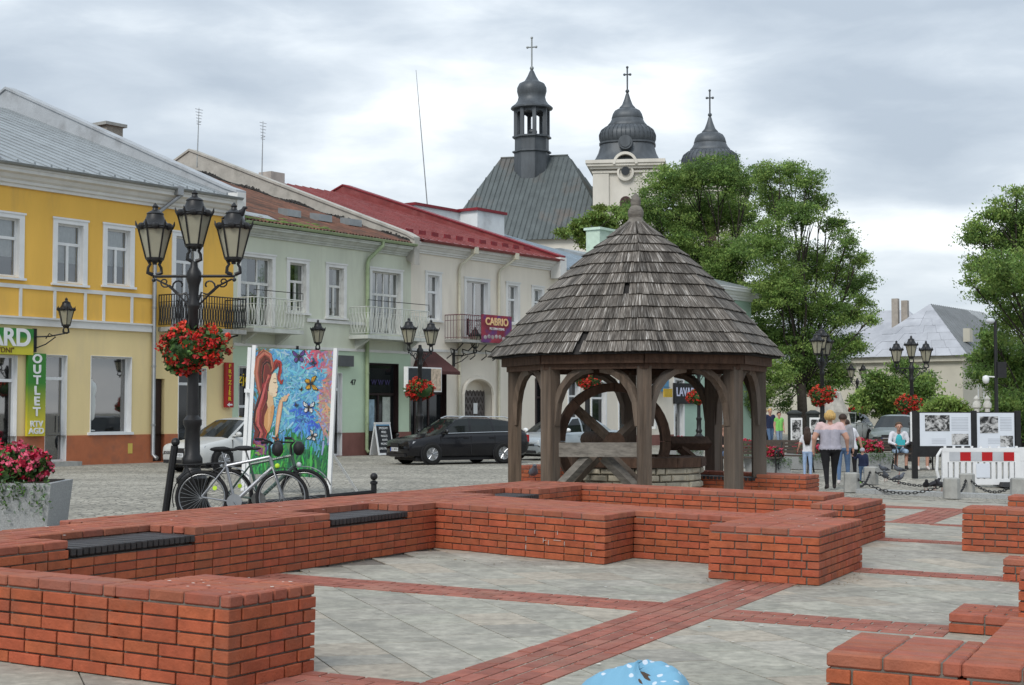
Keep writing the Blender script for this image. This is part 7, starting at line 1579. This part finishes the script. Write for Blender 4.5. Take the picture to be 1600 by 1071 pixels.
# ================================================================== bollards and chains
BOL = MB().lathe([(.17, 0), (.165, .38), (.15, .4), (.12, .405)], 8, ph=PI/8).mesh('bollard', CONC)
bps = []
for px, py, lb in ((1331, 769, 'squat concrete bollard right of the walking woman'), (1361, 757, 'concrete bollard behind the first, beside the toddler'), (1487, 779, 'concrete bollard in front of the left end of the barrier'), (1511, 770, 'concrete bollard under the barrier notice'), (1592, 779, 'concrete bollard at the right edge below the barrier')):
    p = gnd(px, py); bps.append(p); o = obj('bollard', BOL, None, loc=p, label=lb, cat='bollard', group='concrete bollards'); 
def chain(a, b, sag, label):
    t = thing('chain', label, 'chain', a, 0, 'iron chains between the bollards'); d_ = b-a; L = d_.length; n = int(L/.085); link = MB()
    lk = [(.035+.0*0)*0]*0
    pts = [(.042*math.cos(x)+(.018 if math.cos(x) > 0 else -.018), .024*math.sin(x), 0) for x in [2*PI*i/10 for i in range(10)]]; link.tube(pts+[pts[0], pts[1]], .0085, 5, False); lm = link.mesh('link', BLACK, smooth=True)
    for i in range(n):
        f0, f1 = i/n, (i+1)/n; P = lambda f: d_*f+Vector((0, 0, .34-sag*4*f*(1-f))); x = (P(f1)-P(f0)).normalized(); y = x.cross(Vector((0, 0, 1))).normalized(); m_ = frame_m(x, y, x.cross(y), (P(f0)+P(f1))/2) @ Matrix.Rotation(PI/2*(i % 2), 4, 'X'); obj('link', lm, t, mw=m_)
chain(bps[0], bps[2], .3, 'chain hanging between the near pair of bollards'); chain(bps[1], bps[3], .28, 'chain hanging between the far pair of bollards'); chain(bps[0], bps[1], .3, 'short chain joining the two left bollards'); chain(bps[2], bps[3], .28, 'short chain joining the two bollards before the barrier'); chain(bps[3], bps[4], .27, 'chain running right under the barrier')
kb = thing('stone_kerb', 'low wet stone kerb below the chains', 'kerb', gnd(1330, 772), 0); e0, e1 = gnd(1345, 771)-kb.location, gnd(1600, 781)-kb.location
for i in range(8):
    a, b = e0.lerp(e1, i/8), e0.lerp(e1, (i+.985)/8); d_ = (b-a).normalized(); MB().mbox(frame_m(d_, PN.cross(d_), PN, (a+b)/2+Vector((0, .3, .03))), (b-a).length, .35, .09).build('kerb_stone', GRAN, kb)
# ================================================================== exhibition boards
def bw_mat(name, sc):
    m_ = bpy.data.materials.new(name); m_.use_nodes = True; nd = m_.node_tree.nodes; L = m_.node_tree.links.new; b = nd['Principled BSDF']; g_ = nd.new('ShaderNodeNewGeometry'); n_ = nd.new('ShaderNodeTexNoise'); n_.inputs['Scale'].default_value = sc; n_.inputs['Detail'].default_value = 8; n_.inputs['Roughness'].default_value = .7; n_.inputs['Distortion'].default_value = .8; L(g_.outputs['Position'], n_.inputs['Vector']); cr_ = nd.new('ShaderNodeValToRGB'); cr_.color_ramp.elements[0].position = .45; cr_.color_ramp.elements[0].color = (.01, .01, .01, 1); cr_.color_ramp.elements[1].position = .57; cr_.color_ramp.elements[1].color = (.5, .5, .5, 1); L(n_.outputs[0], cr_.inputs[0]); L(cr_.outputs[0], b.inputs['Base Color']); b.inputs['Roughness'].default_value = .4; return m_
BW = bw_mat('black_and_white_photo', 5.5); PAPER = M('white_print_sheet', (.62, .66, .72), .5, .03, 2); TXTG = M('small_print', (.42, .45, .5), .6)
eb = thing('exhibition_board', 'double black-framed exhibition board with white sheets and old photographs', 'notice board', gnd(1430, 748), R(-1.5)); kx = FP/eb.location.y; T = Vector(eb.location); q = lambda px: (px-1430)/kx; zz_ = lambda py: EYE+(645-py)/kx-T.z
MB().box(q(1432), q(1594), 0, .06, zz_(714), zz_(644)).build('frame', BLACK, eb)
for px in (1430, 1522, 1590): MB().box(q(px)-.065, q(px)+.065, -.03, .09, 0 if px != 1522 else zz_(716), zz_(642)).build('post', BLACK, eb)
MB().box(q(1430)-.1, q(1430)-.067, -.02, .05, zz_(690), zz_(644)).build('edge_strip', WHITE, eb)
for x0, x1, ph in ((1438, 1517, ((1446, 1484, 649, 674), (1487, 1513, 678, 695))), (1525, 1584, ((1531, 1559, 651, 677), (1562, 1582, 681, 698)))):
    s_ = MB().box(q(x0), q(x1), -.012, -.002, zz_(697 if x0 < 1500 else 701), zz_(645.5)).build('sheet', PAPER, eb)
    for a, b, c, d_ in ph: MB().box(q(a), q(b), -.018, -.013, zz_(d_), zz_(c)).build('photograph', BW, s_)
    for k in range(9): MB().box(q(x0+(49 if x0 < 1500 else 37)), q(x1-4), -.015, -.0125, zz_(653+2.4*k)-.008, zz_(653+2.4*k)+.008).build('text_line', TXTG, s_)
    for k in range(4): MB().box(q(x0+18), q(x0+40), -.015, -.0125, zz_(686+2.2*k)-.006, zz_(686+2.2*k)+.006).build('text_line', TXTG, s_)
# ================================================================== red and white barrier
br_ = thing('plastic_barrier', 'white plastic barrier with red and white reflective plates and a notice', 'barrier', gnd(1470, 760), R(-2)); kx = FP/br_.location.y; T = Vector(br_.location); q = lambda px: (px-1470)/kx; zz_ = lambda py: EYE+(645-py)/kx-T.z
WPL = M('white_plastic', (.7, .71, .72), .45, .05, 4); RPL = M('red_reflective', (.42, .012, .015), .4); GPL = M('grey_reflective', (.45, .47, .5), .4)
x0, x1 = q(1472), q(1592); mb = MB(); d_ = .05
mb.box(x0, x1, -d_, d_, zz_(706), zz_(700)); mb.box(x0, x1, -d_+.004, d_-.004, zz_(722), zz_(706.2)); mb.box(x0, x1, -d_, d_, zz_(757), zz_(748)); mb.box(x0, x0+.12, -d_, d_, zz_(748), zz_(722)); mb.box(x1-.12, x1, -d_, d_, zz_(748), zz_(722))
for k in range(11): xc = x0+.12+(x1-x0-.24)*(k+.5)/11; mb.box(xc-.045, xc+.045, -d_*.9, d_*.9, zz_(748), zz_(722))
mb.build('panel', WPL, br_)
for k in range(6): MB().box(q(1483+16.7*k), q(1483+16.7*k+16.2), -d_-.006, -d_+.003, zz_(720), zz_(706.5)).build('plate', RPL if k % 2 else GPL, br_)
mb = MB(); mb.tube([(x0, 0, zz_(702)), (x0-.1, -.02, zz_(712)), (x0-.12, -.02, zz_(735)), (x0-.06, 0, zz_(752))], .035, 8); mb.build('hook', WPL, br_)
for k in range(9): MB().box(x0+.05+k*.2, x0+.1+k*.2, -.03, .03, zz_(700), zz_(697)).build('lug', WPL, br_)
MB().box(q(1524), q(1545), -d_-.012, -d_-.004, zz_(746), zz_(724)).build('notice', PAPER, br_)
for x in (x0+.3, x1-.35): MB().hexa([(x-.15, -.4, 0), (x+.15, -.4, 0), (x+.15, .4, 0), (x-.15, .4, 0)], [(x-.11, -.33, .1), (x+.11, -.33, .1), (x+.11, .33, .1), (x-.11, .33, .1)]).build('foot', DGREY, br_)
b2 = thing('plastic_barrier', 'second white plastic barrier cut off by the right edge', 'barrier', gnd(1600, 757), R(4)); mb = MB(); mb.box(-.1, 1.4, -.05, .05, zz_(722), zz_(700)); mb.box(-.1, 1.4, -.05, .05, zz_(757), zz_(748))
for k in range(8): mb.box(-.1+.2*k, .0+.2*k, -.045, .045, zz_(748), zz_(722))
mb.build('panel', WPL, b2)
# ================================================================== pigeons
PGB = M('pigeon_grey', (.09, .10, .12), .6, .3, 30); PGD = M('pigeon_dark', (.02, .02, .025), .6, .3, 30); PGF = M('pigeon_leg', (.3, .08, .06), .6)
def pigeon(p, rot, label, mat=PGB):
    t = thing('pigeon', label, 'pigeon', p, rot, 'pigeons'); mb = MB()
    mb.tube([(.2, 0, .1), (.13, 0, .115), (.05, 0, .13), (-.03, 0, .145), (-.08, 0, .17), (-.11, 0, .21), (-.125, 0, .24), (-.15, 0, .24), (-.17, 0, .235)], [.008, .03, .06, .07, .055, .034, .032, .022, .004], 10, flat=.9); mb.build('body', mat, t, smooth=True)
    for s_ in (-1, 1):
        MB().add([(-.06, s_*.05, .18), (.0, s_*.072, .15), (.1, s_*.06, .12), (.2, s_*.02, .1), (.1, s_*.03, .16), (.0, s_*.045, .195)], [(0, 1, 2, 3, 4, 5) if s_ > 0 else (5, 4, 3, 2, 1, 0)]).build('wing', PGD if mat is PGB else mat, t)
        MB().tube([(0, s_*.025, .08), (.005, s_*.027, .0), (-.035, s_*.03, .004)], .005, 5).build('leg', PGF, t)
for px, py, r_, lb, m_ in ((1381, 741, 20, 'grey pigeon left of the chain near the toddler', PGB), (1384, 752, 60, 'pigeon pecking closest to the toddler', PGB), (1405, 742, 0, 'pigeon beneath the seated man', PGB), (1404, 756, 190, 'pigeon walking left of the hanging chain', PGB), (1447, 768, 80, 'dark pigeon standing at the chain', PGD), (1460, 766, 200, 'dark pigeon with lowered head beside the barrier end', PGD), (1472, 768, 10, 'dark pigeon right under the barrier hook', PGD)):
    pigeon(gnd(px, py), R(r_), lb, m_)
p = at(368, 353, 20.45); pigeon(p, R(170), 'dark pigeon perched on the right lantern of the big lamp', PGD)
p = ab(20.9, -8.9, .52); pigeon(Vector((at(833, 752, p.y).x, p.y, p.z)), R(100), 'mottled pigeon standing on the brick wall left of the shelter', PGB)
# ================================================================== sandwich board, benches, poster stands, pole, monument
sb = thing('sandwich_board', 'black sandwich board with white lettering by the door of number 47', 'sandwich board', FP0+FD*fs(568)-FN*.55, FROT); BBD = M('blackboard', (.02, .022, .025), .7)
for s_ in (-1, 1):
    m_ = Matrix.Translation((.45, s_*.22, 0)) @ Matrix.Rotation(s_*R(11), 4, 'X'); o = obj('leaf', MB().box(-.45, .45, -.02, .02, 0, 1.25).mesh('leaf', WHITE), sb, mw=m_); MB().box(-.39, .39, -.026 if s_ < 0 else .021, -.021 if s_ < 0 else .026, .08, 1.12).build('panel', BBD, o)
    if s_ < 0:
        for i, tx in enumerate(('SPRZEDAM', 'MEBLE', 'MASAZE', 'KAWA', 'PROMOCJE', 'SUPER PROMOCJA')): text('lettering', tx, .12, WHITE, o, (0, -.029, 1.02-.15*i-(.03 if i == 5 else 0)), ext=.002, sx=.85)
        MB().box(-.39, .39, -.027, -.021, 1.125, 1.22).build('header', M('board_blue', (.08, .25, .42), .5), o)
IRON = BLACK; BSL = M('bench_plank', (.07, .055, .045), .8, .25, 20, rnd=.15)
def park_bench(p, rot, label, L=1.6):
    t = thing('park_bench', label, 'bench', p, rot, 'cast-iron park benches')
    for x in (-L/2+.08, L/2-.08):
        mb = MB(); mb.tube([(x, -.28, 0), (x, -.22, .2), (x, -.26, .42), (x, .18, .42), (x, .28, .85)], .025, 6); mb.tube([(x, .3, 0), (x, .2, .2), (x, .18, .42)], .025, 6); mb.tube([(x, -.26, .42), (x, -.3, .55), (x, -.22, .64), (x, .05, .62), (x, .22, .66)], .02, 6)
        sp_ = [(x, -.05+(.11-.008*k)*math.cos(.7*k), .53+(.09-.007*k)*math.sin(.7*k)) for k in range(11)]; mb.tube(sp_, .014, 5); mb.tube([(x, .02+(.1-.008*k)*math.cos(.7*k+1), .22+(.1-.007*k)*math.sin(.7*k+1)) for k in range(11)], .014, 5); mb.build('side_frame', IRON, t)
    for k in range(5): MB().box(-L/2, L/2, -.26+.092*k, -.185+.092*k, .43, .465).build('slat', BSL, t)
    for k in range(4): y = .2+.022*k; z = .52+.09*k; MB().box(-L/2, L/2, y, y+.03, z, z+.07).build('slat', BSL, t)
park_bench(gnd(1226, 738), R(-28), 'cast-iron park bench left of the long-haired girl'); park_bench(gnd(1175, 742), R(-28), 'cast-iron park bench behind the right shelter post')
park_bench(sp_+Vector((.2, .55, 0)), R(-2), 'bench under the seated man', 1.6); park_bench(gnd(1452, 735)+Vector((0, .6, 0)), R(-2), 'bench under the pair behind the exhibition board', 1.8)
for px, Y, lb in ((1241, 58, 'dark pillar with a white-framed poster left of the girl'), (1270, 62, 'dark pillar with a framed poster behind the girl'), (1413, 70, 'poster frame above the seated man')):
    p = at(px, 645, Y); p.z = 0; t = thing('poster_pillar', lb, 'poster pillar', p, R(3)); MB().lathe([(.3, 0), (.3, .2), (.25, .24), (.25, 1.5), (.3, 1.54), (.3, 1.6), (.1, 1.7)], 16).build('column', M('dark_pillar', (.03, .035, .032), .7), t, smooth=40); MB().box(-.22, .22, -.36, -.31, .5, 1.4).build('frame', WHITE, t); MB().box(-.17, .17, -.37, -.361, .57, 1.32).build('poster', BW, t)
p = at(1557, 645, 48); p.z = 0; t = thing('camera_pole', 'thin dark pole with camera dome, loudspeaker and floodlight at the right', 'pole', p, 0); MB().tube([(0, 0, 0), (0, 0, 4.5)], [.07, .05], 8).build('mast', BLACK, t)
MB().ball((-.15, 0, 4.5), .12, 12, 8, (1.2, 1, .8)).build('floodlight', M('pale_grey_plastic', (.5, .53, .56), .5), t); MB().box(.02, .3, -.12, .12, 2.7, 3.2).build('loudspeaker', DGREY, t); MB().tube([(0, 0, 2.72), (-.3, 0, 2.74)], .025, 6).build('arm', WHITE, t); MB().lathe([(.02, .2), (.1, .16), (.11, .05), (.08, -.04), (.02, -.07)][::-1], 12, (-.32, 0, 2.58)).build('camera_dome', WHITE, t, smooth=True)
p = at(1300, 645, 64); p.z = 0; mb = MB(); rs = random.Random(5); prf = [(1.0, 0), (.95, .4), (.8, 1.0), (.7, 1.6), (.5, 2.1), (.32, 2.45), (.05, 2.55)]; mb.lathe(prf, 11); mb.v = [(x*(1+rs.uniform(-.16, .16)), y*(1+rs.uniform(-.16, .16)), z+rs.uniform(-.06, .06)) for x, y, z in mb.v]
o = mb.build('boulder_monument', M('pale_boulder', (.38, .36, .32), .9, .25, 3, bump=.6, bsc=10)); o.location = p; o['label'] = 'pale rough boulder monument below the red flower ball'; o['category'] = 'monument'
for px, py, lb in ((621, 716, 'small black ball-topped post at the nose of the black car'), (600, 707, 'small black post by the sandwich board')):
    p = gnd(px, py); t = thing('iron_post', lb, 'post', p, 0, 'small black kerb posts'); MB().lathe([(.06, 0), (.05, .05), (.045, .7), (.06, .72), (.03, .76)], 10).build('shaft', BLACK, t); MB().ball((0, 0, .82), .065, 10, 7).build('ball', BLACK, t)
p = at(1535, 645, 60); p.z = 0; t = thing('gate_pier', 'pale twin balusters beyond the exhibition boards', 'gate post', p, 0)
for x in (-.22, .2): MB().lathe([(.12, 0), (.1, 1.2), (.14, 1.25), (.1, 1.35), (.1, 1.75), (.16, 1.8), (.17, 1.95), (.1, 2.05), (.13, 2.15), (.02, 2.28)], 12, (x, 0, 0)).build('baluster', M('pale_stone', (.55, .54, .5), .8), t, smooth=40)
